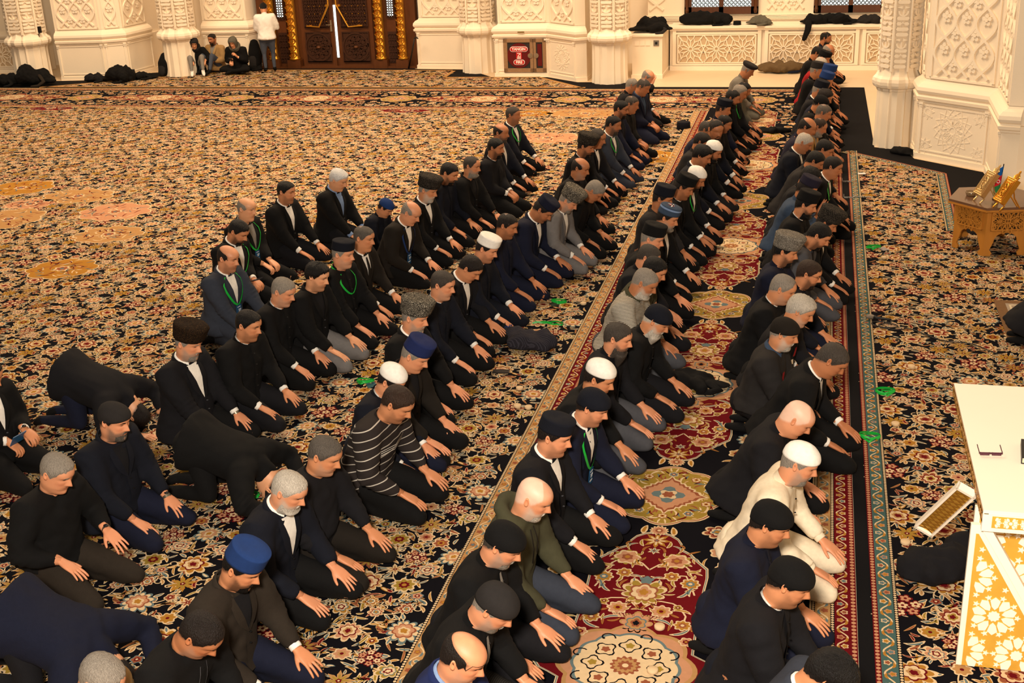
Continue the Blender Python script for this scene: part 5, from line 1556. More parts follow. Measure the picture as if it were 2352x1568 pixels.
    if scarf:
        mb = MB()
        for k_, (rr, up) in enumerate(((.095,.0),(.10,.035))):
            a_ = np.linspace(0, 2*PI, 17); ax = np.array([math.sin(na),0,math.cos(na)]); fx = np.array([math.cos(na),0,-math.sin(na)])
            v, f = tube([nk+ax*(up-.03*math.cos(t))+fx*rr*math.cos(t)+np.array([0,rr*1.1*math.sin(t),0]) for t in a_], .036, 8); mb.add(v, f)
        mb.build('scarf', cloth_mat(scarf), root, True)
        if pose in ('sit','cross') or True:
            # head covering
            rows = []
            for q in np.linspace(0, 1, 9):
                zl = np.interp(np.abs(tu), [0,.55,.8,1.0,PI], [.185,.18,.12,-.03,-.09]); z = zl+(.2352-zl)*q
                rows.append(H(head_pt(np.maximum(z, -.09), tu, .016+.006*math.sin(q*PI))))
            v, f = loft(rows, cap=False); f = f+[tuple(range(8*nh, 9*nh))]; mb = MB(); mb.add(v, f); mb.build('headscarf', cloth_mat(scarf), root, True)
    # ---- cuffs
    if cuffs or (shirt in ('white','lightblue','cream') and toptype in ('suit','closed','coat') and cuffs is not False):
        for s in (1, -1):
            Wp, E = wrs[s], el[s]; d = (Wp-E)/np.linalg.norm(Wp-E)
            mb = MB(); v, f = tube([Wp-d*.05, Wp-d*.012, Wp-d*.004, Wp-d*.006], [.038,.0375,.037,.031], 14, cap=False); mb.add(v, f); mb.build('cuff', cloth_mat(cuffs or shirt), root, True)
    if watch:
        s = 1 if watch == 'L' else -1
        Wp, E = wrs[s], el[s]; d = (Wp-E)/np.linalg.norm(Wp-E)
        mb = MB(); v, f = tube([Wp-d*.006, Wp+d*.016], .033, 14, cap=False); mb.add(v, f); wo = mb.build('watch_strap', mat('watch_metal', srgb(150,140,120), .3, .8), root, True)
        mb = MB(); mb.lathe([(.017,0),(.017,.008),(.014,.010)], 12, Wp+d*.005+np.array([0,0,.030])); mb.build('watch_face', mat('watch_dial', srgb(30,30,32), .15), wo, True)
    # ---- lanyard
    if lanyard:
        lc_ = cloth_mat(lanyard) if lanyard != 'green' else mat('lanyard_green', srgb(24,170,58), .45, spec=.4)
        tb = .36 if badge else .55
        mb = MB()
        for s in (1, -1):
            ts_ = np.linspace(.99, tb, 10); phs = s*(.72*((ts_-tb)/(1-tb))**.7+.02)
            a_ = np.array([torso_pt(t, ph-.055, .021) for t, ph in zip(ts_, phs)]); b_ = np.array([torso_pt(t, ph+.055, .021) for t, ph in zip(ts_, phs)])
            v, f = strip(a_, b_); mb.add(v, f)
        bk_ = neck_ring(.083, .012, 0, 1.25); b2 = neck_ring(.085, -.006, 0, 1.25); v, f = strip(bk_, b2); mb.add(v, f)
        lo_ = mb.build('lanyard', lc_, root, True)
        if badge:
            c_ = torso_pt(tb, 0, .024); _, aa = spine(tb); dn = np.array([-math.sin(aa)*.3,0,-1.0]); dn /= np.linalg.norm(dn); sd = np.array([0,1.0,0]); fo = np.cross(sd, dn)
            Rm = np.c_[sd, dn, fo]; mb = MB(); mb.box(c_+dn*.065, (.085,.125,.004), 0, Rm); bo = mb.build('badge', mat('badge_blue', srgb(24,72,110), .35, spec=.5), root)
            mb = MB()
            for k_, (w_, h_, y_, x_) in enumerate(((.05,.006,.020,0),(.045,.005,.045,.01),(.04,.005,.056,.012),(.03,.005,.067,.006),(.05,.010,.095,.0))): mb.box(c_+dn*y_+sd*x_-fo*.003*(-1 if np.dot(fo, [1,0,0]) > 0 else 1), (w_,h_,.001), 0, Rm)
            mb.build('badge_print', mat('badge_white', srgb(220,225,230), .5), bo)
    if glasses:
        mb = MB()
        for s in (1, -1):
            a_ = np.linspace(0, 2*PI, 13); c_ = np.array([.098, s*.033, .136])
            v, f = tube([H(c_+np.array([-.006*abs(math.cos(t)),.021*math.cos(t),.015*math.sin(t)])) for t in a_], .0013, 5); mb.add(v, f)
            v, f = tube([H(np.array([.092,s*.054,.141])), H(np.array([.03,s*.080,.141])), H(np.array([-.012,s*.079,.138]))], .0014, 5); mb.add(v, f)
        v, f = tube([H(np.array([.102,-.012,.138])), H(np.array([.106,0,.140])), H(np.array([.102,.012,.138]))], .0013, 5); mb.add(v, f)
        mb.build('glasses', mat('glasses_frame', srgb(40,36,34), .3, .5), root)
    if headpx is not None:
        h = H(np.array([0,0,.12]))*sc; zz = ZC+.002+h[2]
        g_ = G(headpx[0], headpx[1], zz); ca, sa = math.cos(yaw), math.sin(yaw)
        root.location = (g_[0]-(h[0]*ca-h[1]*sa), g_[1]-(h[0]*sa+h[1]*ca), ZC+.002)
    INFO.append((root, dict(H=H, torso_pt=torso_pt, wr=wrs)))
    return INFO[-1]
# ------------------------------------------------------------------ the worshippers
GR = 'worshippers kneeling in rows'
def W(x, y, label, **k):
    z = G(x, y, .85)[1]
    k.setdefault('lod', 0 if z < 11.5 else 1 if z < 17 else 2)
    k.setdefault('group', GR)
    return person((0,0), k.pop('yaw', -.16), label, headpx=(x, y), **k)

# -- front row, from the bottom edge to the window wall
W(1905,1550,'bareheaded person in grey jacket cut off by the bottom edge, front row', hair='black', hairtype='full', top='slate', toptype='suit', shirt='white', pitch=48, lean=18, skin=1)
W(1812,1335,'person in black knit cap and charcoal coat with thin white collar, front row', cap='beanie', hair='black', beard='stubble', top='ink', toptype='closed', shirt='white', leg='deepnavy', pitch=28, build=1.2, skin=1, long=True)
W(1768,1200,'person in black knit cap and navy jacket before the cream-clad person', cap='beanie', hair='dark', beard='stubble', top='navy', leg='navy', pitch=26, build=1.12, lean=12, skin=1)
W(1835,1062,'person in white knit cap with cream jacket and cream trousers', cap='dome', capcol='white', hair='grey', beard='short', bcol='grey', top='cream', leg='cream', toptype='closed', pitch=26, lean=20, build=1.12, cuffs='cream', skin=3)
W(1830,960,'bareheaded person in black jacket bowing deeply behind the cream-clad person', hair='white', hairtype='shaved', top='ink', leg='black', pitch=42, lean=26, build=1.2, skin=3)
W(1800,765,'person in dark brown ribbed cap and charcoal wool sweater with blue collar', sc=0.97, cap='beanie', capcol='darkbrown', hair='grey', beard='short', bcol='silver', top='charcoal', toptype='sweater', collar='steel', leg='ink', pitch=22, lean=14, build=1.22, belly=.03, skin=1)
W(1910,825,'bareheaded person in black suit and tie bowing forward beside the brown cap', sc=1.04, hair='greydark', hairtype='crop', top='black', toptype='suit', shirt='white', tie='ink', leg='black', pitch=44, lean=26, build=1.12, skin=2)
W(1838,712,'bareheaded person half hidden behind the dark brown ribbed cap', hair='silver', hairtype='full', beard='stubble', top='ink', leg='black', pitch=32, lean=18, build=1.12, skin=1)
W(1797,662,'bareheaded person in long black coat with white collar, front row', hair='grey', hairtype='receding', beard='stubble', top='black', shirt='white', leg='black', pitch=30, lean=16, build=1.18, long=True, skin=1)
W(1857,628,'person with thin glasses and navy jacket in the front row', sc=0.98, hair='brown', beard='short', bcol='dark', glasses=True, top='deepnavy', leg='navy', pitch=24, lean=16, skin=1)
W(1803,577,'person in light grey fur hat and navy jacket, front row', cap='papakha', capcol='fur_light', hair='black', beard='short', top='navy', leg='deepnavy', pitch=20, lean=10, skin=1)
W(1880,540,'bareheaded person in grey wool coat, front row', sc=1.02, hair='black', beard='short', top='midgrey', toptype='coat', shirt=None, leg='midgrey', pitch=38, lean=24, build=1.15, skin=1)
W(1898,512,'person in dark curly fur hat behind the grey wool coat', sc=0.97, cap='papakha', capcol='fur_dark', hair='dark', top='black', shirt='white', toptype='suit', leg='black', pitch=32, lean=20, skin=2)
W(1850,470,'person in tall black felt hat and black coat, front row', cap='fez', hair='black', beard='full', top='black', shirt='white', leg='black', pitch=22, lean=14, skin=1)
W(1852,434,'person in navy skullcap raising praying hands to the face', cap='kepi', capcol='purple', hair='dark', top='steel', toptype='closed', leg='black', pitch=28, lean=18, hands='pray', wrist=((.40,-.045,.58),(.40,.045,.58)), hand_r=(8,-62,90), hand_l=(-8,-62,-90), skin=2)
W(1860,408,'bareheaded person right behind the one with praying hands, front row', hair='black', hairtype='full', top='ink', leg='black', pitch=34, lean=18, skin=2)
W(1912,383,'bareheaded person in black suit with green lanyard, front row', hair='dark', top='black', toptype='suit', shirt='white', lanyard='green', leg='black', pitch=22, lean=22, build=1.16, skin=2)
W(1872,370,'bareheaded person in charcoal coat beside the green lanyard, front row', hair='black', top='charcoal', toptype='closed', leg='black', pitch=36, lean=24, build=1.14, skin=2)
W(1893,343,'bareheaded person almost hidden behind the charcoal coat, front row', hair='black', top='ink', leg='black', pitch=32, lean=16, skin=2)
W(1846,327,'bareheaded person in dark navy suit with white collar, front row', hair='silver', hairtype='crop', top='deepnavy', toptype='suit', shirt='white', leg='black', pitch=34, lean=16, build=1.14, skin=2)
W(1853,292,'bareheaded person in dark purple jacket, front row', sc=1.04, hair='dark', hairtype='bald', top='purple', leg='black', pitch=28, lean=14, build=1.14, skin=2)
W(1881,291,'person in tan jacket beside the purple jacket, front row', sc=0.95, hair='brown', hairtype='receding', beard='full', bcol='grey', top='tan', toptype='coat', shirt='ash', leg='black', pitch=30, lean=22, skin=2)
W(1891,259,'bareheaded person in black jacket just beyond the tan jacket', hair='saltpepper', hairtype='crop', top='ink', leg='black', pitch=26, lean=18, skin=2)
W(1884,239,'person in black knit cap in the far half of the front row', cap='beanie', hair='black', top='black', leg='black', pitch=34, lean=14, skin=2)
W(1894,223,'bareheaded person in navy behind the far black knit cap', hair='dark', hairtype='full', top='navy', leg='black', pitch=32, lean=18, skin=2)
W(1882,207,'person in tall navy cap and dark suit with white collar, far front row', cap='fez', capcol='deepnavy', hair='grey', top='ink', toptype='suit', shirt='white', leg='black', pitch=22, lean=12, skin=2)
W(1895,186,'person in tilted royal blue cap in the far front row', cap='fez', capcol='royal', hair='dark', beard='stubble', top='navy', leg='black', pitch=22, lean=16, lanyard='green', skin=2)
W(1902,170,'person in flat royal blue cap behind the tilted blue cap', sc=1.03, cap='fez', capcol='royal', hair='dark', top='black', leg='black', pitch=16, lean=16, skin=2)
W(1875,162,'person in dark grey flat-topped cap and black jacket, far front row', sc=0.97, cap='fez', capcol='charcoal', hair='grey', top='black', leg='black', pitch=16, lean=10, skin=2)
W(1884,147,'person in bright red jacket, far front row', hair='silver', hairtype='crop', top='red', leg='black', pitch=36, lean=12, skin=2)
W(1891,134,'person in low black cap near the window bench', cap='kufi', hair='dark', top='black', leg='black', pitch=26, lean=14, skin=2)
W(1877,122,'bareheaded person left of the low black cap near the window bench', hair='black', top='black', leg='black', pitch=30, lean=10, skin=2)
W(1902,117,'bareheaded person in black, second from the window end of the front row', hair='grey', hairtype='bald', top='black', leg='black', pitch=26, lean=22, skin=2)
W(1896,88,'person in navy at the far end of the front row before the grilles', hair='black', hairtype='crop', beard='full', top='navy', leg='black', pitch=14, lean=8, skin=2)

# -- second row
W(1062,1508,'bareheaded person in bright blue suit at the bottom of the second row', hair='dark', hairtype='bald', beard='stubble', bcol='grey', top='blue', toptype='suit', shirt='lightblue', leg='brown', pitch=30, lean=16, build=1.14, skin=3)
W(1135,1392,'person in dark grey knit cap and black zipped jacket, second row', cap='beanie', capcol='charcoal', hair='grey', beard='short', bcol='grey', top='black', leg='brown', pitch=42, lean=24, build=1.14, wr_spread=.02, watch='R', skin=3, legmat=stripe_mat('ribbed_trousers', (40,36,32), (24,22,20), 30, 'X'))
W(1155,1248,'person in black patterned knit cap and black jacket, second row', cap='beanie', hair='greydark', beard='short', bcol='grey', top='black', leg='ink', pitch=34, lean=18, skin=3)
W(1225,1142,'bareheaded person in olive green hoodie, second row', hair='white', hairtype='shaved', beard='short', bcol='silver', top='olive', toptype='hood', leg='slate', pitch=30, lean=16, build=1.15, skin=3)
W(1272,1000,'person in navy round cap and long black coat, second row', cap='kufi', capcol='deepnavy', hair='dark', beard='stubble', top='ink', toptype='coat', shirt='white', leg='black', pitch=20, lean=12, build=1.2, belly=.02, skin=3)
W(1360,933,'person in navy knit cap and navy suit wearing a lanyard with blue badge', cap='beanie', capcol='deepnavy', hair='dark', beard='stubble', top='navy', toptype='suit', shirt='white', lanyard='green', badge=True, leg='navy', pitch=28, lean=18, build=1.12, skin=3)
W(1375,868,'person in white cap with black track jacket and grey jeans, second row', cap='taqiyah', capcol='white', hair='dark', beard='stubble', top='black', leg='midgrey', pitch=26, lean=22, skin=1)
W(1418,775,'bareheaded person in black jacket and grey trousers beyond the track jacket', hair='greydark', hairtype='short', beard='long', bcol='greydark', top='ink', leg='midgrey', pitch=20, lean=16, skin=3)
W(1508,735,'person in navy knit cap and black jacket bowing, middle of second row', cap='beanie', capcol='deepnavy', hair='silver', beard='long', bcol='silver', top='black', leg='ink', pitch=38, lean=22, skin=1)
W(1480,648,'bareheaded person in black and white striped polo shirt', sc=1.03, hair='grey', hairtype='crop', beard='full', bcol='silver', toptype='sweater', collar='olive', topmat=stripe_mat('striped_polo', (214,204,186), (30,28,24), 26, 'Z', (.3,.2,0)), leg='midgrey', pitch=34, lean=18, skin=2)
W(1502,620,'person in olive T-shirt behind the striped polo', hair='black', toptype='tshirt', top='olive', leg='ink', pitch=32, lean=20, skin=1)
W(1489,590,'bareheaded person in dark jacket beyond the olive T-shirt, second row', sc=0.97, hair='greydark', top='ink', leg='black', pitch=30, lean=16, skin=3)
W(1497,548,'person in low black felt cap next to the blue embroidered cap', cap='fez', hair='grey', top='black', leg='black', pitch=20, lean=12, skin=3)
W(1532,500,'person in blue embroidered cap and black suit', cap='kufi', capcol='steel', extra='embroidered', hair='dark', beard='full', bcol='grey', top='black', toptype='suit', shirt='white', leg='black', pitch=24, lean=16, skin=1)
W(1521,456,'person in round navy cap behind the embroidered cap', cap='fez', capcol='deepnavy', hair='dark', beard='short', top='charcoal', toptype='coat', leg='black', pitch=20, lean=12, scarf=None, skin=2)
W(1570,430,'person in tall black felt hat and black coat, second row', cap='fez', hair='dark', beard='stubble', top='black', shirt='white', leg='black', pitch=28, lean=14, skin=2)
W(1597,410,'person in white cap with green lanyard, second row', cap='taqiyah', capcol='white', hair='dark', beard='short', top='ink', toptype='suit', shirt='white', lanyard='green', leg='black', pitch=30, lean=18, skin=2)
W(1612,357,'bareheaded person in navy jacket and open white shirt between two white caps', sc=1.04, hair='black', hairtype='full', beard='stubble', top='deepnavy', toptype='suit', shirt='white', leg='black', pitch=30, lean=14, skin=2)
W(1637,348,'person in tall white prayer cap and black jacket, second row', sc=0.97, cap='taqiyah', capcol='white', hair='black', beard='full', top='black', leg='charcoal', shirt='white', pitch=26, lean=16, skin=2)
W(1612,326,'bareheaded person in grey jacket beyond the tall white prayer cap', hair='dark', top='charcoal', leg='black', pitch=30, lean=14, skin=2)
W(1622,298,'bareheaded person in navy, left of the one facing the camera', sc=0.98, hair='greydark', top='navy', leg='black', shirt='white', pitch=30, lean=16, skin=2)
W(1644,297,'bareheaded person turning the face to the camera, second row', sc=1.06, hair='dark', hairtype='receding', beard='goatee', top='deepnavy', leg='black', shirt='white', pitch=22, hyaw=-50, lean=12, skin=2)
W(1663,283,'bareheaded person in black right of the one facing the camera', sc=0.94, hair='black', beard='stubble', top='black', leg='black', shirt='white', pitch=26, lean=14, skin=2)
W(1660,251,'person in flat navy cap and navy jacket, second row', cap='kepi', capcol='deepnavy', hair='dark', top='navy', leg='black', pitch=18, lean=10, skin=2)
W(1682,225,'bareheaded person in black coat beyond the flat navy cap', hair='black', beard='full', top='black', leg='black', pitch=24, lean=14, skin=2)
W(1698,213,'bareheaded person with green lanyard hidden behind a black coat, far second row', sc=1.02, hair='grey', top='ink', leg='black', lanyard='green', pitch=26, lean=14, skin=2)
W(1708,206,'bareheaded person in grey cardigan, near the end of the second row', sc=0.97, hair='black', beard='stubble', toptype='sweater', top='greygreen', leg='ink', pitch=30, lean=16, skin=2)
W(1717,161,'person in dark flat cap and checkered grey shirt, end of second row', cap='beret', capcol='charcoal', hair='grey', toptype='closed', topmat=stripe_mat('checkered_shirt', (136,128,114), (84,80,74), 34, 'DIAGONAL'), top='ash', leg='greygreen', pitch=34, lean=18, skin=2)

# -- third row
W(460,1455,'bareheaded person in black sweater with thin grey lines, bottom of third row', hair='dark', hairtype='short', beard='stubble', bcol='grey', toptype='sweater', top='black', leg='black', pitch=50, lean=22, skin=2)
W(555,1300,'person in bright blue tall cap and charcoal overcoat', cap='fez', capcol='royal', hair='black', beard='short', top='brown', toptype='coat', shirt=None, cuffs='white', leg='navy', pitch=34, lean=16, build=1.2, long=True, skin=1)
W(663,1125,'bareheaded person in navy suit with white collar beyond the blue tall cap', hair='silver', hairtype='short', beard='full', bcol='silver', top='deepnavy', toptype='suit', shirt='white', cuffs=False, leg='black', pitch=32, lean=18, build=1.16, skin=3)
W(745,1043,'bareheaded person in dark sweater between navy suit and striped sweater', hair='saltpepper', beard='stubble', bcol='grey', toptype='sweater', top='ink', leg='darkbrown', pitch=28, lean=16, build=1.16, belly=.05, skin=1)
W(912,925,'bareheaded person in dark sweater with white striped shoulders', sc=1.04, hair='brown', hairtype='short', beard='stubble', toptype='sweater', topmat=stripe_mat('banded_sweater', (40,34,32), (180,172,160), 5.0, 'Z', (0,.25,0), .965), leg='black', pitch=38, lean=24, build=1.16, skin=1)
W(898,874,'person in white cap half hidden behind the striped sweater', sc=0.95, cap='taqiyah', capcol='white', hair='dark', top='deepnavy', shirt='white', leg='navy', pitch=34, lean=16, skin=3)
W(953,815,'person in dark blue ribbed round cap looking down, third row', cap='fez', capcol='blue', hair='grey', top='darkbrown', toptype='coat', leg='black', pitch=34, lean=16, build=1.16, skin=3)
W(952,728,'person in black and grey fur hat, third row', cap='papakha', capcol='fur_grey', hair='grey', beard='short', bcol='grey', top='black', toptype='coat', shirt='white', cuffs=False, leg='black', pitch=18, lean=10, skin=3)
W(1016,653,'bareheaded person in dark navy coat with bag before the knees', hair='greydark', beard='stubble', bcol='grey', top='deepnavy', shirt='white', leg='black', pitch=20, lean=14, build=1.14, skin=3)
W(1080,615,'bareheaded person bowing in black suit over open white shirt, third row', hair='dark', top='ink', toptype='suit', shirt='white', cuffs=False, leg='black', pitch=46, lean=20, skin=1)
W(1117,570,'person in white round cap and dark jacket, third row', cap='kufi', capcol='white', hair='dark', beard='stubble', top='deepnavy', shirt='white', leg='deepnavy', pitch=28, lean=14, skin=3)
W(1164,517,'bareheaded person in navy jacket, middle of the third row', hair='dark', hairtype='crop', beard='stubble', top='navy', leg='navy', pitch=24, lean=12, skin=2)
W(1247,481,'person in navy skullcap and bright navy suit bowing, third row', sc=1.03, cap='kepi', capcol='navy', hair='dark', beard='stubble', top='navy', toptype='suit', shirt='white', leg='navy', pitch=46, lean=22, skin=2)
W(1306,460,'person in speckled grey fur hat and light grey suit', sc=0.98, cap='papakha', capcol='fur_grey', hair='grey', beard='short', bcol='grey', top='grey', toptype='suit', shirt='white', leg='grey', pitch=40, lean=20, skin=3)
W(1365,438,'bareheaded person bowing deeply in black beside the light grey suit', hair='grey', top='black', leg='black', pitch=52, lean=28, skin=2)
W(1332,386,'bareheaded person in black jacket below the tall fur hat, third row', hair='dark', hairtype='bald', beard='stubble', bcol='grey', top='black', leg='black', pitch=22, lean=12, skin=2)
W(1345,336,'person in tall dark grey fur hat and black coat, third row', cap='papakha', capcol='fur_dark', hair='dark', beard='short', top='black', shirt='white', leg='black', pitch=22, lean=14, skin=2)
W(1372,316,'bareheaded person in dark suit right behind the tall fur hat', hair='greydark', hairtype='receding', top='ink', toptype='suit', shirt='white', leg='black', pitch=24, lean=14, skin=2)
W(1408,286,'bareheaded person in grey suit with white collar and green lanyard', hair='black', beard='short', bcol='greydark', top='slate', toptype='suit', shirt='white', lanyard='green', leg='slate', pitch=18, lean=12, skin=2)
W(1426,250,'person with thin-rimmed glasses in navy suit, third row', hair='black', beard='short', glasses=True, top='navy', toptype='suit', shirt=None, leg='navy', pitch=16, lean=10, lod=1, skin=2)
W(1450,239,'bareheaded person in black behind the glasses wearer, third row', hair='greydark', hairtype='crop', top='black', leg='black', pitch=20, lean=12, hands='curl', wrist=(.33,.06,.31), skin=2)
W(1477,199,'person in navy suit with folded hands, far end of the third row', sc=1.04, hair='greydark', hairtype='crop', top='navy', toptype='suit', shirt='steel', leg='navy', pitch=30, lean=8, hands='curl', wrist=(.33,.05,.31), yaw=-.35, skin=2)
W(1451,196,'bareheaded person turned away in black, far third row', sc=0.93, hair='grey', top='ink', leg='black', pitch=26, lean=12, yaw=.15, skin=2)
W(1488,177,'person covering the face with a hand, far third row', hair='grey', hairtype='bald', top='black', leg='black', pitch=30, lean=14, hands='close', wrist=((.30,-.05,.76),(.28,.15,.27)), hand_r=(20,-70,40), skin=3, cuffs='white')

# -- fourth row
W(232,1556,'bareheaded person in beige jacket cut off by the bottom left edge', hair='grey', hairtype='short', top='tan', toptype='closed', leg='black', pitch=36, lean=16, skin=3)
W(130,1083,'bareheaded person in black wool sweater lifting both hands', hair='grey', toptype='sweater', top='black', leg='brown', pitch=30, lean=12, build=1.16, belly=.02, hands='flat', wrist=((.30,-.20,.36),(.36,.18,.40)), watch='L', skin=3)
W(262,965,'person in dark grey knit cap and open navy overcoat, fourth row', cap='beanie', capcol='charcoal', hair='dark', beard='short', bcol='saltpepper', top='deepnavy', toptype='coat', shirt=None, leg='navy', pitch=18, lean=12, build=1.18, belly=.03, long=True, watch='L', skin=3)
W(432,787,'person in brown fur hat and black suit with white shirt front', cap='papakha', capcol='fur_brown', hair='grey', beard='short', bcol='grey', top='ink', toptype='suit', shirt='white', leg='black', pitch=20, lean=6, build=1.2, belly=.03, watch='L', long=True, skin=3)
W(570,745,'bareheaded person in black coat with white cuffs, fourth row', hair='black', beard='stubble', top='black', shirt='white', leg='ink', pitch=20, lean=14, build=1.18, skin=1)
W(650,668,'bareheaded person in black high-collared jacket, fourth row', hair='grey', beard='stubble', bcol='grey', top='black', shirt='white', leg='black', pitch=26, lean=14, build=1.14, skin=3)
W(728,633,'bareheaded person in black coat and grey trousers, fourth row', hair='black', hairtype='full', beard='stubble', top='black', toptype='coat', leg='grey', pitch=22, lean=12, skin=0)
W(787,583,'person in navy cap with bright green lanyard and dark coat, fourth row', cap='kufi', capcol='deepnavy', hair='grey', beard='stubble', bcol='grey', top='black', lanyard='green', leg='black', pitch=12, lean=10, build=1.18, belly=.03, skin=3)
W(835,546,'bareheaded person in dark brown suit with white shirt and dark tie', hair='saltpepper', hairtype='crop', top='darkbrown', toptype='suit', shirt='white', tie='darkbrown', leg='black', pitch=16, lean=14, skin=1)
W(943,488,'bareheaded person in dark brown suit with blue lanyard bowing, fourth row', hair='grey', hairtype='bald', top='darkbrown', toptype='suit', shirt='white', lanyard='royal', badge=True, leg='black', pitch=36, lean=22, build=1.16, skin=3)
W(885,477,'small person in sky blue cap behind the bowing brown suit', cap='dome', capcol='royal', hair='dark', top='deepnavy', leg='black', pitch=40, lean=20, sc=.82, skin=1)
W(982,436,'person in greenish grey fur hat, fourth row', cap='papakha', capcol='fur_dark', hair='grey', beard='short', bcol='silver', top='black', toptype='coat', shirt='white', leg='black', pitch=22, lean=14, skin=1)
W(1031,397,'bareheaded person in navy jacket beside the greenish fur hat', sc=1.02, hair='black', beard='short', top='deepnavy', leg='black', pitch=28, lean=14, skin=1)
W(1083,381,'bareheaded person in black overcoat, fourth row', sc=0.98, hair='greydark', hairtype='receding', beard='full', bcol='grey', top='black', toptype='coat', leg='black', pitch=16, lean=12, watch='L', skin=1)
W(1138,339,'bareheaded person in black jacket with folded hands, fourth row', hair='black', beard='short', top='ink', leg='black', shirt='white', pitch=14, lean=10, hands='curl', wrist=(.33,.06,.31), skin=2)
W(1150,305,'bareheaded person in open dark suit, second last in the fourth row', hair='dark', hairtype='bald', beard='short', bcol='greydark', top='deepnavy', toptype='suit', shirt='white', leg='black', pitch=12, lean=8, build=1.14, skin=2)
W(1178,264,'bareheaded person in dark suit with green lanyard, last in the fourth row', hair='greydark', beard='stubble', top='deepnavy', toptype='suit', shirt='white', lanyard='green', leg='black', pitch=8, lean=8, build=1.1, skin=2)

# -- fifth row
W(523,592,'bareheaded person in slate suit with white shirt and green lanyard', hair='dark', hairtype='bald', beard='stubble', top='slate', toptype='suit', shirt='white', lanyard='green', badge=True, leg='slate', pitch=18, lean=10, skin=3)
W(547,531,'bareheaded person with lanyard looking at a phone, fifth row', hair='black', beard='short', top='black', toptype='suit', shirt='white', lanyard='green', badge=True, leg='black', pitch=36, lean=12, hands='curl', wrist=(.30,.05,.34), skin=1)
W(566,479,'bareheaded person in striped shirt and black suit with blue badge', hair='grey', hairtype='bald', top='black', toptype='suit', shirt='ash', lanyard='green', badge=True, leg='black', pitch=14, lean=8, hands='curl', wrist=(.33,.07,.30), skin=0)
W(657,440,'bareheaded person in black suit with open white shirt, fifth row', hair='black', beard='stubble', top='black', toptype='suit', shirt='white', leg='ink', pitch=14, lean=10, skin=1)
W(777,412,'bareheaded person in black suit with light blue cuffs, fifth row', hair='white', hairtype='full', top='black', toptype='suit', shirt='lightblue', leg='ink', pitch=30, lean=10, watch='L', skin=0)

# -- people bowed to the floor, and others
def at(x, y, z): p = G(x, y, z); return p
def S(x, y, label, **k):
    p = G(x, y, .58); return person((p[0], p[1]), k.pop('yaw', 0.0), label, pose='sujud', lean=k.pop('lean', 110), slouch=10, pitch=158, group='worshippers bowed to the floor', **k)
S(175,838,'person in black coat bowed to the floor, left of the brown fur hat', top='ink', leg='navy', hair='dark', hairtype='short', lod=0, build=1.2)
S(470,985,'person in black bowed to the floor behind the navy suit', top='black', leg='black', hair='dark', lod=0, build=1.2)
S(60,1385,'person in navy jacket bowed to the floor at the bottom left', top='navy', leg='ink', hair='dark', lod=0, build=1.25)
W(-28,860,'person in black suit with white cuffs holding a blue booklet, left edge', hair='dark', top='black', toptype='suit', shirt='white', leg='black', pitch=25, lean=6, hands='curl', wrist=((.22,-.02,.36),(.30,.10,.42)), watch='L', skin=1, lod=0)
W(2490,600,'person in dark robe kneeling on the prayer rug at the right edge', hair='dark', top='ink', leg='black', pitch=20, lean=30, long=True, lod=1, skin=1)
# -- details of single garments
def on_chest(key, name, m_, t0, t1, ph0, ph1, off=.014, k=6, skew=0.0):
    for root, info in INFO:
        if key in root['label']:
            rows = [np.array([info['torso_pt'](t, ph+skew*(t-t0), off) for ph in np.linspace(ph0, ph1, 5)]) for t in np.linspace(t0, t1, k)]
            v = np.vstack(rows); f = [(j*5+i, j*5+i+1, (j+1)*5+i+1, (j+1)*5+i) for j in range(k-1) for i in range(4)]
            mb = MB(); mb.add(v, f); mb.build(name, m_, root, True)
on_chest('dark brown ribbed cap', 'red_emblem', cloth_mat('red'), .58, .74, -.42, -.24, .016, 5, .6)
on_chest('dark brown ribbed cap', 'cream_emblem', cloth_mat('cream'), .40, .52, -.46, -.20, .016, 5, -1.2)
on_chest('dark grey knit cap and black zipped', 'zip', cloth_mat('ash'), .60, .93, -.05, .03)
on_chest('black patterned knit cap', 'zip', cloth_mat('ash'), .70, .95, -.05, .03)
for a_, b_ in ((-2.3,-1.0),(1.0,2.3)): on_chest('white striped shoulders', 'shoulder_band', cloth_mat('ash'), .74, .86, a_, b_, .016, 5)
for t_ in (.70,.66,.62): on_chest('white striped shoulders', 'chest_line', cloth_mat('white'), t_, t_+.012, -1.3, 1.3, .013, 2)
for p_ in (-.25,-.02): on_chest('black sweater with thin grey lines', 'printed_line', cloth_mat('midgrey'), .25, .85, p_, p_+.02, .012, 8, .5)
on_chest('white cap with black track jacket and', 'jacket_stripe', cloth_mat('ash'), .05, .9, -.5, -.47, .013, 8)
# -- by the far wall
p = G(622,168); person((p[0], p[1]), math.radians(118), 'person standing in white T-shirt and grey jeans beside the door, back turned', 1, 'stand', lean=6, slouch=14, pitch=40, hair='black', hairtype='short', toptype='sweater', top='white', leg='jean', hands='curl', wrist=((.24,-.10,1.17),(.26,.06,1.17)), sc=.97, skin=1, build=1.0)
p = G(432,176); person((p[0]+.05, p[1]+.42), math.radians(-62), 'person in black coat and dark headscarf sitting with grey trousers', 1, 'sit', lean=12, slouch=14, pitch=32, hair='black', hairtype='short', scarf='charcoal', top='black', toptype='closed', leg='ash', sock='white', hands='curl', wrist=((.30,-.12,.36),(.32,.20,.34)), skin=0, build=1.0)
p = G(487,172); person((p[0]-.05, p[1]+.44), math.radians(-100), 'person in khaki jacket sitting against the white wall', 1, 'sit', lean=2, slouch=10, pitch=14, hair='dark', beard='short', top='tan', toptype='coat', shirt='ash', leg='jean', hands='curl', wrist=((.30,-.12,.30),(.30,.12,.30)), skin=2, build=1.05)
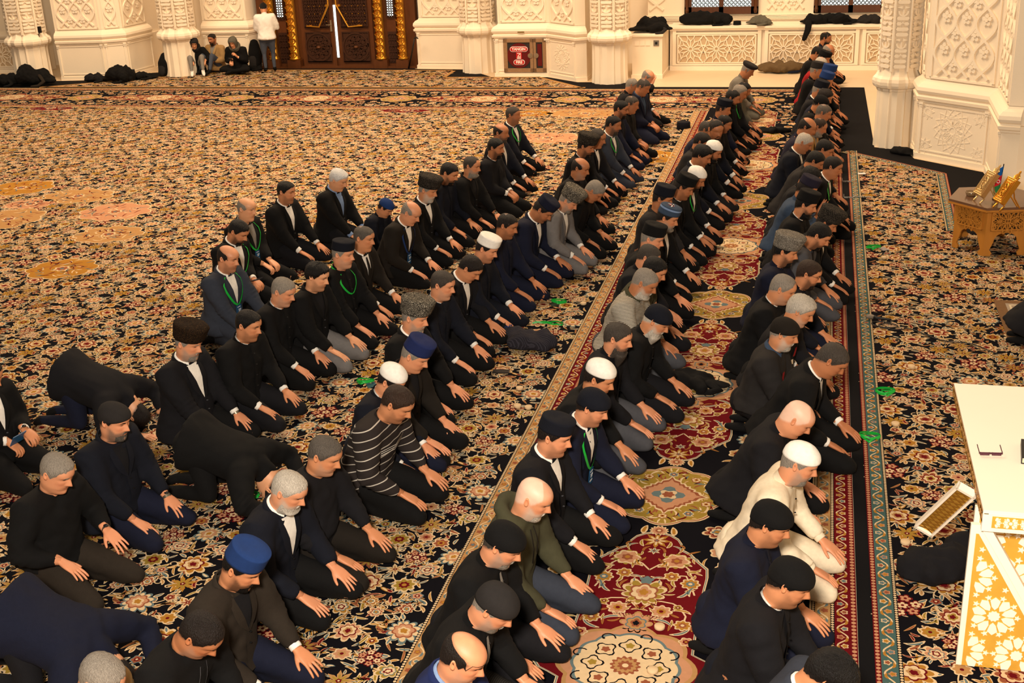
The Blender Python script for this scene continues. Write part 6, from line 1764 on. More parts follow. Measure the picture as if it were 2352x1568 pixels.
p = G(533,172); person((p[0]+.10, p[1]+.24), math.radians(-85), 'person in black with grey headscarf sitting cross-legged with a phone', 1, 'cross', lean=14, slouch=16, pitch=30, hair='black', scarf='greygreen', top='black', toptype='closed', leg='black', hands='curl', wrist=((.24,-.08,.34),(.26,.08,.42)), hand_l=(-20,-40,-60), skin=0, build=1.0)
# ------------------------------------------------------------------ furniture and small things
WHITE = mat('white_lacquer', srgb(248,236,216), .35, vary=.02, vscale=3, spec=.4)
GOLDM = mat('gold_mirror', srgb(222,170,66), .25, .15, vary=.15, vscale=9, spec=.8)
GOLDP = mat('gold_print', srgb(214,168,70), .4, .6, vary=.1, vscale=12)
OAK = mat('oak_wood', srgb(176,116,44), .45, bump=.1, bscale=50, vary=.2, vscale=14, spec=.35, stretch=(1,1,.2))
OAKTOP = mat('table_top_wood', srgb(104,74,54), .18, vary=.25, vscale=10, spec=.6, stretch=(1,.25,1))

def in_poly(pt, poly):
    x, y = pt; c = False; j = len(poly)-1
    for i in range(len(poly)):
        if (poly[i][1] > y) != (poly[j][1] > y) and x < (poly[j][0]-poly[i][0])*(y-poly[i][1])/(poly[j][1]-poly[i][1])+poly[i][0]: c = not c
        j = i
    return c
def girih(face, poly, R, o0, o1, parent):
    """white star tiles over a gold ground, kept inside poly (u,z)"""
    us = [p[0] for p in poly]; zs = [p[1] for p in poly]
    def put(pts):
        if all(in_poly(p, poly) for p in pts): mb = MB(); face.poly(mb, pts, o0, o1); mb.build('star_tile', WHITE, parent)
    row = 0; z = min(zs)-R
    while z < max(zs)+R:
        u = min(us)-R+(row%2)*R*.98
        while u < max(us)+R:
            put([(u+R*.24*(1 if i%2 == 0 else .8)*math.cos(i*PI/10), z+R*.24*(1 if i%2 == 0 else .8)*math.sin(i*PI/10)) for i in range(20)])
            for i in range(10):
                a = i*PI/5+PI/10; d = (math.cos(a), math.sin(a)); n = (-d[1], d[0])
                def pp(r, t): return (u+R*(r*d[0]+t*n[0]), z+R*(r*d[1]+t*n[1]))
                put([pp(.29,0), pp(.42,.115), pp(.68,.185), pp(.84,.0), pp(.68,-.185), pp(.42,-.115)])
                a2 = i*PI/5; c = (u+R*.84*math.cos(a2), z+R*.84*math.sin(a2))
                put([(c[0]+R*(.13 if k%2 == 0 else .055)*math.cos(a2+k*PI/5), c[1]+R*(.13 if k%2 == 0 else .055)*math.sin(a2+k*PI/5)) for k in range(10)])
            u += R*1.96
        z += R*1.68; row += 1
# ---- pulpit desk
pd_ = empty('pulpit_desk', (0,0,0)); DX, D0, D1, DZ = 1.0, 6.36, 8.14, 1.085
m = MB(); m.box((DX+.65, (D0+D1)/2, DZ-.012), (1.3, D1-D0, .024)); m.box((DX+.65, (D0+D1)/2, DZ-.075), (1.3, D1-D0, .012)); m.box((DX+.66, (D0+D1)/2+.02, DZ-.05), (1.24, D1-D0-.08, .04)); m.build('desk_top', WHITE, pd_)
f = Face((DX, D1), (DX, D0)); m = MB(); f.box(m, .0, f.L, DZ-.07, DZ-.02, -.03, -.006); m.build('edge_backing', GOLDP, pd_)
def zigzag(face, mb, u0, u1, z0, z1, step, w, o0, o1):
    u = u0
    while u < u1-step*.5:
        face.bar(mb, [(u,z0),(u+step/2,z1),(min(u+step,u1),z0)], w, o0, o1); face.bar(mb, [(u,z1),(u+step/2,z0),(min(u+step,u1),z1)], w, o0, o1); u += step
    for z in (z0, z1): face.bar(mb, [(u0,z),((u0+u1)/2,z),(u1,z)], w*1.6, o0, o1)
m = MB(); zigzag(f, m, .01, f.L-.01, DZ-.07, DZ-.02, .06, .008, -.008, .002); m.build('edge_lattice', mat('gold_dark', srgb(130,88,28), .35, .3), pd_)
f = Face((DX, D0), (DX+1.3, D0)); m = MB(); f.box(m, 0, f.L, DZ-.13, DZ-.025, -.03, .004); apn = m.build('apron', WHITE, pd_)
m = MB(); f.box(m, .05, f.L, DZ-.105, DZ-.033, .0, .006); m.build('apron_inlay', GOLDM, apn)
girih(f, [(.06,DZ-.10),(1.25,DZ-.10),(1.25,DZ-.035),(.06,DZ-.035)], .045, .006, .009, apn)
# legs: front triangular board and the recessed board behind it
FY = 6.42
f = Face((.955, FY), (2.3, FY))
tri = [(0,.018),(0,.955),(.05,.955),(.60,.018)]
m = MB(); f.poly(m, tri, -.03, 0); fb = m.build('front_board', WHITE, pd_)
inn = [(.03,.02),(.03,.90),(.045,.90),(.55,.02)]
m = MB(); f.poly(m, inn, -.002, .004); m.build('gold_ground', GOLDM, fb)
girih(f, inn, .15, .004, .009, fb)
m = MB(); f.bar(m, [(.075,.955),(.36,.47),(.615,.04)], .045, -.03, .03); m.build('diagonal_rail', WHITE, fb)
f2 = Face((.98, FY+.22), (2.3, FY+.22)); m = MB(); f2.box(m, .02, 1.3, .018, .95, -.03, 0); bb = m.build('back_board', WHITE, pd_)
m = MB(); f2.box(m, .05, 1.28, .03, .92, -.002, .004); m.build('gold_ground', GOLDM, bb)
girih(f2, [(.06,.04),(1.0,.04),(1.0,.91),(.06,.91)], .185, .004, .009, bb)
# slanting side wing
a = np.array([.965, 6.78, .985]); b = G(2122, 1216, .52); wv = b-a
m = MB()
d = wv/np.linalg.norm(wv); sd = np.array([.15,1,0.0]); sd /= np.linalg.norm(sd); up = np.cross(sd, d); up /= np.linalg.norm(up); sd = np.cross(d, up); L_ = np.linalg.norm(wv); Rw = np.c_[d, sd, up]
for off, sz in (((L_/2,0,.055),(L_,.05,.014)), ((L_/2,0,-.055),(L_,.05,.014)), ((.01,0,0),(.02,.05,.12)), ((L_-.01,0,0),(.02,.05,.12))): m.box(a+Rw@np.array(off), sz, 0, Rw)
wg = m.build('side_wing', WHITE, pd_)
m = MB(); m.box(a+Rw@np.array((L_/2,.0,0)), (L_-.02,.01,.10), 0, Rw); m.build('wing_inlay', GOLDP, wg)
m = MB()
for i in range(14):
    u = .03+i*(L_-.06)/14
    for s in (1,-1): v, q = tube([a+Rw@np.array((u,-.012,-.045*s)), a+Rw@np.array((u+(L_-.06)/14,-.012,.045*s))], .004, 5); m.add(v, q)
m.build('wing_lattice', mat('gold_dark', (1,1,1)), wg)
tag(pd_, 'white and gold pulpit desk with star lattice panels in the right foreground', 'desk')
# glasses and book on the desk
def spectacles(c, rz, label, col=(70,30,44), lens=(120,70,84)):
    e = empty('eyeglasses', c, rz); fm = mat('spectacle_frame_%d' % col[0], srgb(*col), .3); m = MB()
    m.box((0,0,.018), (.135,.008,.008)); 
    for s in (1,-1): m.box((s*.066,.035,.030), (.004,.075,.005), 0, rot_x(.25))
    for s in (1,-1): m.box((s*.034,0,.006), (.05,.004,.004)); m.box((s*.034+.025,0,.014), (.004,.004,.02)); m.box((s*.034-.025,0,.014), (.004,.004,.02))
    m.build('frame', fm, e); 
    for s in (1,-1): m = MB(); m.box((s*.034,.001,.014), (.048,.002,.018)); m.build('lens', mat('lens_%d' % lens[0], srgb(*lens), .1, spec=.6, alpha=.75), e)
    return tag(e, label, 'eyeglasses')
g_ = G(2275,1047,DZ); spectacles((g_[0], g_[1], DZ+.001), .1, 'dark framed eyeglasses lying on the white pulpit desk')
g_ = G(2347,1045,DZ); e = empty('book', (g_[0]+.09, g_[1], DZ+.001), -.12); m = MB(); m.box((0,0,.02), (.18,.25,.034)); m.build('pages', mat('paper', srgb(220,205,170), .8), e)
m = MB(); m.box((0,0,.039), (.19,.26,.005)); m.box((0,0,.0025), (.19,.26,.005)); m.box((-.094,0,.02), (.004,.26,.04)); m.build('cover', mat('book_cover', srgb(30,30,28), .4), e)
m = MB(); m.box((0,0,.0420), (.15,.22,.001)); m.build('cover_ornament', GOLDP, e); tag(e, 'dark bound book with gold ornament on the pulpit desk', 'book')

# ---- hexagonal wooden table
TC = np.array([2.11, 15.02]); tb = empty('wooden_table', (TC[0], TC[1], ZC+.003), math.radians(193))
hexp = lambda R: [(R*math.cos(i*PI/3), R*math.sin(i*PI/3)) for i in range(6)]
m = MB(); m.prism(hexp(.56), .565, .60); m.build('table_top', OAKTOP, tb)
m = MB(); m.prism(hexp(.565), .548, .572); m.build('top_edge', OAK, tb)
for i in range(6):
    p0, p1 = np.array(hexp(.47)[i]), np.array(hexp(.47)[(i+1)%6]); f = Face(p0, p1); L_ = f.L
    sd = MB()
    th = np.linspace(0, PI, 13)
    arch = [(L_/2+.135*math.cos(t)*(1.0), .17+.105*math.sin(t)**.8) for t in th]
    leftp = [(0,0),(.085,0),(.095,.05),(.06,.07),(.07,.12)]
    pts = [(0,.55),(0,0),(.075,0),(.09,.035),(.06,.075)]+arch[::-1]+[(L_-.06,.075),(L_-.09,.035),(L_-.075,0),(L_,0),(L_,.55)]
    lo = [(0,.30),(0,0),(.075,0),(.09,.035),(.06,.075)]+[(x,min(z,.285)) for x, z in arch[::-1]]+[(L_-.06,.075),(L_-.09,.035),(L_-.075,0),(L_,0),(L_,.30)]
    f.poly(sd, lo, -.02, 0)
    for bx in ((0,.055,.30,.55),(L_-.055,L_,.30,.55),(.05,L_-.05,.525,.55),(.05,L_-.05,.295,.315)): f.box(sd, *bx, -.02, 0)
    s_ = sd.build('side_panel', OAK, tb)
    m = MB(); star_grille(f, m, .055, L_-.055, .315, .525, 1, .015)
    for k in (0,1): star_grille(f, m, .055+k*(L_-.11)*.5, .055+(k+1)*(L_-.11)*.5, .315, .525, 1, .009)
    for vv in range(len(m.v)): pass
    m.build('star_lattice', OAK, s_)
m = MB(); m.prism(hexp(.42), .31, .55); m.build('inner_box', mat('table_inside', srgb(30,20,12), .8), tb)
tag(tb, 'low hexagonal oak table with star lattice sides and arched feet', 'table')
def quran_box(px, label, gold, back):
    g_ = G(px[0], px[1], .62); e = empty('book_box', (g_[0], g_[1], ZC+.609), math.radians(200)); R = rot_y(math.radians(-32))
    m = MB(); m.box((0,0,.205), (.055,.20,.30), 0, R); m.build('box', gold, e)
    m = MB(); ff = Face((.0,-.09), (.0,.09))
    def loc(y, z, x): return tuple(np.array([0,0,.205])+R@np.array([x, y, z]))
    for (w, h, o) in ((.19,.29,.030),(.15,.25,.033),(.10,.19,.036)):
        for s in (1,-1):
            v, q = tube([loc(s*w/2,-h/2,o), loc(s*w/2,h/2,o)], .006, 6); m.add(v, q); v, q = tube([loc(-w/2,s*h/2,o), loc(w/2,s*h/2,o)], .006, 6); m.add(v, q)
    v, q = tube([loc(.04*math.cos(t), .075*math.sin(t), .036) for t in np.linspace(0, 2*PI, 17)], .006, 6); m.add(v, q)
    for t in np.linspace(0, 2*PI, 9)[:-1]: v, q = tube([loc(.02*math.cos(t), .04*math.sin(t), .034), loc(.05*math.cos(t), .09*math.sin(t), .034)], .007, 6, rnd=True); m.add(v, q)
    m.build('ornament', gold, e)
    m = MB(); 
    for k in range(7): v, q = tube([loc(-.04+.013*k, .16, -.01), loc(-.05+.017*k, .19+.03*math.sin(k*PI/6), -.01)], .009, 6, rnd=True); m.add(v, q)
    v, q = tube([loc(0,.16,-.01), loc(0,.25,-.01)], .012, 7, rnd=True); m.add(v, q); m.build('crest', gold, e)
    m = MB()
    for s in (1,-1): v, q = tube([(.10,s*.08,.0),(.05,s*.08,.05),(.10,s*.07,.09)], .010, 6, rnd=True); m.add(v, q); v, q = tube([(-.16,s*.03,.0),(-.08,s*.04,.12),(-.06,s*.05,.2)], .009, 6, rnd=True); m.add(v, q)
    m.build('stand_feet', gold, e); tag(e, label, 'book box')
quran_box((2262,462), 'pale silver-gold ornate book box leaning on a stand on the table', mat('silver_gold', srgb(206,170,112), .3, .7, bump=.2, bscale=90, vary=.2, vscale=60), None)
quran_box((2308,478), 'bright gold ornate book box on a scrolled stand on the table', GOLD, None)
g_ = G(2292,468,.62); e = empty('flag', (g_[0]+.02, g_[1]+.22, ZC+.606)); m = MB(); m.tube([(0,0,0),(.03,0,.42)], .006, 6); m.build('pole', mat('black_metal', srgb(20,20,22), .4, .5), e); m = MB(); m.lathe([(.06,0),(.06,.01),(.02,.02)], 12); m.build('base', mat('black_metal', (0,0,0)), e)
for k, (c_, nm) in enumerate((((0,88,168),'blue_band'),((196,24,40),'red_band'),((40,120,64),'green_band'))):
    rows = []
    z1 = .40-k*.105
    A = np.array([(.028-k*.007-.016*i, -.01-.012*math.sin(i*1.3), z1-.012*i) for i in range(5)]); B2 = A-np.array([.007,0,.105]); m = MB(); v, q = strip(A, B2); m.add(v, q); m.build(nm, mat('flag_'+nm, srgb(*c_), .8), e)
    if k == 1:
        m = MB(); th = np.linspace(.6, 2*PI-.6, 13); cc = (A[2]+B2[2])/2+np.array([0,-.014,0])
        v, q = tube([cc+np.array([.018*math.cos(t),0,.018*math.sin(t)]) for t in th], .004, 5); m.add(v, q)
        v, q = tube([cc+np.array([.012,0,0]), cc+np.array([.020,0,0])], .006, 5); m.add(v, q); m.build('crescent_and_star', mat('flag_white', srgb(240,235,230), .8), e)
tag(e, 'small blue, red and green flag with white crescent between the book boxes', 'flag')
g_ = G(2230,448,.62); e = empty('glass_dish', (g_[0], g_[1], ZC+.604)); m = MB(); m.lathe([(.05,0),(.055,.01),(.07,.05),(.066,.05),(.05,.014),(.0,.012)], 16); m.build('bowl', mat('amber_glass', srgb(150,120,84), .1, trans=.4, spec=.6), e, True); m = MB(); m.lathe([(.03,.012),(.045,.03),(.0,.034)], 10); m.build('contents', mat('paper', (1,1,1)), e, True); tag(e, 'small amber glass dish on the near corner of the table', 'dish')

# ---- prayer rug, microphone
g_ = G(2330,735); e = MB(); e.box((g_[0]+.22, g_[1]-.05, ZC+.012), (.72, 1.15, .008)); rg = e.build('prayer_rug', mat('rug_brown', srgb(112,80,48), .95, bump=.4, bscale=300, vary=.2, vscale=30))
m = MB(); m.box((g_[0]+.22, g_[1]-.05, ZC+.017), (.52, .95, .002)); m.build('inner_field', mat('rug_grey', srgb(150,134,116), .95, vary=.3, vscale=40), rg)
for s in (1,-1):
    m = MB(); m.box((g_[0]+.22+s*.22, g_[1]-.05, ZC+.019), (.02,.86,.002)); m.box((g_[0]+.22, g_[1]-.05+s*.42, ZC+.019), (.42,.02,.002)); m.build('inner_border', mat('rug_cream', srgb(196,180,150), .95), rg)
tag(rg, 'brown prayer rug with grey field at the right edge', 'rug')
g_ = G(1993,737); e = empty('microphone', (g_[0], g_[1], ZC+.038), math.radians(-10)); m = MB(); v, q = tube([(0,0,0),(.03,0,0),(.055,0,.0)], [.024,.028,.02], 12, rnd=True); m.add(v, q); m.build('grille_head', mat('mic_steel', srgb(150,140,126), .35, .8, bump=.6, bscale=500), e, True)
m = MB(); v, q = tube([(.055,0,0),(.09,0,-.005),(.20,0,-.008),(.23,0,-.008)], [.021,.016,.012,.010], 10); m.add(v, q); m.build('handle', mat('mic_black', srgb(26,25,25), .5), e, True)
cp = [(.23,0,-.008)]
for t in np.linspace(0, 4*PI, 40): cp.append((.13+.11*math.cos(t+.3)+.012*t, -.10+.07*math.sin(t+.3)-.006*t, -.026))
for i in range(1, 14): cp.append((.30+.075*i, -.16-.03*i+.05*math.sin(i*.8), -.026))
m = MB(); v, q = tube(cp, .006, 6); m.add(v, q); m.build('cable', mat('mic_black', (0,0,0)), e, True); tag(e, 'black microphone with coiled cable lying on the right carpet', 'microphone')

# ---- clay prayer discs
CLAY = mat('clay', srgb(206,176,136), .8, bump=.2, bscale=150)
for (x, y), lb in (((1515,1447),'round clay prayer disc on the red medallion nearest the bottom'),((1499,1547),'round clay prayer disc on the cream rosette at the bottom'),((1194,897),'round clay prayer disc before the dark blue ribbed cap'),
                   ((1189,938),'left one of two clay discs on the black carpet beside the guard band'),((1214,941),'right one of two clay discs on the black carpet beside the guard band'),((1340,702),'clay prayer disc beside the green lanyard bundle near the guard band'),
                   ((2079,1252),'clay prayer disc on the right carpet near the desk wing'),((2093,847),'clay prayer disc on the right carpet below the microphone'),((2056,979),'clay prayer disc on the right carpet left of the pulpit desk'),((2030,596),'clay prayer disc near the grey phone on the right carpet')):
    g_ = G(x, y); m = MB(); m.lathe([(.030,0),(.034,.004),(.034,.020),(.030,.024),(.001,.025)], 16); tag(m.build('prayer_disc', CLAY, None, True, (g_[0], g_[1], ZC+.003)), lb, 'prayer disc', 'clay prayer discs')
# ---- green lanyards left on the carpet
LG = mat('lanyard_green', (0,0,0))
def loose_lanyard(x, y, label, seed, L=.25, w=.009, long=False, badge=None):
    r = np.random.RandomState(seed); g_ = G(x, y); e = empty('lanyard', (g_[0], g_[1], ZC+.004)); m = MB()
    if long: pts = np.array([(-.16+.32*t, .02*math.sin(t*5), .006+.01*math.sin(t*9)**2) for t in np.linspace(0,1,24)]+[(.16-.30*t, .035+.012*math.sin(t*6), .010+.01*math.sin(t*7)**2) for t in np.linspace(0,1,24)])
    else:
        t = np.linspace(0, 1, 60); pts = np.c_[(.07+.05*np.sin(5*t*PI+seed))*np.cos(t*5*PI+seed), (.05+.03*np.cos(3*t*PI))*np.sin(t*5*PI+seed), .012+.02*np.abs(np.sin(t*9))]
    t_, u_, w_ = frames(pts); a_ = pts+np.array([0,0,1.])*w; b_ = pts-np.array([0,0,1.])*w*0+w_*w*.6
    b_[:,2] = np.maximum(b_[:,2]-w*.8, .001); v, q = strip(a_, b_); m.add(v, q); m.build('ribbon', LG, e, True)
    m = MB(); c = pts[-1]; m.box((c[0], c[1], .008), (.02,.012,.008)); m.build('clasp', mat('steel', (1,1,1)), e)
    if badge: m = MB(); m.box((c[0]+.05*badge[0], c[1]+.05*badge[1], .006), (.085,.12,.004), 0, rot_z(.5)); m.build('badge', mat('badge_'+badge[2], srgb(*badge[3]), .3), e)
    tag(e, label, 'lanyard', 'green lanyards left on the carpet')
loose_lanyard(1257,748,'long green lanyard ribbon stretched on the carpet beside the cloth bag', 1, long=True)
loose_lanyard(1283,700,'green lanyard bundle with dark badge near the guard band', 2, badge=(-1,-.5,'dark',(40,40,36)))
loose_lanyard(838,884,'green lanyard bundle with teal badge before the grey trousers in the fourth row', 3, badge=(.3,-.6,'teal',(30,70,84)))
loose_lanyard(2006,574,'green lanyard with grey badge on the right carpet below the table', 4, badge=(1,-.6,'grey',(130,124,124)))
loose_lanyard(2033,908,'green lanyard on the right carpet left of the desk corner', 5)
loose_lanyard(1997,1012,'green lanyard on the teal border of the right carpet', 6)
loose_lanyard(570,1148,'bit of green lanyard beside the person bowed in black', 7)
# ---- phones, cards
def slab(name, x, y, size, rz, col, label, cat, rough=.2):
    g_ = G(x, y); e = empty(name, (g_[0], g_[1], ZC+.003), rz); m = MB(); m.box((0,0,size[2]/2), size); m.build('case', mat('case_%d_%d_%d' % col, srgb(*col), .4), e); m = MB(); m.box((0,0,size[2]+.0006), (size[0]*.92, size[1]*.94, .001)); m.build('screen' if cat == 'phone' else 'face', mat('face_%d_%d_%d' % col, srgb(*[min(255, c+14) for c in col]), rough, spec=.6), e); tag(e, label, cat)
slab('phone', 1151, 857, (.16,.08,.009), .1, (34,30,26), 'black phone lying before the dark blue ribbed cap, third row', 'phone')
slab('phone', 830, 823, (.15,.075,.009), .2, (26,34,70), 'dark blue phone beside the grey trousers in the fourth row', 'phone')
slab('phone', 1500, 413, (.15,.09,.008), .3, (120,116,112), 'grey phone on the carpet between third and second row', 'phone')
slab('paper_card', 1979, 401, (.11,.09,.004), .1, (214,206,200), 'white paper card on the far part of the right carpet', 'card', .6)
slab('phone', 1500, 326, (.20,.08,.012), .1, (24,22,22), 'black phone pouch on the carpet near the far third row', 'phone')
g_ = G(1945,421); spectacles((g_[0], g_[1], ZC+.004), 0, 'eyeglasses lying on the black cloth before the front row', (160,150,140), (170,165,160))
g_ = G(1949,458); spectacles((g_[0], g_[1], ZC+.004), 0, 'second eyeglasses on the black cloth nearer the table', (150,145,138), (176,168,160))
g_ = G(1983,456); e = empty('prayer_beads', (g_[0], g_[1], ZC+.003))
for i in range(11): m = MB(); m.lathe([(.002,0),(.011,.006),(.011,.014),(.002,.02)], 8, (-.12+.024*i, .012*math.sin(i), 0)); m.build('bead', mat('bead_silver', srgb(170,165,158), .3, .5), e, True)
tag(e, 'string of silver prayer beads on the right carpet', 'prayer beads')

# ---- clothes, bags and coats
def heap(name, label, cat, p, size, rz, col, seed, n=9, z=None, lumps=None, sleeve=True, part2='sleeve', col2=None, vox=.022, flat=.5, group=None):
    r = np.random.RandomState(seed); z = ZC+.002 if z is None else z
    e = empty(name, (p[0], p[1], z), rz); g = MB(); sx, sy, sz = size
    for i in range(n):
        x, y = r.uniform(-.36,.36)*sx, r.uniform(-.34,.34)*sy; h = sz*(.55+.45*r.rand())*(1-.8*(x/sx)**2)
        a_ = r.rand()*PI; l = .22*sx*(.6+r.rand()*.6)
        v, f = tube([(x-l*math.cos(a_), y-l*.6*math.sin(a_), h*.45), (x, y, h*.62), (x+l*math.cos(a_), y+l*.6*math.sin(a_), h*.40)], [h*.34+.02, h*.42+.02, h*.30+.02], 10, rnd=True); g.add(v, f)
    v, f = tube([(-.42*sx,0,sz*.22),(0,0,sz*.30),(.42*sx,.05*sy,sz*.2)], [sy*.30, sy*.42, sy*.28], 12, rnd=True, flat=min(1.2, sz*.45/sy)); g.add(v, f)
    v, f = fuse(g, vox, None, 2); dirv = v/np.maximum(np.linalg.norm(v, axis=1, keepdims=True), .05)
    v = v+dirv*(wr(v*1.3, seed)*.012)[:,None]; v[:,2] = np.maximum(v[:,2], .004)
    m = MB(); add_all(m, v, f); m.build('body', cloth_mat(col) if isinstance(col, str) else col, e, True)
    if sleeve:
        m = MB(); v, f = tube([(.25*sx,-.25*sy,sz*.45),(.42*sx,-.42*sy,sz*.22),(.30*sx,-.62*sy,.03),(.12*sx,-.66*sy,.022)], [.05,.045,.035,.028], 10, rnd=True, flat=.6); v[:,2] = np.maximum(v[:,2], .004); m.add(v, f); m.build(part2, cloth_mat(col2 or (col if isinstance(col, str) else 'black')), e, True)
    tag(e, label, cat, group); return e
def backpack(label, p, rz, h=.45, tilt=-.3):
    e = empty('backpack', (p[0], p[1], ZC+.002), rz); g = MB(); R = rot_y(tilt)
    v, f = tube([(0,0,.05),(0,0,h*.5),(0,0,h-.10)], [.15,.17,.13], 12, rnd=True); v[:,0] *= .72; v = v@R.T; v[:,2] -= v[:,2].min(); g.add(v, f); m = MB(); add_all(m, *fuse(g, .02, None, 2)); m.build('body', cloth_mat('black'), e, True)
    g = MB(); v, f = tube([(.10,0,.08),(.10,0,h*.42)], [.10,.10], 10, rnd=True); v[:,0] = .10+(v[:,0]-.10)*.5; v = v@R.T; m = MB(); m.add(v, f); m.build('pocket', cloth_mat('charcoal'), e, True)
    for s in (1,-1): m = MB(); v, f = tube([np.array(q)@R.T for q in ((-.09,s*.07,h*.9),(-.17,s*.09,h*.6),(-.13,s*.08,.06))], .018, 6, rnd=True, flat=.4); v[:,2] = np.maximum(v[:,2], .005); m.add(v, f); m.build('strap', cloth_mat('black'), e, True)
    tag(e, label, 'backpack'); return e
# bag before the third row man, with stripes and stitched script
PIN = stripe_mat('pinstripe_cloth', (34,32,38), (52,50,58), 22, 'Y', (0,0,0), .8)
g_ = G(1205,795); bag = heap('cloth_bag', 'dark pinstriped cloth bag with blue stitching before the person in navy coat', 'bag', g_, (.58,.34,.20), -.30, PIN, 3, sleeve=False)
m = MB()
for k in range(2):
    v, f = tube([(-.20+.012*math.sin(t*16+k)+.03*k, -.05+.10*t, .175+.0*t) for t in np.linspace(0,1,18)], .0035, 5); m.add(v, f)
m.build('stitching', cloth_mat('royal'), bag, True)
m = MB(); v, f = tube([(-.25,-.10,.10),(-.24,0,.19),(-.25,.10,.10)], .035, 8, rnd=True, flat=.6); m.add(v, f); m.build('hem', cloth_mat('black'), bag, True)
heap('folded_coat', 'black coat lying on the red medallion strip, second row', 'coat', G(1598,888), (.55,.30,.14), -.1, 'black', 5)
heap('folded_coat', 'black garment stretched out before the far second row', 'coat', G(1775,306), (.50,.22,.10), .05, 'black', 6, sleeve=False)
heap('folded_coat', 'dark coat heaped under the pulpit desk wing', 'coat', G(2178,1320), (.55,.45,.22), .4, 'ink', 8)
heap('dark_cloth', 'black cloth bunched at the foot of the right column', 'cloth', G(2072,356), (.36,.20,.10), -.6, 'black', 9, sleeve=False)
g_ = G(1570,295); e = empty('felt_hat', (g_[0], g_[1], ZC+.003)); m = MB(); m.lathe([(.112,0),(.116,.01),(.112,.10),(.104,.108),(.001,.109)], 24, sx=1.05); m.build('crown', cloth_mat('deepnavy'), e, True); m = MB(); m.lathe([(.118,.002),(.118,.022),(.113,.024)], 24, sx=1.05, cap=False); m.build('band', cloth_mat('black'), e, True); tag(e, 'round dark hat standing empty on the carpet near the far third row', 'hat')
heap('brown_coat', 'olive brown coat lying on the floor before the window bench', 'coat', G(1797,166), (.95,.40,.26), .12, 'khaki', 11, part2='collar', col2='navy')
BZ = .975
def onbench(x, y, yb=28.45): return onY(yb, x, y)
heap('coat_pile', 'two dark coats piled on the white cabinet beside the column', 'coat', (-3.65,27.5), (.72,.7,.34), .2, 'black', 12, z=.947, col2='charcoal')
heap('padded_jacket', 'black padded jacket lying folded on the bench under the left window', 'jacket', (onbench(1625,50)[0],28.45), (.98,.5,.30), .1, 'black', 13, z=BZ)
x_ = onbench(1694,55)[0]; e = empty('felt_hat', (x_, 28.32, BZ)); m = MB(); m.lathe([(.085,0),(.088,.01),(.085,.075),(.078,.082),(.001,.083)], 20); m.build('crown', cloth_mat('black'), e, True); m = MB(); m.lathe([(.089,.002),(.089,.02),(.085,.022)], 20, cap=False); m.build('band', cloth_mat('ink'), e, True); tag(e, 'small black round hat alone on the window bench', 'hat')
heap('grey_sweater', 'brown-grey sweater crumpled on the bench between the windows', 'sweater', (onbench(1745,50)[0],28.34), (.50,.4,.20), -.3, 'greygreen', 14, z=BZ)
heap('dark_jacket', 'black jacket with one sleeve hanging over the bench edge', 'jacket', (onbench(1868,50)[0],28.40), (.45,.4,.24), .0, 'black', 15, z=BZ, sleeve=False)
slv = MB(); xs_ = onbench(1862,50)[0]; v, f = tube([(xs_-.05,28.3,BZ+.10),(xs_-.04,28.10,BZ+.03),(xs_-.05,28.06,BZ-.10),(xs_-.12,28.05,BZ-.28)], [.07,.075,.07,.05], 10, rnd=True, flat=.5); slv.add(v, f)
sl_o = slv.build('sleeve', cloth_mat('black'), None, True); par = [o for o in COL.objects if o.get('label') == 'black jacket with one sleeve hanging over the bench edge'][0]; sl_o.parent = par; sl_o.matrix_parent_inverse = Matrix.Translation((-par.location[0], -par.location[1], -par.location[2]))
heap('dark_jacket', 'folded black jackets on the bench under the right window', 'jacket', (onbench(1928,48)[0],28.45), (.78,.5,.24), .0, 'black', 16, z=BZ)
heap('grey_bundle', 'dark grey bundled garment at the right end of the window bench', 'garment', (onbench(1997,48)[0],28.42), (.42,.4,.20), .0, 'charcoal', 17, z=BZ, sleeve=False)
heap('dark_bag', 'small black bag at the far left edge by the column', 'bag', G(16,198), (.5,.4,.30), .2, 'black', 21, part2='strap')
heap('coat_pile', 'tall pile of black coats leaning on the leftmost column', 'coat', G(85,196), (.85,.55,.52), 0, 'black', 22, part2='sleeve', col2='brown')
heap('dark_bag', 'flat black bag lying by the white pier', 'bag', G(222,188), (.5,.34,.20), .1, 'ink', 23, part2='strap')
heap('coat_pile', 'rounded black coat heap in the middle of the left pier', 'coat', G(272,189), (.62,.45,.40), 0, 'black', 24)
g_ = G(305,186); e = empty('bottle', (g_[0], g_[1]+.1, ZC+.002)); m = MB(); m.lathe([(.04,0),(.042,.02),(.042,.17),(.03,.20)], 14); m.build('flask', mat('bottle_black', srgb(22,22,24), .35), e, True); m = MB(); m.lathe([(.03,.20),(.03,.25),(.001,.252)], 12); m.build('lid', mat('bottle_black', (0,0,0)), e, True); tag(e, 'black flask standing among the bags by the left pier', 'bottle')
heap('folded_coat', 'black coat spread low beside the seated headscarf wearer', 'coat', G(328,181), (.70,.40,.16), .1, 'black', 25)
p = G(372,178); backpack('black backpack with grey pocket left of the seated headscarf wearer', (p[0], p[1]+.12), math.radians(-100))
p = G(592,160); backpack('large black backpack beside the standing person in white', (p[0], p[1]-.12), math.radians(-95), .62, -.12)
heap('dark_bag', 'black camera bag on the floor before the large backpack', 'bag', G(583,163), (.34,.24,.14), 0, 'black', 27, part2='strap')
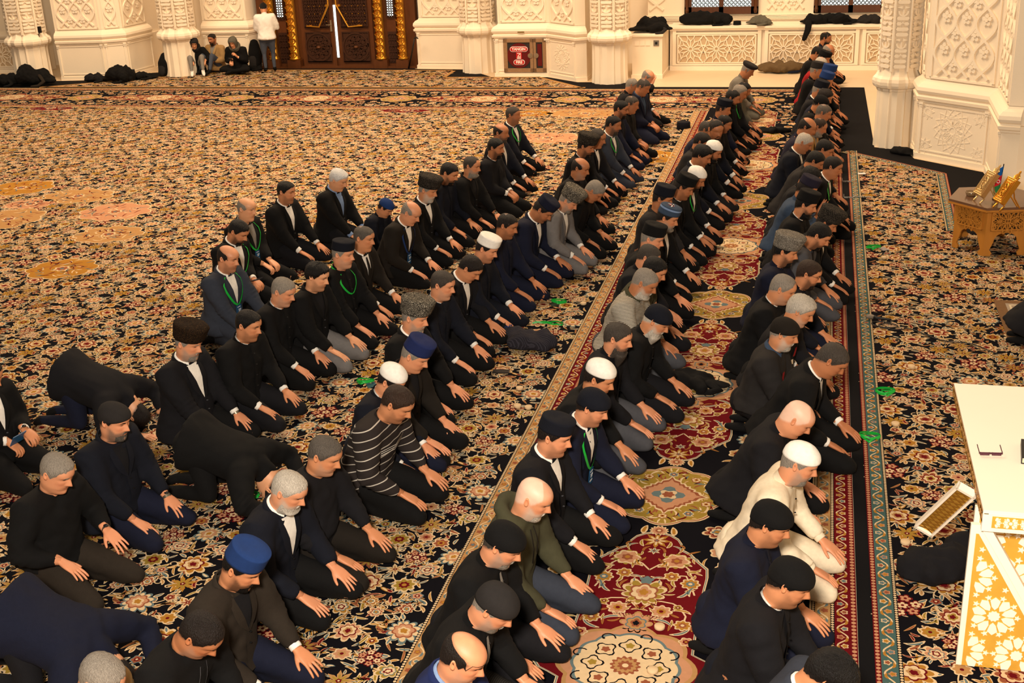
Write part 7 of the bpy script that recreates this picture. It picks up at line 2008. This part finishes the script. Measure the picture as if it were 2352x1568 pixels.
st = MB(); a_ = onY(28.30, 952, 88); b_ = G(940,157); v, f = tube([a_, (a_+b_)/2, (b_[0], b_[1]-.05, ZC)], .018, 8); st.add(v, f); stk = st.build('walking_stick', mat('stick_wood', srgb(34,26,20), .5), None, True); st = MB(); v, f = tube([a_+np.array([0,0,.0]), a_+np.array([.04,0,.03]), a_+np.array([.08,0,.0])], .018, 8, rnd=True); st.add(v, f); st.build('handle', mat('stick_wood', (0,0,0)), stk, True); tag(stk, 'dark walking stick leaning on the wall right of the door', 'stick')
# wall phone on the left pier
m = MB(); c_ = onY(26.6, 91, 68); e = empty('wall_phone', tuple(c_)); m.box((0,0,0), (.07,.05,.15)); m.build('body', mat('bottle_black', (0,0,0)), e); m = MB(); m.tube([(0,-.02,-.07),(-.03,-.03,-.12),(-.02,-.02,-.16)], .01, 6); m.build('cord', mat('bottle_black', (0,0,0)), e); tag(e, 'small black device fixed to the leftmost column', 'phone')
# things held in hands
def held(name, root, info, side, size, col, label, cat, rx):
    w = info['wr'][side]*root.scale[0]; e = empty(name, (0,0,0)); R = rot_z(root.rotation_euler[2]); p = R@(w+np.array([.10,-.02*side,.03]))+np.array(root.location)
    e.location = tuple(p); e.rotation_euler = (0, rx, root.rotation_euler[2]); m = MB(); m.box((0,0,0), size); m.build('case', mat('case_h%d' % col[2], srgb(*col), .4), e); m = MB(); m.box((0,0,size[2]/2+.0008), (size[0]*.9,size[1]*.9,.001)); m.build('face', mat('face_h%d' % col[2], srgb(*[min(255,c+20) for c in col]), .2, spec=.5), e); tag(e, label, cat)
for lb, side, size, col, label, cat, rx in (('person in black suit with white cuffs holding a blue booklet, left edge', -1, (.10,.14,.006), (34,84,124), 'blue booklet held by the suited person at the left edge', 'booklet', -1.0),
        ('person in black with grey headscarf sitting cross-legged with a phone', -1, (.14,.07,.009), (20,20,24), 'phone held by the person in grey headscarf', 'phone', -.6),
        ('bareheaded person with lanyard looking at a phone, fifth row', -1, (.14,.07,.009), (28,28,33), 'dark phone in the hands of a lanyard wearer, fifth row', 'phone', -.3)):
    for root, info in INFO:
        if root['label'] == lb: held('phone' if cat == 'phone' else 'booklet', root, info, side, size, col, label, cat, rx)
bpy.data.objects.remove(_tmp); bpy.data.scenes.remove(_wsc)
